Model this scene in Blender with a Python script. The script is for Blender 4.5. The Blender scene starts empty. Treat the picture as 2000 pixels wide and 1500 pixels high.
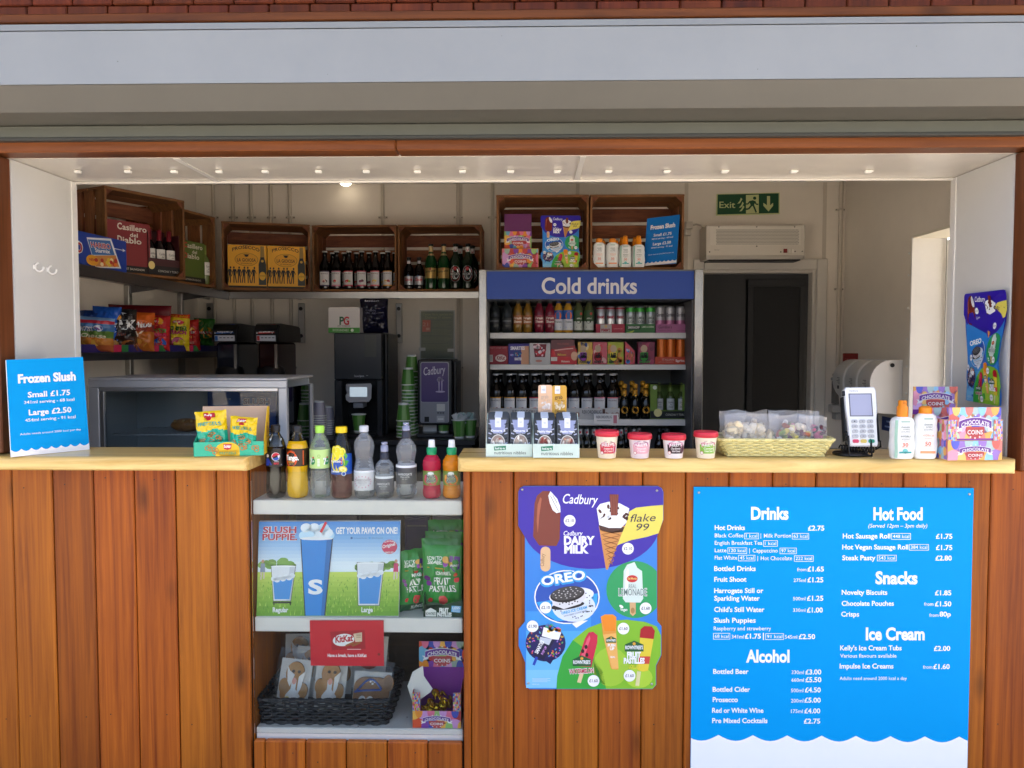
import bpy, bmesh, math, random
from mathutils import Vector, Matrix, Euler, noise as mnoise
R = math.radians
sc = bpy.context.scene
col = sc.collection

# ---------------------------------------------------------------- camera, sky, sun, exposure
FPX = 1540.0
CAM = Vector((0.0, -2.5, 1.5))
ROT = Euler((R(90 - 2.6), 0, R(1.265)), 'XYZ').to_matrix()
cd = bpy.data.cameras.new('camera')
cd.sensor_width = 36.0
cd.lens = 36.0 * FPX / 2000.0
cd.clip_start = 0.05
cd.clip_end = 2000
cam = bpy.data.objects.new('camera', cd)
col.objects.link(cam)
cam.location = CAM
cam.rotation_euler = (R(90 - 2.6), 0, R(1.265))
sc.camera = cam

SUN_EL, SUN_AZ = 56, -140          # degrees; azimuth off the -Y direction, behind the camera
w = bpy.data.worlds.new('World')
sc.world = w
w.use_nodes = True
nt = w.node_tree
sky = nt.nodes.new('ShaderNodeTexSky')
sky.sky_type = 'NISHITA'
sky.sun_disc = False
sky.sun_elevation = R(SUN_EL)
sky.sun_rotation = R(180 + SUN_AZ)
sky.air_density = 0.7
sky.dust_density = 8.0
sky.ozone_density = 0.0
bg = nt.nodes['Background']
bg.inputs['Strength'].default_value = 0.15
nt.links.new(sky.outputs['Color'], bg.inputs['Color'])
sd = bpy.data.lights.new('sun', 'SUN')
sd.energy = 1.5
sd.angle = R(20)
sd.color = (1.0, 0.95, 0.88)
so = bpy.data.objects.new('sun', sd)
col.objects.link(so)
so.rotation_euler = Euler((R(90 - SUN_EL), 0, R(-SUN_AZ)))
so.location = (0, -6, 8)
sc.view_settings.view_transform = 'Standard'
sc.view_settings.look = 'None'
sc.view_settings.exposure = 2.65
sc.view_settings.gamma = 1.0

# ---------------------------------------------------------------- helpers
def P(px, py, Y):
    """the point on the plane y = Y that the photograph shows at pixel (px, py)"""
    d = ROT @ Vector(((px - 1000) / FPX, (750 - py) / FPX, -1.0))
    return CAM + d * ((Y - CAM.y) / d.y)

def PZ(px, py, z):
    d = ROT @ Vector(((px - 1000) / FPX, (750 - py) / FPX, -1.0))
    return CAM + d * ((z - CAM.z) / d.z)

def lin(h):
    h = h.lstrip('#')
    o = []
    for i in (0, 2, 4):
        c = int(h[i:i + 2], 16) / 255
        o.append(c / 12.92 if c <= 0.04045 else ((c + 0.055) / 1.055) ** 2.4)
    return (*o, 1.0)

_mats = {}
def newmat(name):
    m = bpy.data.materials.new(name)
    m.use_nodes = True
    return m, m.node_tree, m.node_tree.nodes['Principled BSDF']

def M(hexc, rough=0.5, metal=0.0, mott=0.0, spec=0.5, coat=0.0, trans=0.0, ior=1.45, scale=12.0, bump=0.0, emit=0.0, name='paint'):
    key = (hexc, rough, metal, mott, spec, coat, trans, ior, scale, bump, emit)
    if key in _mats:
        return _mats[key]
    m, t, b = newmat(name + '_' + hexc.strip('#'))
    b.inputs['Base Color'].default_value = lin(hexc)
    b.inputs['Roughness'].default_value = rough
    b.inputs['Metallic'].default_value = metal
    b.inputs['Specular IOR Level'].default_value = spec
    b.inputs['IOR'].default_value = ior
    b.inputs['Coat Weight'].default_value = coat
    b.inputs['Coat Roughness'].default_value = 0.08
    b.inputs['Transmission Weight'].default_value = trans
    if emit:
        b.inputs['Emission Color'].default_value = lin(hexc)
        b.inputs['Emission Strength'].default_value = emit
    if mott or bump:
        tc = t.nodes.new('ShaderNodeTexCoord')
        n = t.nodes.new('ShaderNodeTexNoise')
        n.inputs['Scale'].default_value = scale
        n.inputs['Detail'].default_value = 7
        n.inputs['Roughness'].default_value = 0.62
        t.links.new(tc.outputs['Object'], n.inputs['Vector'])
        if mott:
            mr = t.nodes.new('ShaderNodeMapRange')
            mr.inputs['From Min'].default_value = 0.3
            mr.inputs['From Max'].default_value = 0.7
            mr.inputs['To Min'].default_value = 1 - mott
            mr.inputs['To Max'].default_value = 1 + mott * 0.5
            t.links.new(n.outputs['Fac'], mr.inputs['Value'])
            hs = t.nodes.new('ShaderNodeHueSaturation')
            hs.inputs['Color'].default_value = lin(hexc)
            t.links.new(mr.outputs['Result'], hs.inputs['Value'])
            t.links.new(hs.outputs['Color'], b.inputs['Base Color'])
            r2 = t.nodes.new('ShaderNodeMapRange')
            r2.inputs['To Min'].default_value = max(0.03, rough - 0.12)
            r2.inputs['To Max'].default_value = min(1, rough + 0.12)
            t.links.new(n.outputs['Fac'], r2.inputs['Value'])
            t.links.new(r2.outputs['Result'], b.inputs['Roughness'])
        if bump:
            bp = t.nodes.new('ShaderNodeBump')
            bp.inputs['Strength'].default_value = bump
            bp.inputs['Distance'].default_value = 0.004
            t.links.new(n.outputs['Fac'], bp.inputs['Height'])
            t.links.new(bp.outputs['Normal'], b.inputs['Normal'])
    _mats[key] = m
    return m

def wood(name, dark, light, grain=(45, 45, 1.6), rough=0.45, var=0.28, blotch=0.35, coat=0.0, hue=0.012):
    """stained timber: long streaks of grain, slow blotches, each board a little different"""
    m, t, b = newmat(name)
    N, Lk = t.nodes.new, t.links.new
    tc = N('ShaderNodeTexCoord')
    geo = N('ShaderNodeNewGeometry')
    add = N('ShaderNodeVectorMath')
    mul = N('ShaderNodeVectorMath'); mul.operation = 'SCALE'
    mul.inputs[0].default_value = (7.3, 5.1, 9.7)
    Lk(geo.outputs['Random Per Island'], mul.inputs['Scale'])
    Lk(tc.outputs['Object'], add.inputs[0]); Lk(mul.outputs['Vector'], add.inputs[1])
    mp = N('ShaderNodeMapping'); mp.inputs['Scale'].default_value = grain
    Lk(add.outputs['Vector'], mp.inputs['Vector'])
    n1 = N('ShaderNodeTexNoise'); n1.inputs['Scale'].default_value = 1.0
    n1.inputs['Detail'].default_value = 9; n1.inputs['Roughness'].default_value = 0.66
    n1.inputs['Distortion'].default_value = 0.6
    Lk(mp.outputs['Vector'], n1.inputs['Vector'])
    mp2 = N('ShaderNodeMapping'); mp2.inputs['Scale'].default_value = tuple(max(0.9, g * 0.16) for g in grain)
    Lk(add.outputs['Vector'], mp2.inputs['Vector'])
    n2 = N('ShaderNodeTexNoise'); n2.inputs['Scale'].default_value = 1.0; n2.inputs['Detail'].default_value = 3
    Lk(mp2.outputs['Vector'], n2.inputs['Vector'])
    mx = N('ShaderNodeMath'); mx.operation = 'MULTIPLY_ADD'
    mx.inputs[1].default_value = blotch
    Lk(n2.outputs['Fac'], mx.inputs[0])
    m3 = N('ShaderNodeMath'); m3.operation = 'MULTIPLY'; m3.inputs[1].default_value = 1 - blotch
    Lk(n1.outputs['Fac'], m3.inputs[0]); Lk(m3.outputs[0], mx.inputs[2])
    cr = N('ShaderNodeValToRGB')
    cr.color_ramp.elements[0].position = 0.36; cr.color_ramp.elements[0].color = lin(dark)
    cr.color_ramp.elements[1].position = 0.64; cr.color_ramp.elements[1].color = lin(light)
    Lk(mx.outputs[0], cr.inputs['Fac'])
    hs = N('ShaderNodeHueSaturation')
    mr = N('ShaderNodeMapRange'); mr.inputs['To Min'].default_value = 1 - var; mr.inputs['To Max'].default_value = 1 + var * 0.55
    Lk(geo.outputs['Random Per Island'], mr.inputs['Value']); Lk(mr.outputs['Result'], hs.inputs['Value'])
    sn = N('ShaderNodeMath'); sn.operation = 'MULTIPLY'; sn.inputs[1].default_value = 13.7
    fr = N('ShaderNodeMath'); fr.operation = 'FRACT'
    Lk(geo.outputs['Random Per Island'], sn.inputs[0]); Lk(sn.outputs[0], fr.inputs[0])
    mh = N('ShaderNodeMapRange'); mh.inputs['To Min'].default_value = 0.5 - hue; mh.inputs['To Max'].default_value = 0.5 + hue
    Lk(fr.outputs[0], mh.inputs['Value']); Lk(mh.outputs['Result'], hs.inputs['Hue'])
    Lk(cr.outputs['Color'], hs.inputs['Color'])
    # small dark knots
    mpk = N('ShaderNodeMapping'); mpk.inputs['Scale'].default_value = tuple(6.0 if g > 10 else 2.2 for g in grain)
    Lk(add.outputs['Vector'], mpk.inputs['Vector'])
    vo = N('ShaderNodeTexVoronoi'); vo.inputs['Scale'].default_value = 1.0
    Lk(mpk.outputs['Vector'], vo.inputs['Vector'])
    kr = N('ShaderNodeMapRange'); kr.inputs['From Min'].default_value = 0.03; kr.inputs['From Max'].default_value = 0.16
    kr.inputs['To Min'].default_value = 0.45; kr.inputs['To Max'].default_value = 1.0
    Lk(vo.outputs['Distance'], kr.inputs['Value'])
    mm = N('ShaderNodeMix'); mm.data_type = 'RGBA'; mm.blend_type = 'MULTIPLY'; mm.inputs['Factor'].default_value = 1.0
    Lk(hs.outputs['Color'], mm.inputs['A']); Lk(kr.outputs['Result'], mm.inputs['B'])
    Lk(mm.outputs['Result'], b.inputs['Base Color'])
    rr = N('ShaderNodeMapRange'); rr.inputs['To Min'].default_value = rough - 0.12; rr.inputs['To Max'].default_value = rough + 0.15
    Lk(n1.outputs['Fac'], rr.inputs['Value']); Lk(rr.outputs['Result'], b.inputs['Roughness'])
    bp = N('ShaderNodeBump'); bp.inputs['Strength'].default_value = 0.18; bp.inputs['Distance'].default_value = 0.002
    Lk(n1.outputs['Fac'], bp.inputs['Height']); Lk(bp.outputs['Normal'], b.inputs['Normal'])
    b.inputs['Specular IOR Level'].default_value = 0.3
    b.inputs['Coat Weight'].default_value = coat
    b.inputs['Coat Roughness'].default_value = 0.2
    return m

def pane_mat(name, tint, refl=1.45, rough=0.0, milk=0.0):
    m = bpy.data.materials.new(name); m.use_nodes = True
    t = m.node_tree; t.nodes.clear()
    out = t.nodes.new('ShaderNodeOutputMaterial')
    mix = t.nodes.new('ShaderNodeMixShader')
    tr = t.nodes.new('ShaderNodeBsdfTransparent'); tr.inputs['Color'].default_value = lin(tint)
    gl = t.nodes.new('ShaderNodeBsdfGlossy'); gl.inputs['Roughness'].default_value = rough
    fr = t.nodes.new('ShaderNodeFresnel'); fr.inputs['IOR'].default_value = refl
    t.links.new(fr.outputs[0], mix.inputs[0])
    t.links.new(tr.outputs[0], mix.inputs[1]); t.links.new(gl.outputs[0], mix.inputs[2])
    last = mix
    if milk:      # cloudy film: some of it scatters light
        last = t.nodes.new('ShaderNodeMixShader'); last.inputs[0].default_value = milk
        add = t.nodes.new('ShaderNodeAddShader')
        d = t.nodes.new('ShaderNodeBsdfDiffuse'); d.inputs['Color'].default_value = (.8, .8, .81, 1)
        tl = t.nodes.new('ShaderNodeBsdfTranslucent'); tl.inputs['Color'].default_value = (.6, .6, .61, 1)
        t.links.new(d.outputs[0], add.inputs[0]); t.links.new(tl.outputs[0], add.inputs[1])
        t.links.new(mix.outputs[0], last.inputs[1]); t.links.new(add.outputs[0], last.inputs[2])
    t.links.new(last.outputs[0], out.inputs['Surface'])
    return m

class MB:
    """collects faces and links them as ONE mesh object"""
    def __init__(s):
        s.v, s.f, s.m, s.sm, s.mats = [], [], [], [], []
        s.X = Matrix.Identity(4)
    def slot(s, mat):
        if mat not in s.mats: s.mats.append(mat)
        return s.mats.index(mat)
    def add(s, vs, fs, mat, smooth=False):
        b = len(s.v)
        s.v += [s.X @ Vector(p) for p in vs]
        k = s.slot(mat) if not isinstance(mat, (list, tuple)) else None
        for i, f in enumerate(fs):
            s.f.append([b + q for q in f])
            s.m.append(k if k is not None else s.slot(mat[i]))
            s.sm.append(smooth)
    def box(s, x0, x1, y0, y1, z0, z1, mat, bev=0.0, seg=1):
        if bev:
            bm = bmesh.new()
            bmesh.ops.create_cube(bm, size=1)
            for v in bm.verts:
                v.co = Vector((x0 + (v.co.x + .5) * (x1 - x0), y0 + (v.co.y + .5) * (y1 - y0), z0 + (v.co.z + .5) * (z1 - z0)))
            bmesh.ops.bevel(bm, geom=list(bm.edges), offset=bev, segments=seg, affect='EDGES', profile=0.5)
            bm.verts.index_update()
            s.add([v.co.copy() for v in bm.verts], [[v.index for v in f.verts] for f in bm.faces], mat, seg > 1)
            bm.free()
            return
        vs = [(x, y, z) for x in (x0, x1) for y in (y0, y1) for z in (z0, z1)]
        s.add(vs, [(0, 1, 3, 2), (4, 6, 7, 5), (0, 4, 5, 1), (2, 3, 7, 6), (0, 2, 6, 4), (1, 5, 7, 3)], mat)
    def lathe(s, prof, mat, n=20, c=(0, 0, 0), smooth=True, lobes=0, lob=0.0):
        vs, fs, ms = [], [], []
        for j, (r, z) in enumerate(prof):
            for i in range(n):
                a = 2 * math.pi * i / n
                k = 1 + (lob * math.cos(lobes * a) if lobes and z < 0.03 else 0)
                vs.append((c[0] + r * k * math.cos(a), c[1] + r * k * math.sin(a), c[2] + z))
        for j in range(len(prof) - 1):
            for i in range(n):
                fs.append((j * n + i, j * n + (i + 1) % n, (j + 1) * n + (i + 1) % n, (j + 1) * n + i))
                ms.append(mat[j] if isinstance(mat, (list, tuple)) else mat)
        s.add(vs, fs, ms, smooth)
        for end in (0, len(prof) - 1):
            if prof[end][0] > 1e-5:
                mm = ms[0] if end == 0 else ms[-1]
                idx = [end * n + i for i in range(n)]
                s.add([vs[i] for i in idx], [list(range(n))[::-1] if end == 0 else list(range(n))], mm)
    def prism(s, pts, a0, a1, mat, axis='x', smooth=False):
        """pts: outline in the two other axes, extruded along axis from a0 to a1"""
        n = len(pts)
        def mk(a, p):
            return {'x': (a, p[0], p[1]), 'y': (p[0], a, p[1]), 'z': (p[0], p[1], a)}[axis]
        vs = [mk(a0, p) for p in pts] + [mk(a1, p) for p in pts]
        s.add(vs, [(i, (i + 1) % n, n + (i + 1) % n, n + i) for i in range(n)], mat, smooth)
        s.add(vs, [list(range(n))[::-1], [n + i for i in range(n)]], mat)
    def tube(s, pts, r, mat, n=8, closed=False):
        pts = [Vector(p) for p in pts]
        vs, fs = [], []
        m = len(pts)
        rr = r if isinstance(r, (list, tuple)) else [r] * m
        up0 = Vector((0.13, 0.21, 0.97))
        for i, p in enumerate(pts):
            a = pts[(i - 1) % m] if (i > 0 or closed) else p
            c = pts[(i + 1) % m] if (i < m - 1 or closed) else p
            t = (c - a).normalized()
            u = t.cross(up0)
            if u.length < 0.05: u = t.cross(Vector((1, 0, 0)))
            u.normalize(); q = t.cross(u)
            for k in range(n):
                an = 2 * math.pi * k / n
                vs.append(p + (u * math.cos(an) + q * math.sin(an)) * rr[i])
        for i in range(m if closed else m - 1):
            for k in range(n):
                j = (i + 1) % m
                fs.append((i * n + k, i * n + (k + 1) % n, j * n + (k + 1) % n, j * n + k))
        s.add(vs, fs, mat, True)
        if not closed:
            s.add(vs, [list(range(n))[::-1], [(m - 1) * n + k for k in range(n)]], mat)
    def build(s, name, parent=None):
        me = bpy.data.meshes.new(name)
        off = Vector(parent.get('_o', (0, 0, 0))) if parent else Vector((0, 0, 0))
        me.from_pydata([p - off for p in s.v], [], s.f)
        for m in s.mats: me.materials.append(m)
        me.polygons.foreach_set('material_index', s.m)
        me.polygons.foreach_set('use_smooth', s.sm)
        me.update()
        o = bpy.data.objects.new(name, me)
        col.objects.link(o)
        if parent:
            o.parent = parent
            o['_o'] = tuple(off)
        return o

def tag(o, label, cat, group=None):
    o['label'] = label; o['category'] = cat
    if group: o['group'] = group
    return o

def thing(name, label, cat, loc=(0, 0, 0), group=None):
    """an Empty at the thing's base; its parts are built in world coordinates around it"""
    o = bpy.data.objects.new(name, None)
    o.empty_display_size = 0.05
    col.objects.link(o)
    o.location = loc
    o['_o'] = tuple(loc)
    return tag(o, label, cat, group)

def kids(o): return [c for c in bpy.data.objects if c.parent == o]
_kid = {}
def dup(root, loc, rotz=0.0, label=None, group=None, cat=None):
    r = root.copy(); col.objects.link(r)
    r.location = loc; r.rotation_euler = (0, 0, rotz)
    if label: r['label'] = label
    if group: r['group'] = group
    if cat: r['category'] = cat
    if root not in _kid:
        _kid[root] = [(c, kids(c)) for c in kids(root)]
    for c, gs in _kid[root]:
        k = c.copy(); col.objects.link(k); k.parent = r
        for g in gs:
            d = g.copy(); col.objects.link(d); d.parent = k
    return r

def struct(o):
    o['kind'] = 'structure'
    return o

# ---------------------------------------------------------------- lettering and printed graphics
_tc = {}
_fc = bpy.data.curves.new('lettering', 'FONT')
_fo = bpy.data.objects.new('lettering', _fc)
def glyphs(s, bold=0.0, shear=0.0, res=2):
    k = (s, bold, shear, res)
    if k not in _tc:
        _fc.body = s; _fc.offset = bold; _fc.shear = shear; _fc.resolution_u = res
        me = bpy.data.meshes.new_from_object(_fo)
        vs = [(v.co.x, v.co.y) for v in me.vertices]
        fs = [list(p.vertices) for p in me.polygons]
        bpy.data.meshes.remove(me)
        xs = [v[0] for v in vs] or [0, 1]
        _tc[k] = (vs, fs, min(xs), max(xs))
    return _tc[k]

class CV:
    """printed graphics on a surface: f(u, v, h) -> point; v grows DOWN when vs = -1"""
    def __init__(s, mb, f, dh=0.0003, vs=-1):
        s.mb, s.f, s.dh, s.vs = mb, f, dh, vs
    def pts(s, ps, L): return [s.f(u, v, L * s.dh) for u, v in ps]
    def poly(s, ps, mat, L=1):
        s.mb.add(s.pts(ps, L), [list(range(len(ps)))], mat)
    def rect(s, u0, v0, u1, v1, mat, L=1, nu=1, nv=1):
        g = [(u0 + (u1 - u0) * i / nu, v0 + (v1 - v0) * j / nv) for j in range(nv + 1) for i in range(nu + 1)]
        fs = [(j * (nu + 1) + i, j * (nu + 1) + i + 1, (j + 1) * (nu + 1) + i + 1, (j + 1) * (nu + 1) + i) for j in range(nv) for i in range(nu)]
        s.mb.add(s.pts(g, L), fs, mat, nu > 1)
    def disc(s, cu, cv, ru, mat, L=1, rv=None, n=18, clip=None, rot=0.0):
        rv = ru if rv is None else rv
        ca, sa = math.cos(rot), math.sin(rot)
        ps = []
        for i in range(n):
            x, y = ru * math.cos(2 * math.pi * i / n), rv * math.sin(2 * math.pi * i / n)
            ps.append((cu + x * ca - y * sa, cv + x * sa + y * ca))
        if clip: ps = clip_poly(ps, clip)
        if len(ps) > 2: s.poly(ps, mat, L)
    def rrect(s, u0, v0, u1, v1, r, mat, L=1, n=4):
        s.poly(rr_pts(u0, v0, u1, v1, r, n), mat, L)
    def line(s, ps, wd, mat, L=1):
        for (a, b), (c, d) in zip(ps[:-1], ps[1:]):
            l = math.hypot(c - a, d - b) or 1
            nx, ny = -(d - b) / l * wd / 2, (c - a) / l * wd / 2
            s.poly([(a + nx, b + ny), (c + nx, d + ny), (c - nx, d - ny), (a - nx, b - ny)], mat, L)
    def frame(s, u0, v0, u1, v1, wd, mat, L=1):
        s.rect(u0, v0, u1, v0 + wd, mat, L); s.rect(u0, v1 - wd, u1, v1, mat, L)
        s.rect(u0, v0 + wd, u0 + wd, v1 - wd, mat, L); s.rect(u1 - wd, v0 + wd, u1, v1 - wd, mat, L)
    def t(s, txt, u0, u1, vb, cap, mat, L=3, bold=0.0, shear=0.0, rot=0.0, arc=0.0, res=2, mid=False):
        """text fitted to run from u0 to u1 (or natural width if u1 is None) on baseline vb, capitals cap high"""
        vs, fs, a, b = glyphs(txt, bold, shear, res)
        if not vs: return u0
        k = cap / 0.684
        kx = k if u1 is None else (u1 - u0) / (b - a)
        if u1 is None and mid:
            u0 -= (b - a) * k / 2
        ca, sa = math.cos(rot), math.sin(rot)
        W = (b - a) * kx
        out = []
        for x, y in vs:
            uu, vv = (x - a) * kx, y * k
            if arc: vv += arc * (1 - ((uu / W) * 2 - 1) ** 2)
            vv *= s.vs
            out.append(s.f(u0 + uu * ca - vv * sa, vb + uu * sa + vv * ca, L * s.dh))
        s.mb.add(out, fs, mat)
        return u0 + W
    def star(s, cu, cv, r, mat, L=3):
        s.poly([(cu + (r if i % 2 == 0 else r * .42) * math.sin(math.pi * i / 5), cv + s.vs * (r if i % 2 == 0 else r * .42) * math.cos(math.pi * i / 5)) for i in range(10)], mat, L)

def rr_pts(u0, v0, u1, v1, r, n=4):
    ps = []
    for cx, cy, a in ((u1 - r, v1 - r, 0), (u0 + r, v1 - r, 90), (u0 + r, v0 + r, 180), (u1 - r, v0 + r, 270)):
        for i in range(n + 1):
            q = R(a + 90 * i / n)
            ps.append((cx + r * math.cos(q), cy + r * math.sin(q)))
    return ps

def clip_poly(ps, box):
    u0, v0, u1, v1 = box
    for ax, lim, sg in ((0, u0, 1), (0, u1, -1), (1, v0, 1), (1, v1, -1)):
        out = []
        for i in range(len(ps)):
            a, b = ps[i - 1], ps[i]
            ia, ib = sg * (a[ax] - lim) >= 0, sg * (b[ax] - lim) >= 0
            if ia != ib:
                k = (lim - a[ax]) / (b[ax] - a[ax])
                out.append((a[0] + (b[0] - a[0]) * k, a[1] + (b[1] - a[1]) * k))
            if ib: out.append(b)
        ps = out
        if not ps: return []
    return ps

def px_plane(Y):
    return lambda u, v, h: P(u, v, Y - h)

def affine(o, a, b):
    """u along o->a, v along o->b, both 0..1; h lifts off the face towards the camera side"""
    o, a, b = Vector(o), Vector(a), Vector(b)
    n = (a - o).cross(b - o).normalized()
    if n.dot(CAM - o) < 0: n = -n
    return lambda u, v, h: o + (a - o) * u + (b - o) * v + n * h

def round_map(r, z0=0.0, flip=-1):
    """label wrapped on a bottle of radius r: u metres round, v metres up from z0"""
    return lambda u, v, h: Vector(((r + h) * math.sin(u / r), -(r + h) * math.cos(u / r), z0 + v))

ORD = ['first', 'second', 'third', 'fourth', 'fifth', 'sixth', 'seventh', 'eighth', 'ninth', 'tenth', 'eleventh', 'twelfth']

# shared materials
WHITE = M('#efefef', .5); BLACK = M('#0c0c0d', .45); INK = M('#17171a', .6)
STEEL = M('#b4b2ae', .32, 1.0, mott=.10, scale=5, name='steel')
DSTEEL = M('#77767a', .38, 1.0, mott=.12, scale=5, name='steel')
PAINTW = M('#d5d4d0', .5, mott=.045, scale=3.2, name='white_panel')
PAINTI = M('#e8dfd0', .6, mott=.06, scale=2.4, name='cream_panel')
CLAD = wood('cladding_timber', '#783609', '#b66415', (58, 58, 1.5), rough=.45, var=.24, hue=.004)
TRIM = wood('trim_timber', '#5e2d17', '#8a4726', (1.5, 40, 40), rough=.42, var=.15)
TRIMV = wood('trim_timber_upright', '#5a2a16', '#83432a', (40, 40, 1.5), rough=.42, var=.15)
BEECH = wood('beech_worktop', '#c79750', '#eac583', (2.2, 46, 30), rough=.3, var=.06, blotch=.2, coat=.35)
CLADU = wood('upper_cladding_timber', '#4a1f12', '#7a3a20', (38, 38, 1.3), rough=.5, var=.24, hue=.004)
CRATE = wood('crate_timber', '#5a321b', '#8f5a36', (9, 55, 55), rough=.65, var=.30)
CRATEV = wood('crate_timber_upright', '#5a321b', '#8f5a36', (55, 55, 9), rough=.65, var=.30)
CLEAR = pane_mat('clear_pane', '#f8fbfa', 1.22)
FILM = pane_mat('clear_film', '#fbfbfb', 1.5, .08, .12)
WRAP = pane_mat('clear_wrapper', '#f6f7f8', 1.4, .1, .03)
# ---------------------------------------------------------------- ground
mb = MB()
mb.add([(-60, -80, 0), (60, -80, 0), (60, 60, 0), (-60, 60, 0)], [(0, 1, 2, 3)], M('#a09b91', .85, mott=.25, scale=1.5, bump=.4, name='paving'))
struct(mb.build('ground'))

# ---------------------------------------------------------------- the kiosk
HX0, HX1 = -1.682, 1.528          # hatch opening
SOF = 2.112                        # underside of the soffit
CEIL = 2.594
BW = 2.8                           # back wall
LW, RW = -2.24, 2.085              # side walls of the room
FLOOR = 0.1
UX0, UX1 = P(497, 1200, .03).x, P(904, 1200, .03).x   # display recess
kiosk = thing('kiosk', 'timber clad snack kiosk with a wide open serving hatch under a rolled up shutter', 'kiosk')

random.seed(4)
mb = MB()
NAIL = M('#2a1a12', .5)
def planks(x0, x1, z0, z1, first, pitch=.1335, CLAD=CLAD):
    xs = []
    x = first
    while x > x0: x -= pitch
    while x < x1:
        a, b = max(x, x0) + .0015, min(x + pitch, x1) - .0015
        if b - a > .012:
            d = random.uniform(0, .0022)
            if z1 < 1.3 and b - a > .1:
                for zz in (z1 - .05, z0 + .25):
                    nx = a + (b - a) * random.choice((.3, .5, .7)); nz = zz + random.uniform(-.02, .02)
                    mb.prism([(nx + .0022 * math.cos(k), nz + .0022 * math.sin(k)) for k in range(6)], -d - .0006, -d - .0001, NAIL, 'y')
            mb.box(a, b, -d, .022 - d, z0, z1, CLAD, bev=.0035)
        x += pitch
zc = 1.116
zb = P(700, 1449, 0).z
planks(-3.3, UX0 - .006, .04, zc, P(102, 930, 0).x)
planks(UX1 + .004, 3.3, .04, zc, P(1087, 930, 0).x, .1368)
planks(UX0, UX1, .04, zb, P(517, 1460, 0).x)
planks(-3.3, -1.72, zc + .003, 2.95, -1.75)
planks(1.572, 3.3, zc + .003, 2.95, 1.572)
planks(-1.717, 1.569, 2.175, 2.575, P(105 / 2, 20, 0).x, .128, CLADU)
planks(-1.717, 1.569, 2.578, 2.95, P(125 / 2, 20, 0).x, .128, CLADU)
mb.build('cladding', kiosk)
mb = MB()
DK = M('#241409', .8)
for a, b, z0, z1 in ((-3.3, UX0 - .006, 0, 1.11), (UX1 + .004, 3.3, 0, 1.11), (UX0 - .006, UX1 + .004, 0, zb - .01), (-3.3, -1.72, 1.11, 2.95), (1.57, 3.3, 1.11, 2.95), (-1.72, 1.57, 2.18, 2.95)):
    mb.box(a, b, .0235, .06, z0, z1, DK)
mb.build('wall_core', kiosk)
mb = MB()
# side boards of the display recess
mb.box(UX0 - .022, UX0 - .003, .024, .42, zb - .02, 1.114, CLAD, bev=.002)
mb.build('recess_side', kiosk)
mb = MB()
mb.box(UX1 + .003, UX1 + .022, .024, .42, zb - .02, 1.114, CLAD, bev=.002)
mb.build('recess_side', kiosk)

mb = MB()
zt = P(1000, 29, -.03).z
mb.box(-3.3, 3.3, -.032, -.004, zt - .012, zt + .016, TRIM, bev=.003)
mb.build('ledge_board', kiosk)
mb = MB()
jx = P(773, 290, -.03).x
mb.box(-3.3, jx - .001, -.03, .05, SOF + .002, 2.172, TRIM, bev=.004)
mb.build('head_board', kiosk)
mb = MB()
mb.box(jx + .001, 3.3, -.03, .05, SOF + .002, 2.172, TRIM, bev=.004)
mb.build('head_board', kiosk)
mb = MB()
mb.box(HX1 + .002, HX1 + .042, -.027, .05, 1.118, SOF, TRIMV, bev=.004)
mb.build('jamb_board', kiosk)
mb = MB()
mb.box(HX0 - .042, HX0 - .002, -.027, .05, 1.163, SOF, TRIMV, bev=.004)
mb.build('jamb_board', kiosk)
# white lining of the hatch
for nm, x0, x1 in (('reveal_panel', HX0 - .05, HX0), ('reveal_panel', HX1, HX1 + .05)):
    mb = MB()
    mb.box(x0, x1, .052, .417, FLOOR if x0 > 0 else 1.0, SOF, PAINTW)
    e = HX0 if x0 < 0 else HX1
    s = 1 if x0 < 0 else -1
    mb.box(min(e, e + s * .004), max(e, e + s * .004), .385, .4165, 1.0, SOF - .001, M('#e2e0db', .4))
    mb.build(nm, kiosk)
mb = MB()
mb.box(HX0 - .05, HX1 + .05, .052, .417, SOF + .002, SOF + .05, M('#e4dccf', .22, mott=.05, scale=2.5, name='gloss_panel'))
for x in (P(337, 312, .03).x, P(1128, 345, .35).x):
    mb.box(x - .009, x + .009, .053, .41, SOF - .002, SOF + .001, M('#dcd8d0', .4))
mb.box(HX0, HX1, .405, .4165, SOF - .006, SOF + .001, M('#dedad2', .4))
mb.build('soffit_panel', kiosk)
for px in (152, 250, 340, 428, 518, 622, 715, 815, 903, 997, 1088, 1188, 1302, 1415, 1550, 1696):
    p = PZ(px, 333, SOF)
    mb = MB()
    mb.box(p.x - .011, p.x + .011, p.y - .008, p.y + .008, SOF - .009, SOF + .001, M('#f0eee8', .4), bev=.002)
    mb.box(p.x - .004, p.x + .013, p.y - .012, p.y - .007, SOF - .006, SOF - .002, M('#f0eee8', .4))
    mb.build('cable_clip', kiosk)

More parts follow.
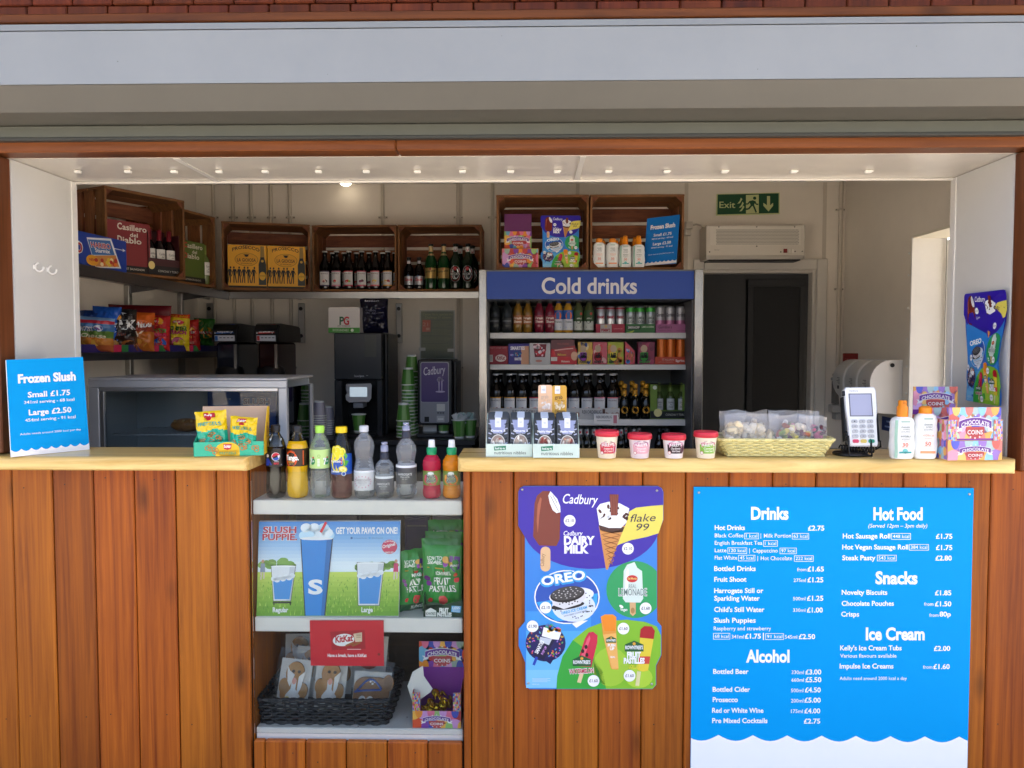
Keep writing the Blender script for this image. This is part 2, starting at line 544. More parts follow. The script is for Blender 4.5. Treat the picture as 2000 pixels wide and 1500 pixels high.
# the room behind
DX0, DX1, DZ = P(1373, 600, BW).x, P(1592, 600, BW).x, P(1480, 527, BW).z
def back_wall_mb():
    mb = MB()
    mb.box(LW - .1, DX0, BW, BW + .08, FLOOR, CEIL, PAINTI)
    mb.box(DX1, RW + .2, BW, BW + .08, FLOOR, CEIL, PAINTI)
    mb.box(DX0, DX1, BW, BW + .08, DZ, CEIL, PAINTI)
    # panel joints
    for px in (1128, 1340, 1610, 900):
        x = P(px, 450, BW).x
        if x < DX0 - .05 or x > DX1 + .01:
            mb.box(x - .012, x + .012, BW - .003, BW, FLOOR, CEIL - .002, M('#c9bfae', .55))
    return mb
back_wall_mb().build('room_wall', kiosk)
mb = MB(); mb.box(LW - .1, LW, .06, BW, FLOOR, CEIL, PAINTI); mb.build('room_wall', kiosk)
DOY0, DOY1 = .50, P(1767, 600, 0).y
zd = 2.11
yj = 1540 * RW / (1766 - 1034) - 2.5
mb = MB()
mb.box(RW, RW + .18, yj, BW, FLOOR, CEIL, PAINTI)
mb.box(RW, RW + .18, .06, DOY0, FLOOR, CEIL, PAINTI)
mb.box(RW, RW + .18, DOY0, yj, zd, CEIL, PAINTI)
mb.build('room_wall', kiosk)
mb = MB()
mb.box(RW + .001, RW + .185, yj - .012, yj - .001, FLOOR, zd - .001, M('#e9e7e1', .45, mott=.03))
mb.box(RW + .001, RW + .185, DOY0 + .001, yj - .013, zd - .012, zd - .001, M('#e6dfc9', .5))
for zz in (2.02, 1.9, 1.72, 1.55, 1.4, 1.25, 1.12):
    mb.X = Matrix.Translation((RW - .002, yj + .012, zz)) @ Matrix.Rotation(R(-90), 4, 'Y')
    mb.lathe([(.0001, .006), (.005, .005), (.008, 0)], M('#e6e4de', .4), 10)
    mb.X = Matrix.Identity(4)
mb.build('side_door_lining', kiosk)
mb = MB()
mb.box(RW + .19, RW + .95, yj - .05, yj - .006, FLOOR + .02, zd - .02, M('#e4e4e2', .4), bev=.004)
mb.build('side_door', kiosk)
mb = MB()
mb.box(-3.3, 3.3, .065, 4.8, CEIL, CEIL + .08, M('#e6e0d6', .6))
mb.box(-3.35, 3.35, -.8, 4.85, 2.955, 3.06, M('#55585a', .7, mott=.1))  # roof slab; its unseen front eave is added to shade the upper planks
mb.box(LW - .1, LW - .02, 2.9, 4.8, FLOOR, CEIL, PAINTI)
mb.build('ceiling', kiosk)
mb = MB()
mb.box(-3.3, 3.3, .065, 4.8, .004, FLOOR, M('#b4b3ae', .5, mott=.12, scale=6))
mb.build('room_floor', kiosk)
# corridor behind the inner doorway
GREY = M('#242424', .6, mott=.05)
mb = MB()
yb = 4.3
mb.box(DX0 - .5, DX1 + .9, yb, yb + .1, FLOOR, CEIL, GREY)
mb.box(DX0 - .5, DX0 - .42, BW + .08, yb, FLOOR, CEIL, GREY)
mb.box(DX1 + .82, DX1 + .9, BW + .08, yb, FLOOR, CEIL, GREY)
mb.build('corridor_wall', kiosk)
mb = MB()
xa, xb2 = P(1470, 600, yb).x, P(1560, 600, yb).x
z2 = P(1500, 560, yb).z
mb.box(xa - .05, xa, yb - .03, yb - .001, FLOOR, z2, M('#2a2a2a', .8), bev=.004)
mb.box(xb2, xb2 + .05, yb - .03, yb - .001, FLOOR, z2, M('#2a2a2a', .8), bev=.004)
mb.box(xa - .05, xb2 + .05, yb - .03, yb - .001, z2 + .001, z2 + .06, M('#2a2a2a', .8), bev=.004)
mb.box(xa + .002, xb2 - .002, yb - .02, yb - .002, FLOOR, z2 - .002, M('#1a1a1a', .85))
mb.build('corridor_door', kiosk)
mb = MB()
AR = M('#d6d1c6', .4, mott=.03)
dw = P(1613, 600, BW).x - DX1
mb.box(DX1, DX1 + dw, BW - .022, BW - .001, FLOOR, DZ + dw, AR, bev=.005)
mb.box(DX0 - dw, DX0, BW - .022, BW - .001, FLOOR, DZ + dw, AR, bev=.005)
mb.box(DX0 + .001, DX1 - .001, BW - .022, BW - .001, DZ, DZ + dw, AR, bev=.005)
mb.box(DX1 - .02, DX1 - .001, BW, BW + .079, FLOOR, DZ, AR)
mb.box(DX0 + .001, DX1 - .021, BW, BW + .079, DZ - .02, DZ - .001, AR)
mb.build('door_frame', kiosk)
# the lit downlight in the ceiling
lp = P(675, 357, 2.70)
mb = MB()
mb.lathe([(.036, -.001), (.044, -.003), (.044, -.010), (.036, -.013)], M('#e8e6e0', .4), 20, (lp.x, 2.70, CEIL))
mb.build('lamp_trim', kiosk)
mb = MB()
mb.lathe([(.036, -.013), (.034, -.020), (.022, -.028), (.0001, -.031)], M('#fff0d8', .5, emit=1.6), 20, (lp.x, 2.70, CEIL))
mb.build('lamp_diffuser', kiosk)
# surface pipes on the back wall
PIPE = M('#c9bfae', .5)
for px, zlo in ((418, 1.0), (456, 1.0), (491, 1.0), (530, 1.0), (567, 1.0), (748, 1.9), (895, 1.0), (962, 1.95), (1641, 1.36)):
    x = P(px, 390, BW).x
    mb = MB()
    rr = .012 if px != 1641 else .014
    mb.tube([(x, BW - .014, CEIL), (x, BW - .014, zlo)], rr, PIPE, 8)
    for zz in ([P(px, 425, BW).z] + ([P(px, 718, BW).z] if px in (567, 895) else [])) if px != 1641 else (P(px, 410, BW).z, P(px, 565, BW).z, P(px, 732, BW).z):
        mb.box(x - .032, x + .032, BW - .006, BW, zz - .008, zz + .008, PIPE, bev=.002)
        mb.box(x - .014, x + .014, BW - .030, BW - .002, zz - .008, zz + .008, PIPE, bev=.003)
        for q in (-.025, .025):
            mb.box(x + q - .003, x + q + .003, BW - .008, BW - .005, zz - .003, zz + .003, M('#4a4640', .5))
    mb.build('surface_pipe', kiosk)

# ---------------------------------------------------------------- roller shutter housing
sh = thing('roller_shutter', 'pale grey metal roller shutter box running across the top of the hatch', 'roller shutter', (0, -.25, 2.15))
ALU = M('#868b8f', .4, .0, mott=.06, scale=2.6, name='powder_coat')
ALUD = M('#8f8f89', .4, mott=.04, scale=2.0, name='powder_coat')
yf = -.25
zf0, zf1 = P(1000, 158, yf).z, P(1000, 53.5, yf).z
z1 = P(1000, 215, -.19).z
mb = MB()
mb.prism([(yf, zf0), (yf, zf1), (-.034, zf1), (-.034, zf0)], -3.1, 3.1, ALU)
mb.build('housing', sh)
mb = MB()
mb.prism([(yf + .001, zf0 - .0015), (-.034, zf0 - .0015), (-.034, z1 + .002), (-.19, z1 + .002)], -3.1, 3.1, M('#63615a', .45, mott=.06, scale=3))  # underside of the housing, its shade put into a darker colour
mb.build('shade_toned_lower_panel', sh)
mb = MB()
zt0, zt1 = zf1 + .004, P(1000, 39, -.235).z
mb.prism([(yf + .0015, zt0), (yf + .006, zt1 - .004), (yf + .02, zt1), (-.036, zt1 + .012), (-.036, zt0)], -3.1, 3.1, ALU)
mb.build('cover_strip', sh)
mb = MB()
cv = CV(mb, px_plane(yf)); random.seed(77)
for px, py, r_ in ((230, 120, 1.0), (980, 70, .7), (1480, 135, .8), (640, 145, .6), (1790, 90, .9)):
    cv.disc(px, py, r_, M('#5a5c5c', .6), 1, r_ * 1.4, 8)
cv2 = CV(mb, lambda u, v, h: P(u, v, -.2))
mb.build('dirt_speck', sh)
mb = MB()
zb0 = P(1000, 266, -.06).z
mb.box(-3.1, 3.1, -.062, -.045, zb0, z1, M('#5a5d55', .45, mott=.05), bev=.003)
mb.box(-3.1, 3.1, -.066, -.041, zb0 - .006, zb0 + .004, M('#3b3c38', .5), bev=.002)
mb.build('bottom_bar', sh)

# ---------------------------------------------------------------- serving counters
def counter(x0, x1, rx0, rx1, label, zt):
    pr = []
    th, r = .043, .017
    y0, y1 = -.066, .178
    for i in range(6):
        a = R(180 - 90 * i / 5); pr.append((y0 + r + r * math.cos(a), zt - r + r * math.sin(a)))
    pr += [(y1, zt), (y1, zt - th), (y0 + .004, zt - th), (y0, zt - th + .004)]
    mb = MB()
    n = len(pr)
    secs = []
    def ring(x, dy):
        secs.append([(x, max(p[0], y0 + dy) if p[0] < 0 else p[0], p[1]) for p in pr])
    c = .022
    st = [(x0 + c - c * math.cos(R(90 * (1 - i / 4))), c - c * math.sin(R(90 * (i) / 4))) for i in range(5)] if rx0 else [(x0, 0)]
    st = [(x0 + c * (1 - math.cos(R(q))), c * (1 - math.sin(R(q)))) for q in (0, 22, 45, 67, 90)] if rx0 else [(x0, 0)]
    for a, b in st: ring(a, b)
    st = [(x1 - c * (1 - math.cos(R(q))), c * (1 - math.sin(R(q)))) for q in (90, 67, 45, 22, 0)] if rx1 else [(x1, 0)]
    for a, b in st: ring(a, b)
    vs = [p for s in secs for p in s]
    m = len(secs)
    mb.add(vs, [(i * n + k, i * n + (k + 1) % n, (i + 1) * n + (k + 1) % n, (i + 1) * n + k) for i in range(m - 1) for k in range(n)], BEECH, True)
    mb.add(vs, [list(range(n)), [(m - 1) * n + k for k in range(n)]], BEECH)
    o = mb.build('serving_counter')
    o.data.polygons.foreach_set('use_smooth', [False] * len(o.data.polygons))
    return tag(o, label, 'counter')
CT = 1.159
counter(-3.2, P(517, 889, .1).x, False, True, 'pale beech serving counter holding the small blue price sign and the pretzel box', CT)
counter(P(902, 889, .1).x, P(1983, 900, -.05).x, True, True, 'long pale beech serving counter holding the ice cream tubs and the card terminal', CT)

# ---------------------------------------------------------------- display recess
du = thing('display_shelves', 'grey steel shelf unit behind a clear front pane, set into the timber front', 'display shelves', (0, .2, .25))
SHW = M('#dedad4', .4, mott=.05, scale=5, name='shelf_metal')
ZS = [P(700, 977, .03).z, P(700, 1206, .03).z, P(700, 1422, .03).z]
for zt_, th in zip(ZS, (.048, .049, .042)):
    mb = MB()
    mb.box(UX0 + .001, UX1 - .001, .028, .40, zt_ - th, zt_, SHW, bev=.003)
    mb.build('shelf', du)
mb = MB()
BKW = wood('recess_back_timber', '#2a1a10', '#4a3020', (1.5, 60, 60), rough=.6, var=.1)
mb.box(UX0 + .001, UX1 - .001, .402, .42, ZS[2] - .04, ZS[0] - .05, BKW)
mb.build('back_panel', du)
mb = MB()
mb.box(UX0 + .002, UX1 - .002, .010, .014, ZS[2] - .01, P(700, 922, .012).z, CLEAR)
mb.build('front_pane', du)

# hooks on the white reveal
for i, (px, py) in enumerate(((60, 522), (86, 527))):
    t_ = (HX0 - 0) 
    Zd = 1540 * abs(HX0) / (1034 - px)
    yy = Zd - 2.5
    z_ = P(px, py, yy).z
    mb = MB()
    cx = HX0 + .018
    pts = [(cx + .0145 * math.cos(R(q)), yy - .002, z_ + .0145 * math.sin(R(q))) for q in range(100, 375, 22)]
    mb.tube(pts, .003, M('#eceae5', .3), 6)
    mb.tube([(HX0, yy, z_), (cx - .0145, yy - .002, z_)], .003, M('#eceae5', .3), 6)
    mb.box(HX0, HX0 + .003, yy - .008, yy + .008, z_ - .008, z_ + .008, M('#eceae5', .3), bev=.001)
    o = mb.build('cup_hook')
    tag(o, ('white plastic coated cup hook nearer the front edge of the white hatch side', 'white plastic coated cup hook further inside, beside another on the white hatch side')[i], 'hook', 'cup hooks on the hatch side')
# ---------------------------------------------------------------- steel shelves on the walls
SZ = 1.855
bs = thing('steel_shelf', 'long stainless steel wall shelf carrying the three wooden crates of prosecco, cider and beer', 'shelf', (-1.1, 2.6, SZ))
sx0, sx1 = P(440, 575, 2.47).x, P(936, 575, 2.47).x
mb = MB()
mb.box(-1.895, sx1, 2.47, BW - .002, SZ - .004, SZ, STEEL)
mb.box(-1.895, sx1, 2.468, 2.476, SZ - .042, SZ + .001, STEEL, bev=.002)
mb.build('shelf_board', bs)
def strip(px, Y, parent, y0=592, y1=670):
    x = P(px, 630, Y).x
    z0, z1 = P(px, y1, Y).z, P(px, y0, Y).z
    mb = MB()
    mb.box(x - .020, x + .020, Y, Y + .03, z0, z1, STEEL, bev=.003)
    mb.box(x - .006, x + .006, Y - .22, Y, SZ - .03, SZ - .005, STEEL)
    for f in (.14, .82):
        c = z1 + (z0 - z1) * f
        mb.prism([(x + .013 * math.cos(R(k * 30)), c + .013 * math.sin(R(k * 30))) for k in range(12)], Y - .006, Y - .001, M('#141414', .4), 'y')
    return mb.build('bracket', parent)
for px in (588, 779): strip(px, 2.765, bs)
ls = thing('steel_shelf', 'stainless steel shelf along the side wall with two crates of boxed wine', 'shelf', (-2.07, 1.5, SZ))
mb = MB()
mb.box(LW + .002, -1.902, .44, BW - .003, SZ - .004, SZ, STEEL)
mb.box(-1.907, -1.898, .44, 2.466, SZ - .05, SZ + .001, DSTEEL, bev=.002)
mb.build('shelf_board', ls)
for y_ in (1.84, 2.5):
    mb = MB()
    mb.box(LW + .001, LW + .03, y_ - .02, y_ + .02, 1.12, SZ - .006, STEEL, bev=.003)
    mb.prism([(LW + .03, SZ - .006), (-2.0, SZ - .006), (-2.0, SZ - .02), (LW + .03, SZ - .05)], y_ - .004, y_ + .004, DSTEEL, 'y')
    mb.build('bracket', ls)
strip(409, 2.765, ls)

cs = thing('crisp_shelf', 'lower wall shelf with a purple, pink and green edge strip, full of crisp packets', 'shelf', (-2.07, 1.5, 1.5))
mb = MB()
mb.box(LW + .002, -1.906, .5, 2.28, 1.478, 1.484, DSTEEL)
mb.box(LW + .002, -1.906, .5, 2.28, 1.445, 1.477, DSTEEL)
mb.build('shelf_board', cs)
mb = MB()
ex = -1.903
mb.box(ex - .002, ex, .5, 2.28, 1.482, 1.516, M('#2c2468', .4))
cv = CV(mb, lambda u, v, h: Vector((ex + h, u, v)), vs=1)
for px, hx, wd in ((205, '#7c1f3c', 8), (222, '#c82a55', 16), (236, '#2f7a3c', 14), (289, '#b02448', 6), (297, '#c82a55', 14), (311, '#2f7a3c', 12), (365, '#c82a55', 14), (379, '#2f7a3c', 12)):
    y_ = 1540 * 1.903 / (1034 - px) - 2.5
    hw = wd * (y_ + 2.5) ** 2 / (1540 * 1.903) / 2
    cv.rect(y_ - hw, 1.483, y_ + hw, 1.515, M(hx, .4), 1)
mb.build('edge_strip', cs)

# ---------------------------------------------------------------- wooden crates
def crate(w, h, d, label):
    t_ = thing('wooden_crate', label, 'crate', (0, 0, 0), 'wooden crates used as shelves')
    th = .014
    def panel(nm, fn):
        mb = MB(); fn(mb); return mb.build(nm, t_)
    def back(mb):
        n = 4; gap = .020; sh_ = (h - 2 * th - gap * (n - 1) - .02) / n
        for i in range(n):
            z = th + .008 + i * (sh_ + gap)
            mb.box(-w / 2 + th, w / 2 - th, d - .011, d, z, z + sh_, CRATE, bev=.002)
    panel('back_slats', back)
    for z in (0, h - th):
        def f(mb):
            n = 2
            for i in range(n):
                mb.box(-w / 2, w / 2, i * d / n + (.006 if i else 0), (i + 1) * d / n, z, z + th, CRATE, bev=.002)
        panel('side_panel', f)
    for x in (-w / 2, w / 2 - th):
        def f(mb):
            n = 3; g = .016
            s_ = (d - g * (n - 1)) / n
            for i in range(n):
                mb.box(x + .001, x + th - .001, i * (s_ + g) + .001, i * (s_ + g) + s_ - .002, th, h - th, CRATEV, bev=.0015)
        panel('end_panel', f)
    c = .032
    for sx in (-1, 1):
        for z0, sz in ((th, 1), (h - th, -1)):
            mb = MB()
            x = sx * (w / 2 - th)
            mb.prism([(x, z0), (x - sx * c, z0), (x, z0 + sz * c)], .004, d - .012, CRATE, 'y')
            mb.build('corner_block', t_)
    return t_
def put(o, loc, rz=0.0):
    o.location = loc; o.rotation_euler = (0, 0, rz); return o

CRH = .413
def crate_between(a, b, d, label):
    """open face runs from a to b (x, y), left to right as seen from the hatch"""
    w = math.hypot(b[0] - a[0], b[1] - a[1])
    o = crate(w, CRH, d, label)
    return put(o, ((a[0] + b[0]) / 2, (a[1] + b[1]) / 2, SZ + .001), math.atan2(b[1] - a[1], b[0] - a[0])), w
crA, wA = crate_between((-2.01, 1.22), (-1.80, 1.615), .25, 'dark wooden crate turned on its side by the hatch, holding the red wine boxes')
crB, wB = crate_between((-1.935, 1.74), (-1.85, 2.14), .28, 'wooden crate half hidden behind the red wine crate, holding a green wine box')
crC, wC = crate_between((P(434, 570, 2.27).x, 2.27), (P(607, 570, 2.42).x, 2.42), .28, 'wooden crate in the corner holding two yellow prosecco boxes')
crD, wD = crate_between((P(610, 570, 2.44).x, 2.44), (P(775, 570, 2.44).x, 2.44), .30, 'wooden crate holding a row of fruit cider bottles')
crE, wE = crate_between((P(777, 570, 2.44).x, 2.44), (P(941, 570, 2.44).x, 2.44), .30, 'wooden crate holding brown and green beer bottles')
YF = 1.9
FT = P(1100, 527, 1.88).z
for px0, px1, lb in ((969, 1150, 'wooden crate on the fridge holding the chocolate coin boxes and an ice cream poster'), (1152, 1336, 'wooden crate on the fridge holding sun cream bottles and a dark blue sign')):
    a, b = P(px0, 500, YF).x, P(px1, 500, YF).x
    put(crate(b - a, CRH, .32, lb), ((a + b) / 2, YF, FT + .002))

# ---------------------------------------------------------------- bottles, cans, cups
def lathe_part(nm, prof, mat, parent, n=20, **k):
    mb = MB(); mb.lathe(prof, mat, n, **k); return mb.build(nm, parent)

GREENG = M('#123d1c', .08, spec=.6, name='green_glass')
BROWNG = M('#0c0706', .07, spec=.6, name='dark_glass')
def beer_profile(H, r, neck=.0135, sh=.56):
    return [(r * .86, 0), (r * .97, .004), (r, .012), (r, H * sh), (r * .95, H * (sh + .06)), (r * .78, H * (sh + .13)), (neck * 1.25, H * (sh + .21)), (neck, H * .85), (neck, H * .95), (neck + .002, H * .952), (neck + .002, H * .965)]
def cap_profile(H, neck=.0135):
    return [(neck + .0035, H * .962), (neck + .0035, H * .985), (neck + .001, H), (.0001, H)]

def cider(fruit, accent, label):
    H, r = .246, .0345
    t_ = thing('cider_bottle', label, 'bottle', (0, 0, 0), 'fruit cider bottles')
    lathe_part('glass', beer_profile(H, r), BROWNG, t_)
    lathe_part('cap', cap_profile(H), M('#d8d6d2', .35), t_, 14)
    mb = MB(); cv = CV(mb, round_map(r, 0.0), vs=1)
    z0, z1, hw = .022, .118, .0335
    cv.rect(-hw, z0, hw, z1, M('#cfcfd0', .5), 2, 10, 1)
    cv.rect(-hw, z1 - .006, hw, z1, M(accent, .45), 3, 10, 1)
    cv.rect(-hw, z0, hw, z0 + .008, M(accent, .45), 3, 10, 1)
    cv.t('REKORDERLIG', -.024, .024, z1 - .021, .0075, M('#55565c', .5), 3, .01)
    cv.line([(-.016, z1 - .026), (.016, z1 - .026)], .0015, M('#8a8b90'), 3)
    for i, (hx, du_, rr) in enumerate(fruit):
        cv.disc(du_, .052 + .003 * (i % 2), rr, M(hx, .5), 4 + i, n=12, rv=rr * .85)
    cv.line([(-.014, .036), (.014, .036)], .0015, M('#8a8b90'), 3)
    mb.build('label', t_)
    return t_
FR = {'passion fruit': ([('#3a2030', .004, .014), ('#e8c9c0', -.002, .011), ('#8c3a4a', -.003, .006)], '#4a3d55'),
      'watermelon': ([('#3f8f4a', -.006, .011), ('#d94a52', -.003, .009), ('#e8d0c8', .009, .006)], '#d8829a'),
      'strawberry and lime': ([('#c62f33', -.008, .010), ('#d43c3a', .001, .009), ('#9fb43c', .011, .008)], '#c03444'),
      'wild berry': ([('#6d2f4a', -.007, .009), ('#5a2440', .005, .010), ('#8c3d5e', -.001, .007)], '#b03e58'),
      'pineapple': ([('#e6b93c', -.002, .012), ('#f0d676', .008, .008)], '#d86a74'),
      'mango and raspberry': ([('#e8b93c', -.008, .011), ('#8a2330', .007, .009), ('#c4452e', .012, .006)], '#dc9a3c')}
_ci = {}
def cider_at(fruit, loc, label, rz=0.0):
    if fruit not in _ci:
        _ci[fruit] = cider(*FR[fruit], label); put(_ci[fruit], loc, rz); return _ci[fruit]
    return dup(_ci[fruit], loc, rz, label)

Yd = 2.52
for i, (px, fr) in enumerate(zip((635, 658, 682, 707, 734, 758), ('passion fruit', 'watermelon', 'strawberry and lime', 'wild berry', 'pineapple', 'mango and raspberry'))):
    cider_at(fr, (P(px, 562, Yd).x, Yd, SZ + .016), f'dark {fr} cider bottle in the front row of the wooden cider crate', random.uniform(-.15, .15))
    if i < 6:
        cider_at(fr, (P(px + 9, 562, Yd).x, Yd + .085, SZ + .016), f'dark cider bottle half hidden behind the {fr} one in the wooden crate', .3)

def beer(name, H, r, glass, label, art, cap, group, capm=None):
    t_ = thing(name, label, 'bottle', (0, 0, 0), group)
    lathe_part('glass', beer_profile(H, r, .0135 if H > .25 else .012), glass, t_)
    lathe_part('cap', cap_profile(H, .0135 if H > .25 else .012), M(cap, .4), t_, 14)
    mb = MB(); mb.nk = MB(); art(mb, H, r); mb.build('label', t_)
    if mb.nk.v: mb.nk.build('neck_label', t_)
    return t_
SILV = M('#b9bdc2', .3, .7, name='foil'); GOLDF = M('#b8985a', .32, .6, name='gold_foil')
def art_coors(mb, H, r):
    cv = CV(mb, round_map(r), vs=1)
    cv.rect(-.034, .03, .034, .085, SILV, 2, 10, 1)
    cv.poly([(-.022, .085), (0, .105), (.022, .085)], SILV, 2)
    cv.poly([(-.012, .078), (-.004, .092), (.004, .08)], M('#2c6fae'), 3)
    cv.t('Coors', -.026, .026, .054, .018, M('#c42030'), 4, .03, .3)
    cv.rect(-.026, .040, .026, .043, M('#3b3f46'), 3)
    cn = CV(mb.nk, round_map(.0128), vs=1)
    cn.rect(-.011, H * .80, .011, H * .89, M('#b8b6bb'), 5, 6, 1)
    mb.nk.lathe([(.0125, H * .87), (.0125, H * .965)], BLACK, 14)
def art_pils(mb, H, r):
    cv = CV(mb, round_map(r), vs=1)
    cv.rect(-.044, .07, .044, .135, GOLDF, 2, 12, 1)
    cv.poly([(-.044, .135), (-.03, .145), (0, .150), (.03, .145), (.044, .135)], GOLDF, 2)
    cv.poly([(-.044, .07), (-.03, .062), (0, .058), (.03, .062), (.044, .07)], M('#c99a45', .35, .5), 2)
    cv.disc(0, .128, .007, M('#8c2a2a'), 3)
    cv.t('Staropramen', -.036, .036, .104, .014, M('#23301c'), 4, .02, .3, rot=.12)
    mb.nk.lathe([(.0145, H * .80), (.0145, H * .952)], M('#c2a878', .35, .4), 16)
    mb.nk.lathe([(.0215, H * .745), (.0145, H * .80)], M('#c2a878', .35, .4), 16)
def art_becks(mb, H, r):
    cv = CV(mb, round_map(r), vs=1)
    cv.disc(0, .098, .036, SILV, 2, .052, 24)
    cv.disc(0, .098, .033, M('#8e1f2c', .4), 3, .046, 24)
    cv.disc(0, .098, .025, SILV, 4, .036, 20)
    cv.poly([(-.008, .140), (.008, .140), (.009, .124), (0, .116), (-.009, .124)], M('#b8202f'), 5)
    cv.rect(-.037, .087, .037, .106, M('#101312', .4), 5, 10, 1)
    cv.t("BECK'S", -.031, .031, .0905, .012, M('#d4d6d8'), 7, .02)
    cn = CV(mb.nk, round_map(.0138), vs=1)
    cn.rect(-.019, H * .79, .019, H * .93, M('#cfccc8'), 3, 8, 1)
    cn.poly([(-.007, H * .89), (.007, H * .89), (.006, H * .85), (0, H * .83), (-.006, H * .85)], M('#b8202f'), 5)
    cn.t("BECK'S", -.012, .012, H * .765, .006, M('#a8aaad'), 4)
G_B = 'beer bottles in the wooden crate'
Ye = 2.52
def row(maker, spots, z):
    p = None
    for (px, Y, lb) in spots:
        loc = (P(px, 560, Y).x, Y, z)
        if p is None: p = put(maker(lb), loc)
        else: dup(p, loc, 0, lb)
    return p
row(lambda lb: beer('beer_bottle', .205, .031, BROWNG, lb, art_coors, '#1c1c1e', G_B),
    [(799, Ye, 'small brown beer bottle with silver mountain label, first from the cider crate'), (819, Ye, 'small brown beer bottle with silver mountain label, beside a tall green bottle')], SZ + .016)
row(lambda lb: beer('beer_bottle', .288, .0395, GREENG, lb, art_pils, '#1a1a1a', G_B),
    [(842, Ye, 'tall green beer bottle with cream gold label, beside a small brown bottle'), (867, Ye, 'tall green beer bottle with cream gold label, beside the red oval label bottle')], SZ + .016)
row(lambda lb: beer('beer_bottle', .290, .0395, M('#0a1f10', .08, spec=.6), lb, art_becks, '#16181a', G_B),
    [(890, Ye, 'tall dark green beer bottle with red oval label, in the middle of the crate'), (914, Ye, 'tall dark green beer bottle with red oval label, against the crate end'),
     (899, Ye + .10, 'dark green beer bottle standing behind the pair with red ovals'), (923, Ye + .10, 'dark green beer bottle in the back corner of the beer crate')], SZ + .016)

# cartons: a box with a printed front, built where it stands
def carton(name, label, cat, px0, px1, y0, y1, Y, depth, base, art=None, group=None, rough=.5, side=None):
    a, b = P(px0, y0, Y), P(px1, y1, Y)
    t_ = thing(name, label, cat, ((a.x + b.x) / 2, Y + depth / 2, b.z), group)
    mb = MB()
    mb.box(a.x, b.x, Y, Y + depth, b.z, a.z, M(base, rough), bev=.0015)
    if art: art(CV(mb, px_plane(Y)))
    mb.build('box', t_)
    return t_
def carton_on(name, label, cat, px0, px1, h, zb_, Y, depth, base, art, group=None):
    """the same with its height in metres and its base at zb_; art draws in u 0..1 and v 0..1, downwards"""
    xa, xb_ = P(px0, 680, Y).x, P(px1, 680, Y).x
    t_ = thing(name, label, cat, ((xa + xb_) / 2, Y + depth / 2, zb_), group)
    mb = MB()
    mb.box(xa, xb_, Y, Y + depth, zb_, zb_ + h, M(base, .5), bev=.0015)
    art(CV(mb, lambda u, v, q: Vector((xa + (xb_ - xa) * u, Y - q, zb_ + h * (1 - v)))))
    mb.build('box', t_)
    return t_

# prosecco boxes, in the turned corner crate
def prosecco_art(cv):
    K = M('#1b1508', .5)
    cv.t('PROSECCO', .12, .82, .16, .075, K, 2, .02, arc=.07)
    cv.disc(.48, .34, .30, M('#6b4a10'), 1, .155, 24); cv.disc(.48, .34, .29, M('#d99a16'), 2, .147, 24)
    cv.t('LA GIOIOSA', .24, .72, .39, .075, K, 3, .015)
    cv.t('ET AMOROSA', .34, .62, .45, .03, K, 3)
    cv.disc(.48, .25, .05, K, 3, .03); cv.rect(.41, .22, .55, .235, K, 3)
    for i, c in enumerate((.05, .17, .29, .41, .53, .66)):
        L_ = 4
        lean = (.02, -.015, .0, .015, -.02, .02)[i]
        cv.disc(c + lean, .535, .022, K, L_, .028, 10)
        cv.poly([(c - .035, .57), (c + .035, .57), (c + .03, .72), (c - .03, .72)], K, L_)
        cv.poly([(c - .03, .71), (c - .002, .71), (c - .02 - lean, .89), (c - .045 - lean, .89)], K, L_)
        cv.poly([(c + .002, .71), (c + .03, .71), (c + .045 - lean, .89), (c + .02 - lean, .89)], K, L_)
        cv.line([(c + .03, .58), (c + .065, .67), (c + .04, .60 if i % 2 else .74)], .018, K, L_)
        cv.line([(c - .03, .58), (c - .062, .68)], .018, K, L_)
    G_ = M('#171a12', .3)
    cv.poly([(.845, .02), (.93, .02), (.94, .30), (.985, .45), (.985, .93), (.79, .93), (.79, .45), (.835, .30)], G_, 5)
    cv.poly([(.842, .02), (.933, .02), (.94, .28), (.838, .28)], M('#8a6c2c', .4), 6)
    cv.disc(.887, .37, .035, M('#c99a2c'), 7, .03)
    cv.disc(.887, .72, .085, M('#d9a520'), 7, .10)
    cv.t('LA GIOIOSA', .82, .955, .73, .035, K, 8)
    cv.rect(0, .955, 1, 1, M('#1b1712'), 4)
ang = crC.rotation_euler.z
for i, f in enumerate((-.115, .118)):
    t_ = thing('prosecco_box', ('bright yellow prosecco box in the corner crate, nearer the wine crates', 'bright yellow prosecco box in the corner crate, nearer the cider crate')[i], 'box', (0, 0, 0), 'yellow prosecco boxes')
    mb = MB(); W_, H_ = .228, .262
    mb.box(-W_ / 2, W_ / 2, 0, .2, 0, H_, M('#e3a31a', .45), bev=.002)
    prosecco_art(CV(mb, lambda u, v, h: Vector((-W_ / 2 + W_ * u, -h, H_ * (1 - v)))))
    mb.build('box', t_)
    put(t_, Vector(crC.location) + Matrix.Rotation(ang, 3, 'Z') @ Vector((f, .03, .016)), ang)

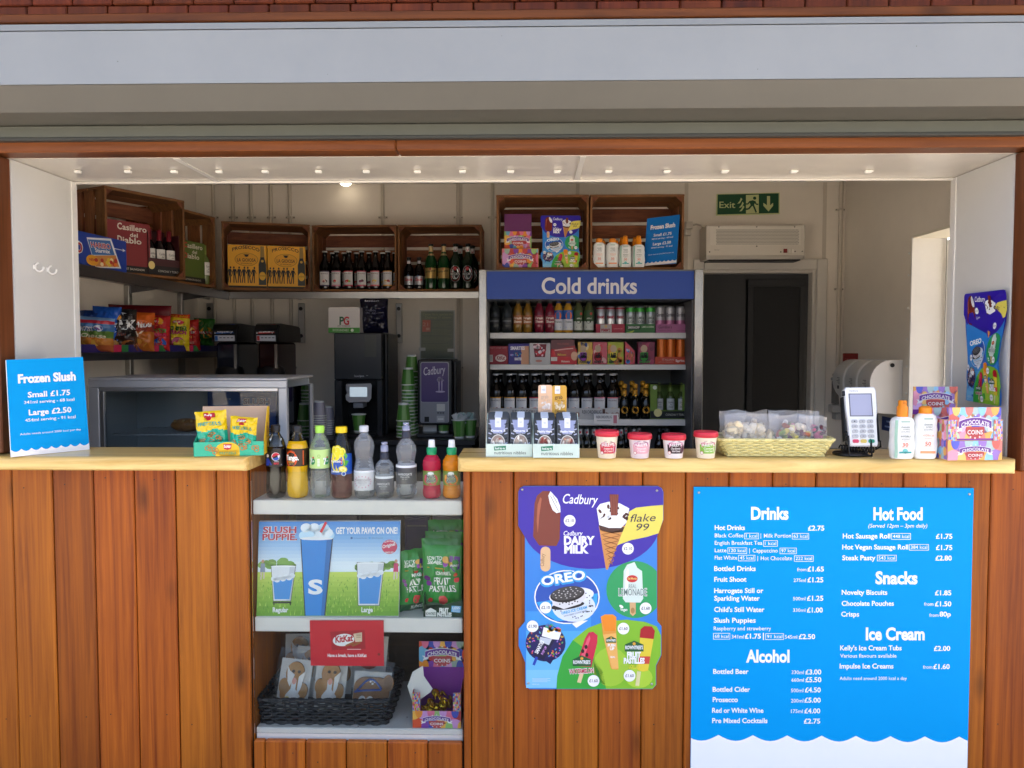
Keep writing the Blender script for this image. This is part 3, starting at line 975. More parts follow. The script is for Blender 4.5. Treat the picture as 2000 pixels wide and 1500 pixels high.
# wine boxes in the crates along the side wall
def wine_art(cv, red, bottles):
    cr = M('#d9cfc0'); rd = M('#b3232c')
    cv.t('C', .28, .38, .17, .12, rd if not red else cr, 2, .03); cv.t('asillero', .39, .92, .17, .11, cr, 2, .02)
    cv.t('del', .55, .72, .29, .075, cr, 2, .02)
    cv.t('D', .28, .38, .42, .12, rd if not red else cr, 2, .03); cv.t('iablo', .39, .80, .42, .11, cr, 2, .02)
    cv.rect(0, .86, 1, 1, M('#14100f'), 2)
    cv.t('CABERNET SAUVIGNON' if red else 'SAUVIGNON BLANC', .25, .85, .945, .04, cr, 3)
angA = crA.rotation_euler.z
def inA(u, y, z): return Vector(crA.location) + Matrix.Rotation(angA, 3, 'Z') @ Vector((u, y, z))
t_ = thing('wine_box', 'red boxed wine carton standing behind the blue sweet box', 'box', (0, 0, 0), 'wine cartons')
mb = MB(); W_, H_ = .25, .25
mb.box(0, W_, 0, .17, 0, H_, M('#7d2327', .5), bev=.002)
wine_art(CV(mb, lambda u, v, h: Vector((W_ * u, -h, H_ * (1 - v)))), True, 0)
mb.build('box', t_); put(t_, inA(-wA / 2 + .016, .035, .016), angA)
# open tray of wine bottles
WINEG = M('#120608', .08)
def wine_bottle(label, grp, glass, foil, lab='#d8d4cc'):
    t_ = thing('wine_bottle', label, 'bottle', (0, 0, 0), grp)
    H, r = .232, .028
    lathe_part('glass', [(r * .9, 0), (r, .006), (r, H * .6), (r * .8, H * .68), (.0115, H * .76), (.0105, H * .97), (.0001, H)], glass, t_, 16)
    lathe_part('foil', [(.0118, H * .76), (.0118, H * .99), (.0001, H + .002)], M(foil, .35), t_, 12)
    mb = MB(); cv = CV(mb, round_map(r), vs=1)
    cv.rect(-.03, .055, .03, .13, M(lab), 2, 8, 1)
    cv.t('Casillero', -.018, .018, .10, .012, M('#30201e'), 4); cv.t('del', -.006, .006, .087, .008, M('#30201e'), 4); cv.t('Diablo', -.014, .014, .07, .012, M('#30201e'), 4)
    mb.build('label', t_)
    return t_
t_ = thing('wine_tray', 'dark red open wine carton with small bottles in its cut-out front', 'box', (0, 0, 0), 'wine cartons')
mb = MB(); w_, d_ = .185, .12
for a in ((0, w_, .117, .12, 0, .24), (0, .004, 0, .117, 0, .215), (w_ - .004, w_, 0, .117, 0, .215), (.004, w_ - .004, 0, .003, 0, .085), (.004, w_ - .004, .003, .117, 0, .004)):
    mb.box(*a, M('#40171b', .5))
cv = CV(mb, lambda u, v, h: Vector((w_ * u, -h, .24 * (1 - v))))
cv.rect(.0, .80, 1, .995, M('#151010'), 1); cv.t('CONCHA Y TORO', .3, .95, .93, .045, M('#cfc8bc'), 2)
cv.disc(.1, .80, .10, M('#d8c27a'), 3, .085)
mb.build('carton', t_)
put(t_, inA(.025, .03, .016), angA)
wb = None
for i in range(3):
    p = inA(.025 + .036 + .058 * i, .07, .021)
    lb = f'small red wine bottle standing in the dark open carton, {ORD[i]} from the red wine box'
    if wb is None: wb = put(wine_bottle(lb, 'red wine bottles in the open carton', WINEG, '#7d1f2a'), p, angA)
    else: dup(wb, p, angA, lb)
angB = crB.rotation_euler.z
def inB(u, y, z): return Vector(crB.location) + Matrix.Rotation(angB, 3, 'Z') @ Vector((u, y, z))
t_ = thing('wine_box', 'green boxed white wine carton in the half hidden crate', 'box', (0, 0, 0), 'wine cartons')
mb = MB(); W_, H_ = .26, .235
mb.box(0, W_, 0, .17, 0, H_, M('#55672a', .5), bev=.002)
wine_art(CV(mb, lambda u, v, h: Vector((W_ * u, -h, H_ * (1 - v)))), False, 0)
mb.build('box', t_); put(t_, inB(-.12, .03, .016), angB)
o = wine_bottle('small white wine bottle beside the green wine carton', 'wine_', M('#5f6b3a', .1), '#6d7a34')
del o['group']
put(o, inB(.165, .05, .016), angB)
# blue sweet box in front of the first crate
p0, p1 = PZ(146, 512, SZ), PZ(243, 524, SZ)
p0 = Vector((-1.945, 1540 * 1.945 / (1034 - 143) - 2.5 + .0, SZ + .001)); p1 = Vector((-1.915, 1540 * 1.915 / (1034 - 243) - 2.5, SZ + .001))
hh = .15
dirx = (p1 - p0); dirx.z = 0
nx = Vector((-dirx.y, dirx.x, 0)).normalized()
t_ = thing('sweet_box', 'blue sweet carton picturing a sweet bag, in front of the wine crate', 'box', tuple(p0))
mb = MB()
q = [p0, p1, p1 + nx * .1, p0 + nx * .1]
mb.add([*q, *[v + Vector((0, 0, hh)) for v in q]], [(0, 1, 5, 4), (1, 2, 6, 5), (2, 3, 7, 6), (3, 0, 4, 7), (0, 3, 2, 1)], M('#23409a', .45))
mb.add([v + Vector((0, 0, hh)) for v in q], [(0, 1, 2, 3)], M('#b8bcc8', .5))
cv = CV(mb, affine(p0 + Vector((0, 0, hh)), p1 + Vector((0, 0, hh)), p0))
cv.t('O', -.02, .13, .62, .30, M('#e8e4e0'), 2, .07); cv.t('O', .0, .115, .61, .27, M('#b92a30'), 3, .03)
cv.poly([(.2, .14), (.68, .02), (.88, .88), (.36, .98)], M('#dfe2e8'), 1)
cv.poly([(.22, .19), (.66, .09), (.75, .5), (.30, .62)], M('#3a6fb0'), 2)
cv.t('HARIBO', .28, .68, .40, .15, M('#f0f0f0'), 4, .05, rot=-.14); cv.t('HARIBO', .285, .675, .395, .14, M('#c02a32'), 5, .02, rot=-.14)
cv.t('Starmix', .36, .66, .52, .11, M('#eeeeee'), 4, .03, rot=-.14)
cv.poly([(.30, .64), (.77, .50), (.84, .84), (.36, .95)], M('#c98a4a'), 2)
random.seed(5)
for i in range(16):
    cv.disc(random.uniform(.36, .78), random.uniform(.66, .86), .035, M(random.choice(['#d8b83a', '#b8342c', '#4a8a3c', '#e07a2a', '#e8d8b0'])), 3 + i % 3, .06, 8)
cv.disc(.30, .78, .12, M('#e0a02c'), 3, .16, 14)
cv.t('NEW', .24, .36, .80, .07, M('#b92a30'), 5, .03)
cv.line([(.74, .30), (.95, .30)], .02, M('#e6e6ea'), 3); cv.poly([(.92, .25), (.98, .30), (.92, .35)], M('#e6e6ea'), 3)
mb.build('box', t_)
# ---------------------------------------------------------------- the open drinks fridge
FY = 1.85
fx = lambda px, Y=FY: P(px, 680, Y).x
fr_ = thing('drinks_fridge', 'open fronted steel drinks fridge with a blue Cold drinks header', 'fridge', (fx(1154), 2.2, FLOOR))
FB = 2.52
STB = M('#a9a6a1', .22, 1.0, mott=.06, scale=2, name='brushed_steel')
for a, b in ((935, 950), (1355, 1373)):
    mb = MB(); mb.box(fx(a), fx(b), FY, FB + .05, FLOOR, FT, STB, bev=.004)
    mb.build('side_panel', fr_)
mb = MB()
mb.box(fx(950) + .001, fx(1355) - .001, FY + .012, FB + .05, P(1100, 584, FY).z + .0, FT - .002, M('#6d7075', .5))
mb.build('canopy', fr_)
mb = MB()
ya = FY + .003
HB = M('#0f3f9c', .38)
mb.box(fx(950) + .002, fx(1355) - .002, ya, ya + .008, P(1100, 584, FY).z, P(1100, 530, FY).z, HB)
cv = CV(mb, px_plane(ya))
cv.t('Cold drinks', 1058, 1244, 573, 30, M('#d8d8dc', .5), 1, .022, res=5)
mb.build('header_sign', fr_)
mb = MB()
INL = M('#5d5d60', .5)
mb.box(fx(950) + .001, fx(1355) - .001, FB, FB + .03, FLOOR, P(1100, 586, FY).z, M('#8d8e8c', .5))
for k in range(14):   # vent slots
    for z in (1.76, 1.36, 1.16):
        x = fx(1150) + k * .022
        mb.box(x, x + .012, FB - .002, FB - .0005, z, z + .006, BLACK)
mb.build('back_panel', fr_)
for a, b in ((950, 953), (1352, 1355)):
    mb = MB(); mb.box(fx(a) + .001, fx(b) - .001, FY + .02, FB - .001, FLOOR + .2, P(1100, 586, FY).z, INL)
    mb.build('inner_lining', fr_)
FSY = 2.03
FS = []
for yt, yb_ in ((650, 661), (712, 722), (819, 831)):
    z1_, z0_ = P(1150, yt, FSY).z, P(1150, yb_, FSY).z
    FS.append(z1_)
    mb = MB()
    mb.box(fx(954), fx(1350), FSY + .012, FB - .01, z1_ - .012, z1_ - .001, M('#a9a9a6', .4))
    mb.box(P(957, 650, FSY).x, P(1341, 650, FSY).x, FSY, FSY + .01, z0_, z1_, M('#d6d4cf', .35), bev=.002)
    mb.build('shelf', fr_)
mb = MB()
mb.box(fx(953), fx(1352), FY + .03, FB - .001, .75, .80, M('#3c3c3e', .5))
mb.build('deck', fr_)
mb = MB()
mb.box(fx(950) + .001, fx(1355) - .001, FY + .01, FY + .028, FLOOR, .80, M('#2a2a2c', .5))
mb.build('front_panel', fr_)

FR1 = 2.085
s1, s2, s3 = (z + .0005 for z in FS)
def fridge_row(maker, pxs, z, labels, Y=FR1, rz=None):
    p = None
    for i, px in enumerate(pxs):
        loc = (P(px + (random.uniform(-.9, .9) if rz is None else 0), 680, Y).x, Y + (random.uniform(-.012, .012) if rz is None else 0), z)
        r_ = random.uniform(-.12, .12) if rz is None else rz
        if p is None: p = put(maker(labels[i]), loc, r_)
        else: dup(p, loc, r_, labels[i])
    return p
def soft_bottle(name, label, H, r, body, capc, art, group, capr=.0125, waist=0.0):
    t_ = thing(name, label, 'bottle', (0, 0, 0), group)
    lathe_part('body', [(r * .8, 0), (r, .008), (r * (1 - waist), H * .25), (r, H * .45), (r, H * .62), (r * .86, H * .72), (capr, H * .84), (capr, H * .88)], body, t_)
    lathe_part('cap', [(capr + .002, H * .865), (capr + .002, H * .94), (capr * .6, H * .955), (capr * .6, H), (.0001, H)] if name == 'squash_bottle' else [(capr + .002, H * .87), (capr + .002, H), (.0001, H)], M(capc, .4), t_, 14)
    mb = MB(); art(CV(mb, round_map(r), vs=1), H, r); mb.build('label', t_)
    return t_
def art_band(hexs, txt, tc, z0, z1, extra=None):
    def f(cv, H, r):
        w_ = r * 1.45
        cv.rect(-w_, H * z0, w_, H * z1, M(hexs, .45), 2, 10, 1)
        for i, (s, v, c) in enumerate(txt): cv.t(s, -w_ * .62, w_ * .62, H * v, c, M(tc), 4, .03)
        if extra: extra(cv, H, r)
    return f
fridge_row(lambda lb: soft_bottle('water_bottle', lb, .20, .031, M('#3b3f42', .08, trans=.5, ior=1.3), '#1b1b1d', art_band('#1c1e20', [('HARROGATE', .32, .008)], '#9fa3a6', .24, .42), 'water bottles in the fridge'),
           (967, 990), s1, ['clear water bottle with black label, beside the fridge steel post', 'clear water bottle with black label, beside the yellow squash bottle'])
def fs_art(c1):
    return art_band(c1, [('Fruit', .40, .013), ('Shoot', .30, .013)], '#efe6d8', .25, .52)
lbs = [f'orange squash bottle on the top fridge shelf, {a}' for a in ('next to the water bottles', 'next to the pink squash')]
fridge_row(lambda lb: soft_bottle('squash_bottle', lb, .196, .0275, M('#7a5a20', .12), '#3e403f', fs_art('#9a5a28'), 'squash bottles in the fridge'), (1011, 1031), s1, lbs)
fridge_row(lambda lb: soft_bottle('squash_bottle', lb, .196, .0275, M('#6d1a2c', .12), '#3e403f', fs_art('#8a2038'), 'squash bottles in the fridge'), (1052, 1073), s1,
           [f'dark pink squash bottle on the top fridge shelf, {a}' for a in ('next to the orange squash', 'next to the orange juice')])
def oj(cv, H, r):
    cv.rect(-r * 1.5, H * .40, r * 1.5, H * .66, M('#2b5fa8'), 2, 10, 1); cv.rect(-r * 1.5, H * .08, r * 1.5, H * .40, M('#c8ccd2'), 2, 10, 1)
    cv.disc(0, H * .5, .019, M('#e06a1e'), 4, .024); cv.t('Tropicana', -.02, .02, H * .30, .010, M('#2a4a3c'), 4, .02); cv.rect(-.016, H * .14, .014, H * .18, M('#2e6fc0'), 4)
fridge_row(lambda lb: soft_bottle('juice_bottle', lb, .196, .0285, M('#b98a2c', .2), '#17336e', oj, 'juice bottles in the fridge', .015), (1091, 1110), s1,
           ['orange juice bottle with blue cap, next to the pink squash', 'orange juice bottle with blue cap, next to the green juice'])
def gj(cv, H, r):
    cv.rect(-r * 1.5, H * .34, r * 1.5, H * .66, M('#31502a'), 2, 10, 1); cv.rect(-r * 1.5, H * .08, r * 1.5, H * .34, M('#b9bcb4'), 2, 10, 1)
    cv.disc(-.002, H * .38, .016, M('#243a1a'), 4, .022); cv.t('APPLE', -.014, .014, H * .40, .008, M('#d8dcc8'), 6, .02); cv.disc(.012, H * .56, .008, M('#b2382a'), 4); cv.rect(-.016, H * .14, .012, H * .19, M('#4a4f46'), 4)
fridge_row(lambda lb: soft_bottle('juice_bottle', lb, .196, .0285, M('#4a5232', .15), '#1b1d1a', gj, 'juice bottles in the fridge', .015), (1130, 1149), s1,
           ['green apple juice bottle with dark cap, next to the orange juice', 'green apple juice bottle with dark cap, next to the red cans'])
def can(label, art, rim='#9fa2a5', group='drink cans in the fridge', H=.152, r=.0268):
    t_ = thing('drink_can', label, 'can', (0, 0, 0), group)
    mb = MB()
    mb.lathe([(r * .82, 0), (r, .008), (r, H - .014), (r * .84, H - .004), (r * .84, H), (r * .78, H - .003), (.0001, H - .003)], M('#b4b8bc', .28, .85, name='aluminium'), 20)
    art(CV(mb, round_map(r), vs=1), H, r)
    mb.build('can_body', t_)
    mb = MB(); mb.box(-.006, .006, -.012, .008, H - .0028, H - .0012, M('#c9cccf', .3, .9), bev=.0004); mb.build('ring_pull', t_)
    return t_
def can_art(bands, txts):
    def f(cv, H, r):
        for z0, z1, hx in bands: cv.rect(-r * 1.55, z0 * H, r * 1.55, z1 * H, M(hx, .3, .3), 2, 10, 1)
        for s, z, c, hx, w_ in txts: cv.t(s, -w_, w_, z * H, c, M(hx), 4, .03)
    return f
def tray(label, px0, px1, ytop, z, base, art, depth=.2, Y=FR1 - .034):
    xa, xb_ = P(px0, 680, Y).x, P(px1, 680, Y).x
    t_ = thing('can_tray', label, 'tray', ((xa + xb_) / 2, Y, z), 'card trays of drink cans')
    h = P(px0, ytop, Y).z - z
    mb = MB(); m_ = M(base, .5)
    mb.box(xa, xb_, Y, Y + .002, z, z + h, m_); mb.box(xa, xa + .002, Y + .002, Y + depth, z, z + h, m_); mb.box(xb_ - .002, xb_, Y + .002, Y + depth, z, z + h, m_)
    mb.box(xa, xb_, Y + .0025, Y + depth, z, z + .002, m_)
    art(CV(mb, lambda u, v, q: Vector((xa + (xb_ - xa) * u, Y - q, z + h * (1 - v)))))
    mb.build('tray', t_)
fridge_row(lambda lb: can(lb, can_art([(.0, .16, '#9c2136'), (.88, .93, '#9c2136')], [("PIMM'S", .52, .017, '#9c2136', .024)])), (1173, 1192, 1211), s1 + .002,
           [f'silver and red slim can in the red tray, {a}' for a in ('next to the green juice', 'middle of its three', 'next to the green topped cans')], rz=0)
fridge_row(lambda lb: can(lb, can_art([(.78, .93, '#3f9a3c'), (.30, .66, '#a9b0ad')], [('LIME &', .50, .014, '#4a4f4c', .018), ('SODA', .36, .014, '#4a4f4c', .018)])), (1231, 1250, 1270), s1 + .002,
           [f'silver slim can with green top in the green tray, {a}' for a in ('next to the red tray', 'middle of its three', 'next to the pink tray')], rz=0)
fridge_row(lambda lb: can(lb, can_art([(.0, .46, '#b06a8e'), (.46, .93, '#a7a5a8')], [("Gordon's", .60, .02, '#3f3c40', .026)])), (1289, 1308, 1328), s1 + .002,
           [f'silver and pink slim can in the pink tray, {a}' for a in ('next to the green tray', 'middle of its three', 'at the end of the shelf')], rz=0)
def ta(word, bits):
    def f(cv):
        for b in bits: b(cv)
    return f
tray('red card tray of cans on the top fridge shelf', 1164, 1220, 633, s1, '#a3243c', lambda cv: (cv.rect(.15, .04, .54, .98, M('#a9a3a0'), 1), cv.t("PIMM'S", .18, .50, .88, .34, M('#a3243c'), 2, .03), cv.disc(.34, .28, .05, M('#c9a86a'), 2, .16), cv.t('LEMONADE', .62, .92, .6, .12, M('#d88a94'), 2)))
tray('green card tray of cans on the top fridge shelf', 1222, 1279, 633, s1, '#2f6a34', lambda cv: (cv.rect(.04, .2, .5, .6, M('#16241a'), 1), cv.t('SMIRNOFF', .07, .47, .52, .26, M('#c8ccc4'), 2, .03), cv.t('LIME & SODA', .55, .96, .42, .2, M('#c8d4bc'), 2, .02), cv.poly([(.0, 1), (.3, .72), (.22, 1)], M('#a8c43c'), 1)))
tray('pink card tray of cans on the top fridge shelf', 1281, 1341, 633, s1, '#a9608c', lambda cv: (cv.t("Gordon's", .08, .52, .5, .34, M('#4a2440'), 2, .01, .2), cv.t('PREMIUM PINK', .06, .5, .78, .1, M('#6b3a5a'), 2), cv.t('GIN & TONIC', .66, .95, .8, .1, M('#6b3a5a'), 2)))

# second shelf: snacks
Y2 = 2.06
def snack(name, label, cat, px0, px1, y0, base, art, depth=.16, group='snack cartons in the fridge'):
    xa, xb_ = P(px0, 680, Y2).x, P(px1, 680, Y2).x
    h = P(px0, y0, Y2).z - s2
    return carton_on(name, label, cat, px0, px1, h, s2, Y2, depth, base, art, group)
def clut(cv, u0, v0, u1, v1, cols, n, r, L=3, seed=1):
    rnd = random.Random(seed)
    for i in range(n):
        cv.disc(rnd.uniform(u0, u1), rnd.uniform(v0, v1), r * rnd.uniform(.6, 1.2), M(rnd.choice(cols), .4), L + i % 3, r * rnd.uniform(.6, 1.4), 8, rot=rnd.uniform(0, 3))
snack('chocolate_carton', 'plain red carton of chocolate bars with a white barcode', 'carton', 951, 992, 676, '#8f1a28', lambda cv: (cv.rect(.02, .48, .28, .86, M('#d8d4cc'), 1), [cv.rect(.04 + i * .026, .5, .052 + i * .026, .82, INK, 2) for i in range(9)], cv.disc(.66, .66, .26, M('#d8c8c0'), 1, .2), cv.t('KitKat', .46, .86, .74, .2, M('#8f1a28'), 2, .03, .2), cv.t('4 fingers crispy wafer', .05, .95, .12, .07, M('#d8a8a4'), 1)))
snack('chocolate_carton', 'purple and peach carton of chocolate tubes', 'carton', 993, 1033, 671, '#33297a', lambda cv: (cv.rect(.62, .12, 1, 1, M('#c99472'), 1), cv.t('SMARTIES', .1, .80, .30, .16, M('#e4e0e4'), 3, .04), cv.t('SMARTIES', .3, .64, .80, .12, M('#e4e0e4'), 3, .04), cv.disc(.44, .46, .22, M('#20407a'), 2, .1), clut(cv, .15, .45, .6, .6, ['#b82a3c', '#3a8ac0', '#c9a02c'], 8, .04), cv.disc(.17, .55, .09, M('#9a8cc8'), 2, .05)))
snack('chocolate_carton', 'white carton with a cut-out front full of red and silver wrappers', 'carton', 1034, 1075, 670, '#bdbab8', lambda cv: (cv.poly([(.18, .05), (.82, .05), (.74, .66), (.26, .66)], M('#6a1420'), 1), clut(cv, .25, .1, .75, .6, ['#c02434', '#d8d4d8', '#e8c8cc', '#a01a2a'], 26, .07, 2, 4), cv.disc(.45, .84, .16, M('#b8796c'), 1, .06)))
snack('chocolate_carton', 'bright red carton with shiny red chocolate bags showing', 'carton', 1076, 1127, 682, '#c22a30', lambda cv: (cv.rect(0, -.62, .9, .0, M('#5c1620', .3), 0), cv.t('MALTESERS', .25, .7, -.3, .1, M('#a84a44'), 2), cv.poly([(.12, .05), (.92, -.25), (.95, .2), (.8, .5), (.2, .5)], M('#9a161e', .2), 2), cv.line([(.14, .08), (.5, .0), (.85, -.05)], .07, M('#e0a8a4', .2), 3), cv.t('Maltesers', .26, .58, .42, .13, M('#e0b03c'), 4, .03), cv.rect(.0, .52, .24, .78, M('#d8cfc4'), 2), cv.disc(.9, .45, .13, M('#d8a88a'), 3, .3), cv.t('Maltesers', .4, .72, .86, .12, M('#e8d0c0'), 4, .03)))
def up(bgc, bowl, dots, word, low):
    def f(cv):
        clut(cv, .08, .08, .9, .95, dots, 16, .13, 1, len(word) * 7 + ord(bgc[2]))
        cv.rect(.12, .50, .62, .72, M('#171418'), 5); cv.disc(.37, .72, .25, M('#171418'), 5, .16)
        cv.rect(.15, .46, .59, .72, M(bowl), 6); cv.disc(.37, .70, .22, M(bowl), 6, .14)
        cv.t('UP', .22, .54, .70, .2, M('#171418'), 8, .04)
        cv.disc(.36, .30, .2, M('#b59a7c', .3), 5, .17)
        cv.t(word, .1, .75, .94, .09, M('#171418') if low is None else M(low), 8, .03)
    return f
GUP = 'flat snack packs with a bowl design'
snack('snack_pack', 'yellow and blue snack pack with a purple bowl drawn on it', 'snack pack', 1129, 1157, 668, '#c9a24a', up('#c9a24a', '#8a2f9a', ['#3a5aa0', '#d8c490', '#2f4a8c', '#d0a03c'], 'FUDGE', None), .05, GUP)
snack('snack_pack', 'pink snack pack with a red bowl drawn on it', 'snack pack', 1158, 1186, 668, '#c05a66', up('#c05a66', '#b01c28', ['#d8a8a0', '#a83040', '#c84450'], 'BERRY', None), .05, GUP)
snack('snack_pack', 'yellow green snack pack with a yellow bowl drawn on it', 'snack pack', 1187, 1218, 668, '#a8b03a', up('#a8b03a', '#d8c82c', ['#c98a2a', '#7a9a34', '#d07a2a'], 'MELON', None), .05, GUP)
snack('snack_pack', 'green and dark pink snack pack with a green bowl drawn on it', 'snack pack', 1246, 1279, 668, '#8a2f4c', up('#8a2f4c', '#2f9a2c', ['#a83a5c', '#6d2440', '#7a3048'], 'MINT', '#3aa03a'), .05, GUP)
# a wedge shaped sandwich pack
xa, xb_ = P(1221, 690, Y2).x, P(1240, 690, Y2).x
h = P(1220, 667, Y2).z - s2
t_ = thing('sandwich_pack', 'pointed pink card pack between the snack packs on the second fridge shelf', 'snack pack', (xa, Y2, s2))
mb = MB()
mb.prism([(xa, s2), (xb_, s2), (xb_, s2 + h * .58), (xa, s2 + h)], Y2, Y2 + .1, M('#d8505c', .45), 'y')
cv = CV(mb, lambda u, v, q: Vector((xa + (xb_ - xa) * u, Y2 - q, s2 + h * (1 - v))))
cv.poly([(.1, .28), (.8, .5), (.8, .62), (.1, .42)], M('#2f6fc0'), 1); cv.t('BIG', .14, .46, .42, .09, M('#e8e8ea'), 2, .02)
clut(cv, .15, .55, .85, .82, ['#b0603c', '#c87a50', '#8a4430'], 10, .12, 2, 9); cv.disc(.3, .88, .22, M('#3a8ad0'), 4, .09)
mb.build('pack', t_)
fridge_row(lambda lb: can(lb, can_art([(.0, .26, '#3c5a9a'), (.05, .93, '#cf6a24')], []), group='spritz cans in the fridge'), (1292, 1310, 1329), s2 + .002,
           [f'orange slim can in the orange tray, {a}' for a in ('next to the snack packs', 'middle of its three', 'at the end of the shelf')], rz=0)
tray('orange card tray of cans on the second fridge shelf', 1280, 1341, 697, s2, '#c9482c', lambda cv: (cv.t('ITALIAN', .22, .60, .5, .26, M('#e0b8a8'), 2, .01), cv.t('LOW CALORIE SPRITZ', .1, .58, .74, .1, M('#e0b8a8'), 2), cv.t('Spritz', .66, .96, .66, .3, M('#f0e4dc'), 2, .03, .25, rot=-.12)))

# third shelf: ciders, prosecco, white wine
Y3 = FR1
fl = ['mango and raspberry', 'mango and raspberry', 'mango and raspberry', 'strawberry and lime', 'strawberry and lime', 'wild berry', 'passion fruit', 'passion fruit', 'watermelon', 'pineapple']
for i, (px, f_) in enumerate(zip((968, 995, 1019, 1044, 1070, 1097, 1121, 1145, 1171, 1196), fl)):
    cider_at(f_, (P(px, 800, Y3).x, Y3, s3), f'dark {f_} cider bottle on the third fridge shelf, {ORD[i]} from the steel post', random.uniform(-.1, .1))
    if i % 1 == 0:
        cider_at(f_, (P(px + 8, 800, Y3).x, Y3 + .09, s3), f'dark cider bottle behind the {ORD[i]} one of the front row on the third fridge shelf', .4)
for o in bpy.data.objects:
    if o.name.startswith('cider_bottle') and o.location.y > FR1 - .01 and o.location.z < SZ - .1: o.scale = (1.06, 1.06, 1.06)
def cider_tray(px0, px1, ytop, hill, label):
    def art(cv):
        cv.t('REKORDERLIG', .30, .66, .5, .3, M('#3d3d42'), 2, .01)
        cv.line([(.34, .62), (.62, .62)], .03, M('#8a8a8c'), 1)
        pts = [(0, .8)] + [(.25 * k / 6, .35 + .22 * ((k * 37) % 5) / 5) for k in range(7)] + [(.25, .8)]
        cv.poly(pts, M(hill), 1)
        cv.poly([(.74 + p[0], p[1]) for p in pts], M(hill), 1)
        cv.rect(.68, .08, .73, .9, M('#5a3a30'), 1)
    xa, xb_ = P(px0, 800, Y3 - .04).x, P(px1, 800, Y3 - .04).x
    z1_ = P(px0, ytop, Y3 - .04).z
    carton_on('cider_tray', label, 'tray', px0, px1, z1_ - s3, s3, Y3 - .042, .004, '#b9b7b4', art, 'cider card trays')
cider_tray(956, 1105, 797, '#d0765c', 'pale printed card strip in front of the cider, behind the nut packs')
cider_tray(1106, 1211, 797, '#8a6a5c', 'pale printed card strip in front of the cider, next to the prosecco')
xa, xb_ = P(1160, 815, FSY - .008).x, P(1208, 815, FSY - .008).x
t_ = thing('shelf_card', 'small white cider card clipped on the third fridge shelf edge', 'card', (xa, FSY, s3 - .08))
mb = MB()
z0_, z1_ = P(1180, 829, FSY - .008).z, P(1180, 808, FSY - .008).z
mb.box(xa, xb_, FSY - .006, FSY - .003, z0_, z1_, M('#d8d6d4', .5))
cv = CV(mb, px_plane(FSY - .006)); cv.t('REKORDERLIG', 1165, 1195, 817, 5, M('#4a4a50'), 2, .01); cv.rect(1198, 811, 1205, 827, M('#b8707c'), 1); cv.rect(1166, 821, 1192, 822.5, M('#9a9a9c'), 1)
mb.build('card', t_)
def prosecco(label):
    H, r = .205, .029
    t_ = thing('prosecco_bottle', label, 'bottle', (0, 0, 0), 'small prosecco bottles in the fridge')
    lathe_part('glass', [(r * .9, 0), (r, .006), (r, H * .45), (r * .75, H * .58), (.014, H * .70), (.012, H * .95), (.0001, H * .96)], M('#0b0d0a', .08), t_)
    lathe_part('foil', [(.0185, H * .62), (.015, H * .70), (.0125, H * .86), (.0155, H * .89), (.0155, H * .97), (.0001, H)], M('#d8982a', .35, .3), t_, 14)
    mb = MB(); cv = CV(mb, round_map(r), vs=1)
    cv.disc(0, .052, .022, M('#d8a02c', .4), 3, .021, 16); cv.disc(0, .052, .018, M('#c98a1c', .4), 4, .016, 16); cv.t('LA GIOIOSA', -.014, .014, .05, .004, INK, 5)
    mb.build('label', t_)
    mb = MB(); cv2 = CV(mb, round_map(.02), vs=1); cv2.disc(0, H * .66, .009, INK, 2); cv2.disc(0, H * .66, .006, M('#d8a02c'), 3)
    mb.build('neck_label', t_)
    return t_
fridge_row(prosecco, (1220, 1241, 1262), s3, ['gold topped prosecco bottle next to the cider on the third fridge shelf', 'gold topped prosecco bottle in the middle of the front three', 'gold topped prosecco bottle next to the green wine carton'], rz=0)
p_ = bpy.data.objects['prosecco_bottle']
for px, lb in ((1213, 'next to the cider'), (1234, 'in the middle'), (1255, 'next to the wine carton')):
    dup(p_, (P(px, 800, Y3 + .1).x, Y3 + .1, s3 + .012), 0, f'gold topped prosecco bottle in the back row of three, {lb}')
# green carton of white wine
Yw = FR1 - .03
t_ = thing('wine_tray', 'green cut-out wine carton with white wine bottles on the third fridge shelf', 'carton', (P(1307, 800, Yw).x, Yw, s3))
mb = MB()
GW = M('#6f8a2e', .5)
xa, xb_, zt_ = P(1270, 800, Yw).x, P(1346, 800, Yw).x, P(1300, 750, Yw).z
mb.box(xa, xb_, Yw + .14, Yw + .143, s3, zt_, GW); mb.box(xa, xa + .003, Yw, Yw + .14, s3, zt_, GW); mb.box(xb_ - .003, xb_, Yw, Yw + .14, s3, zt_, GW)
mb.box(xa + .003, xb_ - .003, Yw, Yw + .14, zt_ - .003, zt_, M('#1d2212'))
mb.box(xa + .003, xb_ - .003, Yw, Yw + .003, s3, s3 + .05, M('#5f7a28', .5))
mb.box(xa + .003, xa + .04, Yw, Yw + .003, s3 + .05, zt_ - .003, GW); mb.box(xb_ - .04, xb_ - .003, Yw, Yw + .003, s3 + .05, zt_ - .003, GW)
cv = CV(mb, px_plane(Yw)); cv.rect(1270, 803, 1346, 817, M('#121410'), 1); cv.t('CONCHA Y TORO', 1300, 1338, 812, 4, M('#cfcabc'), 2); cv.disc(1285, 806, 8, M('#d8cf8c'), 3, 8); cv.disc(1279, 757, 4, M('#d8d8c8'), 1)
mb.build('carton', t_)
w2 = None
for i, px in enumerate((1287, 1309, 1331)):
    lb = f'white wine bottle inside the green fridge carton, {ORD[i]} from the prosecco'
    loc = (P(px, 800, Yw + .06).x, Yw + .06, s3 + .001)
    if w2 is None:
        w2 = put(wine_bottle(lb, 'white wine bottles in the fridge', M('#4c5a2a', .1), '#7d8f3a', '#cfcfc8'), loc); w2.scale = (.88, .88, .88)
    else: dup(w2, loc, 0, lb)
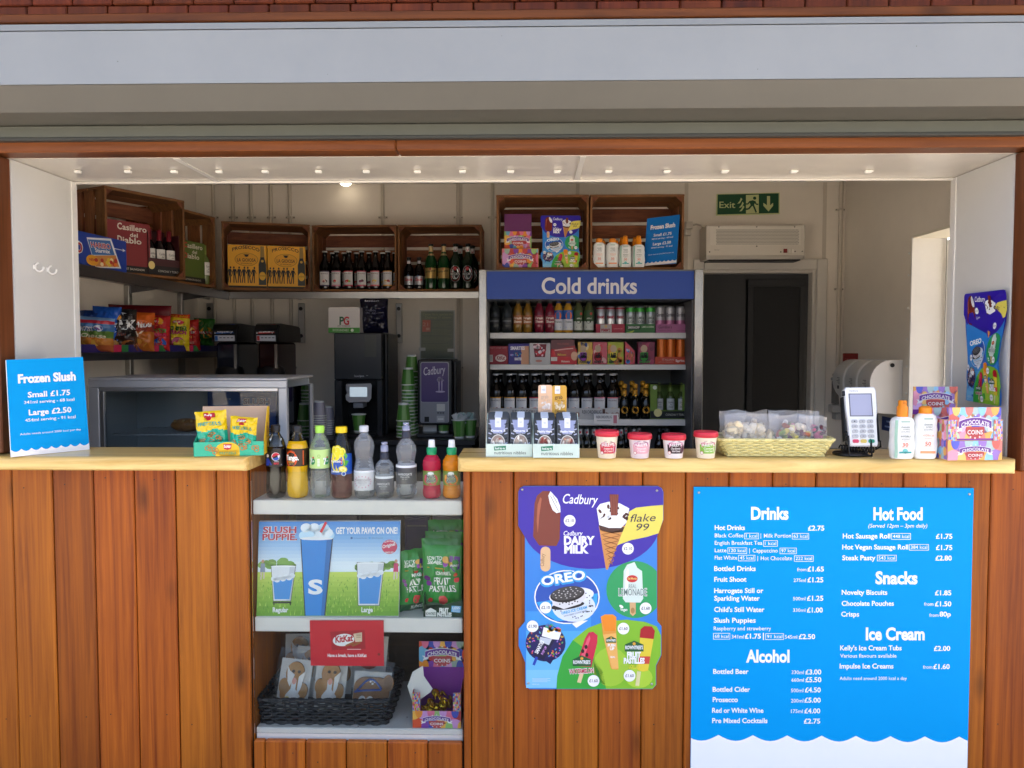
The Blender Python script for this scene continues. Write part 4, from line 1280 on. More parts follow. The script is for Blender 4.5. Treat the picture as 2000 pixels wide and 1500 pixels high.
# bottom deck: beers
def fb(lb): return beer('beer_bottle', .235, .030, M('#0b120c', .08), lb, art_fb, '#1a1c1e', 'beer bottles on the fridge deck')
def art_fb(mb, H, r):
    mb.nk.lathe([(.0135, H * .79), (.0128, H * .955)], SILV, 14)
    cn = CV(mb.nk, round_map(.0138), vs=1); cn.poly([(-.006, H * .90), (.006, H * .90), (.005, H * .86), (0, H * .84), (-.005, H * .86)], M('#b8202f'), 3)
    cv = CV(mb, round_map(r), vs=1); cv.disc(0, .08, .026, SILV, 2, .036); cv.rect(-.027, .07, .027, .086, INK, 3, 8, 1); cv.t("BECK'S", -.02, .02, .074, .008, M('#c8cacc'), 5)
Y4 = FR1 - .02
z4 = P(1150, 834, Y4).z - .235
b4 = None
for i, (px, dy, lb) in enumerate([(1133, 0, 'first from the nut packs'), (1146, 0, 'second from the nut packs'), (1160, 0, 'third from the nut packs'), (1187, 0, 'behind the strawberry ice cream tub'), (1213, 0, 'just past the strawberry ice cream tub'), (1238, 0, 'above the pink ice cream tub'), (1200, .08, 'in the second row by the strawberry tub'), (1222, .08, 'in the second row between two tubs'), (1248, .08, 'in the second row above the pink tub'), (1172, .08, 'in the second row behind the strawberry tub')]):
    loc = (P(px, 850, Y4 + dy).x, Y4 + dy, z4)
    l_ = f'silver necked beer bottle on the fridge deck, {lb}'
    if b4 is None: b4 = put(fb(l_), loc)
    else: dup(b4, loc, 0, l_)
def art_dk(mb, H, r):
    mb.nk.lathe([(.0138, H * .93), (.0138, H * .955)], M('#77777a', .3, .6), 14)
    cv = CV(mb, round_map(r), vs=1); cv.rect(-.012, .05, .012, .10, M('#8d8f92'), 2, 4, 1)
row(lambda lb: beer('beer_bottle', .225, .028, BROWNG, lb, art_dk, '#2a2c2e', 'beer bottles on the fridge deck'),
    [(1290, Y4 + .02, 'plain dark beer bottle on the fridge deck, nearest the pink tub'), (1305, Y4 + .02, 'plain dark beer bottle on the fridge deck, behind the brown tub'), (1298, Y4 + .1, 'plain dark beer bottle in the second row of the fridge deck')], z4)
mb = MB(); mb.box(fx(954), fx(1350), Y4 - .05, FB - .02, z4 - .012, z4 - .001, M('#3a3a3c', .5)); mb.build('deck_tray', fr_)
# ---------------------------------------------------------------- shared print designs
COINC = ['#e08a2c', '#d8502c', '#8fb86a', '#7a3a9a', '#3a49a8', '#d86a8a', '#6aa8c8', '#e8b04a', '#b83a3a', '#9ab0a0', '#c890c8']
def coin_print(cv, u0, v0, u1, v1, asp, seed=3, wash=0.0, L=1):
    """overlapping coloured discs; asp = width of one u unit over one v unit"""
    rnd = random.Random(seed)
    box = (u0, v0, u1, v1)
    pal = COINC if not wash else ['#e9ac5c', '#df8078', '#b8d8b0', '#9a78c4', '#5a62c8', '#e89ab0', '#90c8ea', '#edc070', '#d06a62', '#a8c2c2', '#dcb0dc']
    cv.rect(u0, v0, u1, v1, M(pal[rnd.randrange(3)], .45), L)
    r = (u1 - u0) * .19
    nx = 4
    ny = max(1, int(round((v1 - v0) / (r * 1.45 * asp))))
    k = 0
    for j in range(ny + 1):
        for i in range(nx + 1):
            cu = u0 + (u1 - u0) * (i + (.5 if j % 2 else 0)) / nx
            cvv = v0 + (v1 - v0) * j / ny
            cv.disc(cu, cvv, r, M(pal[(i * 3 + j * 5 + seed) % len(pal)], .45), L + 1 + (i + j) % 2, r * asp, 20, box)
            cv.disc(cu + r * .7, cvv, r * .42, M(pal[(i * 5 + j * 3 + seed + 4) % len(pal)], .45), L + 3, r * asp * .8, 14, box)
            k += 1
def coin_logo(cv, uc, vc, w, h, L=6, shield=True):
    """star row, curved banner, CHOCOLATE over COINS, centred on (uc, vc)"""
    Wm, Pm, Rm = M('#e9e6e6', .5), M('#6a3a92', .45), M('#b5484a', .45)
    sg = 1
    if shield:
        cv.disc(uc, vc + h * .12, w * .27, Rm, L, h * .36, 20, (uc - w, vc + h * .02, uc + w, vc + h))
    def band(g, mat, LL):
        top = []; bot = []
        for i in range(9):
            x = -1 + 2 * i / 8
            y = vc - h * .02 - h * .14 * (1 - x * x)
            top.append((uc + x * (w * .46 + g * .5), y - h * .17 - g)); bot.append((uc + x * (w * .46 + g * .5), y + h * .10 + g))
        for i in range(8):
            cv.poly([top[i], top[i + 1], bot[i + 1], bot[i]], mat, LL)
    for s in (-1, 1):
        cv.poly([(uc + s * w * .36, vc + h * .03), (uc + s * w * .54, vc + h * .0), (uc + s * w * .49, vc + h * .10), (uc + s * w * .53, vc + h * .22), (uc + s * w * .38, vc + h * .16)], Wm, L)
    band(h * .025, Wm, L + 1); band(0, Pm, L + 2)
    cv.t('CHOCOLATE', uc - w * .40, uc + w * .40, vc + h * .04, h * .16, Wm, L + 3, .02, arc=h * .13)
    cv.t('COINS', uc - w * .22, uc + w * .22, vc + h * .30, h * .16, Wm, L + 3, .02)
    for s, dv in ((-1, .0), (0, -.04), (1, .0)):
        cv.star(uc + s * w * .14, vc - h * .38 + dv * h, h * .05, Wm, L + 3)
        cv.star(uc + s * w * .13, vc + h * .40 - dv * h, h * .05, Wm, L + 3)

def slush_print(cv, x0, y0, x1, y1, blue, white='#ececec', wav=8):
    """the price sign: (x0, y0) top left to (x1, y1) bottom right in the canvas' own units"""
    W, H = x1 - x0, y1 - y0
    X = lambda a: x0 + a * W
    Y = lambda a: y0 + a * H
    Wm = M(white, .4)
    hs = [(0, .935)]
    n = wav
    pts = []
    for k in range(n):
        for q in range(7):
            f = (k + q / 6) / n
            pts.append((X(f), Y(.925 + .026 * math.sin(math.pi * q / 6))))
    cv.poly(pts + [(X(1), Y(1)), (X(0), Y(1))], Wm, 1)
    cv.t('Frozen Slush', X(.13), X(.88), Y(.245), .085 * H, Wm, 2, .045, res=3)
    cv.t('Small £1.75', X(.24), X(.79), Y(.40), .055 * H, Wm, 2, .025)
    cv.t('341ml serving - 68 kcal', X(.19), X(.84), Y(.465), .030 * H, Wm, 2, .01)
    cv.t('Large £2.50', X(.24), X(.79), Y(.585), .055 * H, Wm, 2, .025)
    cv.t('454ml serving - 91 kcal', X(.19), X(.84), Y(.65), .030 * H, Wm, 2, .01)
    cv.t('Adults needs around 2000 kcal per day', X(.12), X(.90), Y(.785), .020 * H, Wm, 2)

def ice_poster(cv0, clip=None):
    """the ice cream poster in the units of a 1125 x 1500 sheet; cv0 maps them"""
    cv = cv0
    m = lambda h, r=.32: M(h, r)
    PU, BL, GR, WH = m('#2f1a9e'), m('#2b7fd2'), m('#1f9a5a'), m('#eef0f2')
    # blue field below
    cv.poly([(122, 400), (998, 400), (998, 965), (1028, 1000), (1028, 1190), (992, 1260), (992, 1390), (968, 1416), (150, 1416), (124, 1390), (124, 1240), (80, 1130), (80, 1020), (122, 970)], BL, 1)
    for i, (y0, y1, hx) in enumerate(((900, 1030, '#3a93da'), (1030, 1160, '#4ea6e0'), (1160, 1290, '#68b6e6'), (1290, 1410, '#7cc2ea'))):
        cv.rect(128, y0, 560, y1, m(hx), 2)
    # purple top
    cv.poly(rr_pts(77, 68, 1041, 300, 36) [5:15] + [(1041, 300)] + [(1040 - 20 * k, 300 + 315 * math.sin(R(90 * k / 12)) if k < 12 else 615) for k in range(0, 1)] , PU, 3) if False else None
    top = [(112, 68), (1005, 68), (1028, 80), (1040, 105), (1040, 290), (1000, 400)]
    arc_ = [(560 + 455 * math.cos(R(a)), 330 + 288 * math.sin(R(a))) for a in range(12, 169, 8)]
    cv.poly(top + arc_ + [(120, 405), (77, 330), (77, 105), (88, 80)], PU, 3)
    # chocolate bar on a stick
    cv.poly(rr_pts(224, 470, 290, 634, 30), m('#d9b487'), 4)
    cv.t('Cadbury', 246, 330, 600, 26, m('#8a5a34'), 5, 0, .2, rot=R(-86))
    bar = [(186, 420), (174, 400), (184, 180), (200, 130), (240, 98), (290, 100), (278, 130), (290, 190), (310, 230), (340, 245), (357, 235), (352, 420), (330, 465), (215, 462)]
    cv.poly(bar, m('#742a22', .25), 5)
    cv.poly([(205, 190), (222, 140), (232, 150), (216, 260), (206, 380), (198, 300)], m('#a4563f', .25), 6)
    cv.poly([(290, 100), (335, 150), (355, 200), (357, 240), (330, 246), (305, 226), (286, 180), (276, 130)], WH, 6)
    cv.line([(290, 130), (315, 180), (345, 235)], 4, m('#8a8a88'), 7); cv.line([(305, 125), (335, 180)], 4, m('#8a8a88'), 7)
    cv.t('Cadbury', 372, 606, 180, 62, WH, 5, .008, .25, rot=R(2), res=4)
    cv.t('Cadbury', 378, 505, 395, 30, WH, 5, .008, .25, res=3)
    cv.t('DAIRY', 380, 585, 454, 52, WH, 5, .05, res=3); cv.t('MILK', 382, 545, 512, 50, WH, 5, .05, res=3)
    # cone
    cv.poly([(612, 330), (785, 330), (672, 622), (660, 622)], m('#c98a4a'), 5)
    for k in range(7):
        y = 375 + k * 33; hw = 78 * (1 - (y - 330) / 300)
        cv.line([(697 - hw, y - 12), (690 + hw * .9, y + 14)], 6, m('#8f5628'), 6)
        cv.line([(697 + hw, y - 12), (690 - hw * .9, y + 14)], 6, m('#9a6030'), 6)
    cv.poly([(610, 320), (785, 340), (770, 372), (700, 378), (622, 360)], m('#3f1e1c'), 6)
    cv.poly([(598, 215), (620, 185), (680, 170), (750, 180), (815, 215), (795, 310), (760, 345), (680, 345), (615, 325)], WH, 7)
    rnd = random.Random(2)
    for k in range(16):
        cv.disc(rnd.uniform(615, 800), rnd.uniform(190, 285), 16, m('#4a2420'), 8, 9, 8, rot=rnd.uniform(0, 3))
    for k in range(12):
        cv.disc(rnd.uniform(615, 800), rnd.uniform(190, 280), 20, WH, 9, 9, 8, rot=rnd.uniform(0, 3))
    cv.poly([(683, 120), (745, 122), (736, 262), (692, 262)], m('#6a2a24'), 10)
    for k in range(4): cv.line([(693 + k * 14, 122), (698 + k * 10, 258)], 4, m('#94463a'), 11)
    # yellow flag
    cv.poly([(815, 235), (860, 210), (960, 198), (1040, 192), (1040, 290), (1010, 380), (930, 405), (830, 425), (735, 460), (760, 395), (795, 310)], m('#e0d25c'), 6)
    cv.t('flake', 822, 992, 305, 50, m('#1c1640'), 8, .0, .25, rot=R(-2), res=4); cv.t('99', 862, 948, 362, 46, m('#1c1640'), 8, .0, .25, res=4)
    for x, y, s in ((418, 297, '£2.10'), (806, 483, '£2.10'), (258, 875, '£2.10'), (171, 1000, '£1.90'), (924, 880, '£1.60'), (776, 1015, '£1.60'), (817, 1329, '£1.60'), (577, 1363, '£1.60')):
        cv.disc(x, y, 39, WH, 12, n=22); cv.t(s, x - 28, x + 28, y + 9, 20, m('#2a2a3c'), 13, .012)
    # cookie sandwich
    cv.disc(400, 805, 218, WH, 4, 180, 30); cv.poly([(420, 970), (462, 1010), (540, 960)], WH, 4)
    cv.disc(400, 805, 210, m('#1c4fae'), 5, 172, 30)
    cv.poly([(195, 840), (605, 780), (600, 850), (560, 910), (480, 960), (330, 965), (250, 920)], m('#2f9fe0'), 6)
    cv.disc(445, 870, 145, m('#d4dfee'), 7, 100, 24); cv.disc(430, 795, 150, m('#dfe4ee'), 8, 55, 22, rot=-.1)
    for k in range(40):
        a = rnd.uniform(0, 6.28); q = rnd.uniform(.72, 1)
        cv.disc(440 + 145 * q * math.cos(a), 850 + 100 * q * math.sin(a), 4.5, m('#2a2a34'), 9, n=6)
    cv.poly([(292, 810), (520, 770), (525, 810), (490, 850), (380, 885), (310, 860)], m('#d6d7da'), 10)
    for k in range(18): cv.disc(rnd.uniform(310, 510), rnd.uniform(825, 855), 5, m('#26262a'), 11, n=6)
    cv.disc(405, 862, 112, m('#1d1d20'), 9, 24, 20, rot=-.14)
    cv.disc(403, 786, 116, m('#1a1a1d'), 12, 52, 26, rot=-.17)
    cv.disc(403, 779, 110, m('#3f3f42'), 13, 44, 26, rot=-.17)
    for k in range(26):
        a = k * 2.4; q = math.sqrt(k / 26)
        cv.disc(403 + 98 * q * math.cos(a), 779 + 37 * q * math.sin(a) - 17 * q * math.cos(a) * .9, 6, m('#b8b8b8'), 14, 3.5, 6)
    cv.t('OREO', 224, 540, 738, 66, m('#2f9fe0'), 12, .085, rot=R(-9), res=3); cv.t('OREO', 234, 528, 728, 56, WH, 14, .035, rot=R(-9), res=3)
    cv.t('OREO ICE CREAM', 365, 540, 922, 17, m('#4aa8d8'), 14, .03, rot=R(-14)); cv.t('WITH OREO COOKIE PIECES', 380, 540, 938, 9, m('#5a6a7c'), 14, .01, rot=R(-14))
    # lemonade lolly
    cv.disc(852, 755, 190, GR, 3, 190, 34, (600, 500, 998, 960))
    cv.poly([(818, 840), (858, 840), (858, 915), (838, 932), (820, 915)], m('#cda878'), 5)
    cv.disc(838, 895, 13, m('#a8804c'), 6, 20)
    cv.poly([(772, 815), (778, 630), (800, 590), (850, 572), (868, 610), (900, 632), (908, 815), (890, 842), (790, 840)], m('#cfe0d8', .25), 6)
    cv.poly([(785, 800), (792, 640), (808, 610), (812, 640), (802, 800)], m('#e8f0ec', .25), 7)
    cv.disc(834, 683, 37, m('#c02a30'), 8, 24, 16); cv.t('Del Monte', 804, 864, 688, 14, m('#e8d078'), 9, .02)
    cv.t('REAL', 812, 862, 746, 26, m('#7a8a88'), 9, .0); cv.t('LEMONADE', 742, 934, 796, 48, m('#e4ece8'), 8, .05); cv.t('LEMONADE', 744, 932, 795, 46, m('#5f7a74'), 9, .005)
    cv.t('Vegan', 755, 802, 897, 18, WH, 6, .02); cv.disc(762, 868, 16, WH, 6, 9, 8, rot=.6)
    # sweet covered cone on a dark disc
    cv.disc(258, 1112, 133, m('#191a58'), 4, 122, 30); cv.poly([(250, 1225), (290, 1252), (320, 1205)], m('#191a58'), 4)
    for k in range(60):
        a = rnd.uniform(0, 6.28); q = math.sqrt(rnd.uniform(.02, .92))
        cv.disc(258 + 130 * q * math.cos(a), 1112 + 118 * q * math.sin(a), 8, m(rnd.choice(['#c85a3c', '#4a8ad0', '#c8a83c', '#c85a9a', '#5aa85a', '#8a6ac0'])), 5, 4.5, 8, rot=rnd.uniform(0, 3))
    cv.line([(205, 1190), (178, 1258)], 17, m('#1f3fb0'), 6)
    cv.poly([(225, 1070), (320, 1090), (245, 1225), (180, 1195)], m('#16173c'), 7)
    cv.poly([(245, 1005), (362, 1040), (345, 1090), (300, 1085), (232, 1065)], WH, 8)
    cv.poly([(222, 1070), (300, 1085), (280, 1125), (215, 1100)], m('#c2cad4'), 9)
    for k in range(20): cv.disc(rnd.uniform(262, 355), rnd.uniform(985, 1035), 13, m(rnd.choice(['#c83c6a', '#4a8ad0', '#e0b83c', '#3ca86a', '#c86ac0', '#e07a2c'])), 10, 10, 10)
    cv.t('SMARTIES', 205, 300, 1185, 24, WH, 11, .03, rot=R(-62)); cv.t('POP UP', 240, 300, 1190, 15, m('#c890d8'), 11, .03, rot=R(-62))
    # green hill with lollies
    hill = [(330, 1416), (335, 1330), (370, 1200), (440, 1090), (540, 1010), (660, 965), (800, 955), (920, 970), (998, 1000), (1026, 1060), (1026, 1190), (992, 1260), (992, 1390), (968, 1416)]
    cv.poly(hill, m('#7fb82c'), 3)
    cv.poly([(330, 1416), (335, 1330), (370, 1200), (440, 1090), (560, 1180), (640, 1300), (660, 1416)], m('#35a23c'), 4)
    cv.disc(690, 1270, 120, m('#9cc43a'), 4, 130, 20); cv.disc(880, 1340, 90, m('#a8cc3c'), 4, 70, 18)
    cv.line([(480, 1375), (505, 1290)], 26, m('#d8bf94'), 5)
    cv.poly([(460, 1265), (520, 1080), (545, 1040), (575, 1036), (604, 1060), (602, 1110), (562, 1270)], m('#c62a4a', .25), 6)
    cv.poly([(478, 1240), (534, 1085), (550, 1060), (556, 1080), (505, 1245)], m('#dc5a70', .25), 7)
    for x, y in ((527, 1137), (505, 1165), (533, 1190), (494, 1207)): cv.disc(x, y, 11, m('#2a1418'), 8, 14, 10)
    def rown(x0, x1, y, s):
        cv.poly([(x0, y - s), ((x0 + x1) / 2, y - s * 1.9), (x1, y - s), (x1, y + s * .5), (x0, y + s * .5)], m('#1f5a34'), 9)
        cv.disc((x0 + x1) / 2, y - s * 1.2, s * .35, m('#d8a03c'), 10, n=10)
        cv.t("ROWNTREE'S", x0 + 4, x1 - 4, y, s * .75, WH, 11, .03)
    rown(438, 560, 1250, 30); cv.t('WATERMELON', 414, 580, 1318, 32, WH, 9, .05, rot=R(-3)); cv.t('WATERMELON', 417, 577, 1316, 28, m('#c62a54'), 10, .02, rot=R(-3))
    cv.poly([(625, 935), (655, 920), (705, 920), (729, 938), (728, 1040), (744, 1280), (738, 1288), (698, 1286), (690, 1270), (640, 1060)], m('#e0963c'), 6)
    cv.poly([(628, 940), (660, 925), (705, 925), (727, 942), (722, 1030), (650, 1030)], m('#e88a24', .25), 7)
    cv.poly([(640, 1055), (728, 1045), (744, 1280), (700, 1284)], m('#e8b060'), 7)
    rown(660, 728, 1100, 18); cv.t('PUSH', 672, 722, 1135, 18, WH, 10, .04); cv.t('UP', 686, 716, 1158, 18, WH, 10, .04); cv.t('REAL', 690, 722, 1210, 12, WH, 10, .02)
    cv.line([(868, 1396), (880, 1300)], 26, m('#d4d09a'), 5)
    cv.poly([(870, 1290), (890, 1020), (915, 998), (965, 1000), (986, 1030), (940, 1295), (905, 1302)], m('#dcc83c', .25), 6)
    cv.poly([(884, 1075), (890, 1020), (915, 998), (965, 1000), (986, 1030), (978, 1085)], m('#a81c28', .25), 7)
    cv.poly([(880, 1200), (955, 1200), (948, 1250), (875, 1250)], m('#c84a3c', .25), 7)
    rown(785, 910, 1152, 30)
    cv.t('FRUIT', 800, 892, 1206, 34, WH, 11, .06); cv.t('PASTILLES', 778, 918, 1246, 34, WH, 11, .06); cv.t('LOLLIES', 812, 886, 1280, 24, m('#d8d23c'), 11, .04)
    for k in range(4): cv.line([(168, 1348 + 7 * k), (290 - 20 * (k % 2), 1348 + 7 * k)], 2.5, m('#c4dcee'), 4)
    cv.t('19/05/22', 168, 216, 1390, 8, m('#dce8f4'), 4)

POSTER_OUT = [(112, 66), (1005, 66), (1030, 80), (1042, 105), (1042, 290), (1000, 400), (1000, 965), (1029, 1000), (1029, 1190), (994, 1262), (994, 1390), (968, 1418), (150, 1418), (123, 1390), (122, 1240), (78, 1130), (78, 1020), (120, 970), (120, 405), (76, 330), (76, 105), (88, 80)]

# ---------------------------------------------------------------- contents of the two crates on the fridge
YC = YF + .03
zc0 = FT + .017
def coin_carton(name, label, px0, px1, ytop, ybase, Y, depth, wash, seed, z=None):
    a, b = P(px0, ytop, Y), P(px1, ybase, Y)
    if z is None: z = b.z
    t_ = thing(name, label, 'box', ((a.x + b.x) / 2, Y, z), 'chocolate coin boxes')
    return t_, a, b
t_, a, b = coin_carton('coin_box', 'small bright chocolate coin box with a tall purple back card, in the left fridge crate', 985, 1038, 418, 524, YC + .06, .1, 0, 2)
t_['label'] = 'chocolate coin box with a tall plain purple back card, standing in a crate'
mb = MB(); Yq = YC + .06
mb.box(a.x, b.x, Yq, Yq + .004, b.z, a.z, M('#641f5c', .5))
cv = CV(mb, px_plane(Yq)); coin_print(cv, 985, 452, 1038, 486, 1, 2); coin_logo(cv, 1011.5, 470, 46, 22)
mb.build('back_card', t_)
mb = MB(); a2, b2 = P(980, 485, YC), P(1052, 524, YC)
mb.box(a2.x, b2.x, YC, YC + .055, b2.z, a2.z, M('#c8803c', .45), bev=.002)
cv = CV(mb, px_plane(YC)); coin_print(cv, 981, 486, 1051, 523.5, 1, 5); coin_logo(cv, 1016, 505, 50, 26)
mb.build('tray', t_)
# small poster card
t_ = thing('ice_cream_poster', 'small ice cream poster card propped inside a crate on the fridge', 'poster', (P(1098, 524, YC).x, YC, zc0))
Yp = YC + .02
def small_map(u, v, h): return P(1056 + (u - 76) * (1138 - 1060) / (1042 - 76), 421 + (v - 66) * (525 - 421) / (1418 - 66), Yp - h * .5)
mb = MB()
pts = [small_map(u, v, 0) for u, v in POSTER_OUT]
n = len(pts)
mb.add(pts + [p + Vector((0, .004, 0)) for p in pts], [list(range(n)), [n + k for k in range(n)][::-1]] + [(k, (k + 1) % n, n + (k + 1) % n, n + k) for k in range(n)], M('#2b7fd2', .4))
ice_poster(CV(mb, small_map, .0003))
mb.build('card', t_)
# sun creams
def sun_cream(label, spray, txt, spf, W=.078, H=.2, group='sun cream bottles'):
    t_ = thing('sun_cream', label, 'sun cream', (0, 0, 0), group)
    BW_ = M('#e4e6e4', .35)
    hb = H * (.72 if spray else .86)
    mb = MB()
    def ov(w_, d_, z): return [(w_ * math.copysign(abs(math.cos(R(k * 15))) ** .75, math.cos(R(k * 15))), d_ * math.copysign(abs(math.sin(R(k * 15))) ** .75, math.sin(R(k * 15))), z) for k in range(24)]
    w2, d2 = W / 2, .021
    secs = [(.80, .8, 0), (.90, .95, .006), (.97, 1, .03), (1, 1, hb * .30), (.92, 1, hb * .52), (.96, 1, hb * .64), (.90, 1, hb * .76), (.93, 1, hb * .86), (.80, .95, hb * .95), (.5, .7, hb)]
    vs = [p for a_, b_, z in secs for p in ov(w2 * a_, d2 * b_, z)]
    fs = [(j * 24 + k, j * 24 + (k + 1) % 24, (j + 1) * 24 + (k + 1) % 24, (j + 1) * 24 + k) for j in range(len(secs) - 1) for k in range(24)]
    mb.add(vs, fs, BW_, True); mb.add(vs, [list(range(24))[::-1], [(len(secs) - 1) * 24 + k for k in range(24)]], BW_)
    mb.build('bottle_body', t_)
    mb = MB(); OR = M('#e8890f', .35)
    if spray:
        mb.lathe([(.0165, hb), (.0165, hb + .030), (.0125, hb + .034), (.0125, H - .003), (.0105, H)], OR, 18)
        mb.box(-.004, .004, -.0135, -.012, hb + .040, hb + .047, M('#c46f08', .4))
    else:
        mb.lathe([(.019, hb), (.0185, hb + .016), (.019, hb + .018), (.017, H - .004), (.012, H)], OR if True else BW_, 18)
    mb.build('cap', t_)
    mb = MB()
    cv = CV(mb, lambda u, v, h: Vector((u * w2, -d2 - h, v * hb)), vs=1)
    TQ, OG, TX = M('#3aa0a0', .4), M('#ef8a5a', .4), M('#5a6a68', .5)
    cv.rect(-.36, .875, .36, .905, M('#9ab8a8'), 2)
    cv.disc(0, .70, .40, M('#b0b8b4'), 1, .17 * .7, 26); cv.disc(0, .70, .385, BW_, 2, .165 * .7, 26)
    cv.t('GARNIER', -.33, .33, .745, .032, TX, 3, .02); cv.t('AMBRE', -.22, .33, .69, .038, TX, 3); cv.t('SOLAIRE', -.33, .33, .635, .038, TX, 3)
    if spray:
        cv.t('INVISIBLE', -.38, .42, .52, .042, TX, 3, .01); cv.t('protect', -.3, .36, .465, .038, TX, 3); cv.t('refresh', -.2, .28, .425, .022, TX, 3)
        cv.rect(-.48, .14, .5, .18, TQ, 3); cv.disc(0, .19, .22, M('#6cc0c0', .4), 3, .06)
        for k in range(9):
            v0, v1 = .03 + k * .1, .13 + k * .1
            bulge = lambda v: .02 * math.sin(v * 9)
            cv.poly([(-.86 + bulge(v0), v0), (-.62 + bulge(v0), v0), (-.62 + bulge(v1), v1), (-.86 + bulge(v1), v1)], M('#8fb5a4', .4), 1)
    else:
        cv.t('HYDRA 24', -.44, .44, .50, .045, OG, 3); cv.t('protect', -.3, .32, .445, .038, M('#e8a890'), 3)
        cv.rect(-.62, .13, .62, .18, M('#f0a070', .4), 3)
    cv.t(spf, -.24, .24, .30, .085, M('#e2683a'), 3, .012); cv.rect(-.34, .272, .3, .28, M('#c8a090'), 3)
    mb.build('label', t_)
    return t_
zs_ = zc0
scH = P(1170, 466, YC).z - zs_
sp = {}
for i, (px, spray, dy, lb) in enumerate(((1170, False, 0, 'white sun cream bottle with orange cap, at the crate end on the fridge'), (1196, False, 0, 'white sun cream bottle with orange cap in a fridge crate, next to the spray bottles'),
        (1221, True, 0, 'pale green sun cream spray in a fridge crate, next to the white bottles'), (1247, True, 0, 'pale green sun cream spray in a fridge crate, next to the blue sign'),
        (1176, False, .07, 'white sun cream bottle in the back row of a fridge crate, at the crate end'), (1201, False, .07, 'white sun cream bottle in the back row of a fridge crate, next to the sprays'), (1215, True, .07, 'sun cream spray in the back row of a fridge crate'), (1240, True, .07, 'sun cream spray in the back row, behind the one next to the blue sign'))):
    loc = (P(px, 500, YC + dy).x, YC + dy, zs_)
    if spray not in sp:
        sp[spray] = put(sun_cream(lb, spray, '', '30' if spray else '50', .072, scH * (1.09 if spray else 1.0), 'sun cream bottles in the fridge crate'), loc)
    else: dup(sp[spray], loc, 0, lb)
# dark blue price sign leaning in the crate
t_ = thing('price_sign', 'blue Frozen Slush sign tilted in the wooden crate on the fridge', 'sign', (P(1292, 524, YC).x, YC, zc0))
A0, A1, A2 = P(1264, 427, YC + .06), P(1328, 419, YC + .0), P(1257, 518, YC + .03)
f_ = affine(A0, A1, A2)
mb = MB()
q = [f_(0, 0, 0), f_(1, 0, 0), f_(1, 1.04, 0), f_(0, 1.0, 0)]
nrm = f_(0, 0, 1) - f_(0, 0, 0)
mb.add(q + [v - nrm * .005 for v in q], [(0, 1, 2, 3), (7, 6, 5, 4), (0, 4, 5, 1), (1, 5, 6, 2), (2, 6, 7, 3), (3, 7, 4, 0)], M('#0f6cb8', .45, spec=.25))
slush_print(CV(mb, f_), 0, 0, 1, 1.02, None, '#d8d8d8')
mb.build('board', t_)

# ---------------------------------------------------------------- exit sign, air curtain, socket
t_ = thing('exit_sign', 'green Exit sign with a running figure and a down arrow, above the air heater', 'sign', tuple(P(1461, 420, BW - .02)))
ye = BW - .012
mb = MB()
q = [P(1400, 379, ye), P(1523, 376, ye), P(1523, 418, ye), P(1399, 421, ye)]
LUM = M('#c8cf92', .5)
mb.add(q + [v + Vector((0, .008, 0)) for v in q], [(0, 1, 2, 3), (7, 6, 5, 4), (0, 4, 5, 1), (1, 5, 6, 2), (2, 6, 7, 3), (3, 7, 4, 0)], LUM)
cv = CV(mb, px_plane(ye), .0006)
EG = M('#0f4a2a', .45)
cv.poly([(1402, 380), (1521, 377.5), (1521, 416), (1401, 419)], EG, 1)
cv.t('Exit', 1405, 1436, 406, 12, LUM, 2, .01, res=3)
for k, (x, y) in enumerate(((1444, 394), (1447, 402), (1448, 409))):
    cv.poly([(x - 4, y + 4), (x + 1, y + 3), (x + 6, y - 5), (x + 3, y - 8), (x + 1, y - 2)], LUM, 2)
cv.poly([(1457, 381), (1482, 380), (1482, 416), (1457, 417)], LUM, 2)
cv.disc(1474, 387, 3.2, EG, 3, n=12)
cv.poly([(1463, 393), (1470, 391), (1476, 393), (1472, 402), (1467, 403)], EG, 3)
cv.line([(1474, 393), (1477, 399), (1481, 399)], 2.6, EG, 3); cv.line([(1465, 393), (1460, 399), (1457, 398)], 2.6, EG, 3)
cv.line([(1468, 401), (1462, 408), (1453, 409)], 3.2, EG, 3); cv.line([(1471, 400), (1474, 407), (1477, 415)], 3.2, EG, 3)
cv.poly([(1498, 383), (1504, 383), (1504, 401), (1510, 396), (1510, 402), (1501, 413), (1491, 402), (1491, 396), (1498, 401)], LUM, 2)
mb.build('plate', t_)
t_ = thing('air_heater', 'cream wall mounted air heater with a perforated grille, above the dark doorway', 'heater', tuple(P(1475, 505, BW - .1)))
yh = BW - .20
a, b = P(1381, 441, yh), P(1570, 502, yh)
HM = M('#cfc8ba', .4, mott=.03)
mb = MB()
mb.prism([(yh, b.z + .012), (yh, a.z), (BW - .001, a.z), (BW - .001, b.z - .01), (yh + .03, b.z - .01)], a.x, b.x, HM)
mb.box(a.x - .004, a.x - .0005, yh - .004, BW - .001, b.z - .012, a.z + .004, HM); mb.box(b.x + .0005, b.x + .004, yh - .004, BW - .001, b.z - .012, a.z + .004, HM)
mb.box(a.x + .02, b.x - .01, yh + .035, BW - .03, b.z - .018, b.z - .011, BLACK)
mb.build('casing', t_)
mb = MB()
cv = CV(mb, px_plane(yh), .001)
cv.rect(1387, 443, 1564, 479, M('#d6d0c2', .4), 1)
for r_ in range(11):
    for c_ in range(58):
        x = 1399 + c_ * 2.78 + (r_ % 2) * 1.39; y = 448.5 + r_ * 2.75
        cv.rect(x, y, x + 1.55, y + 1.35, M('#4b4740', .6), 2)
mb.build('grille', t_)
mb = MB(); cv = CV(mb, px_plane(yh), .001)
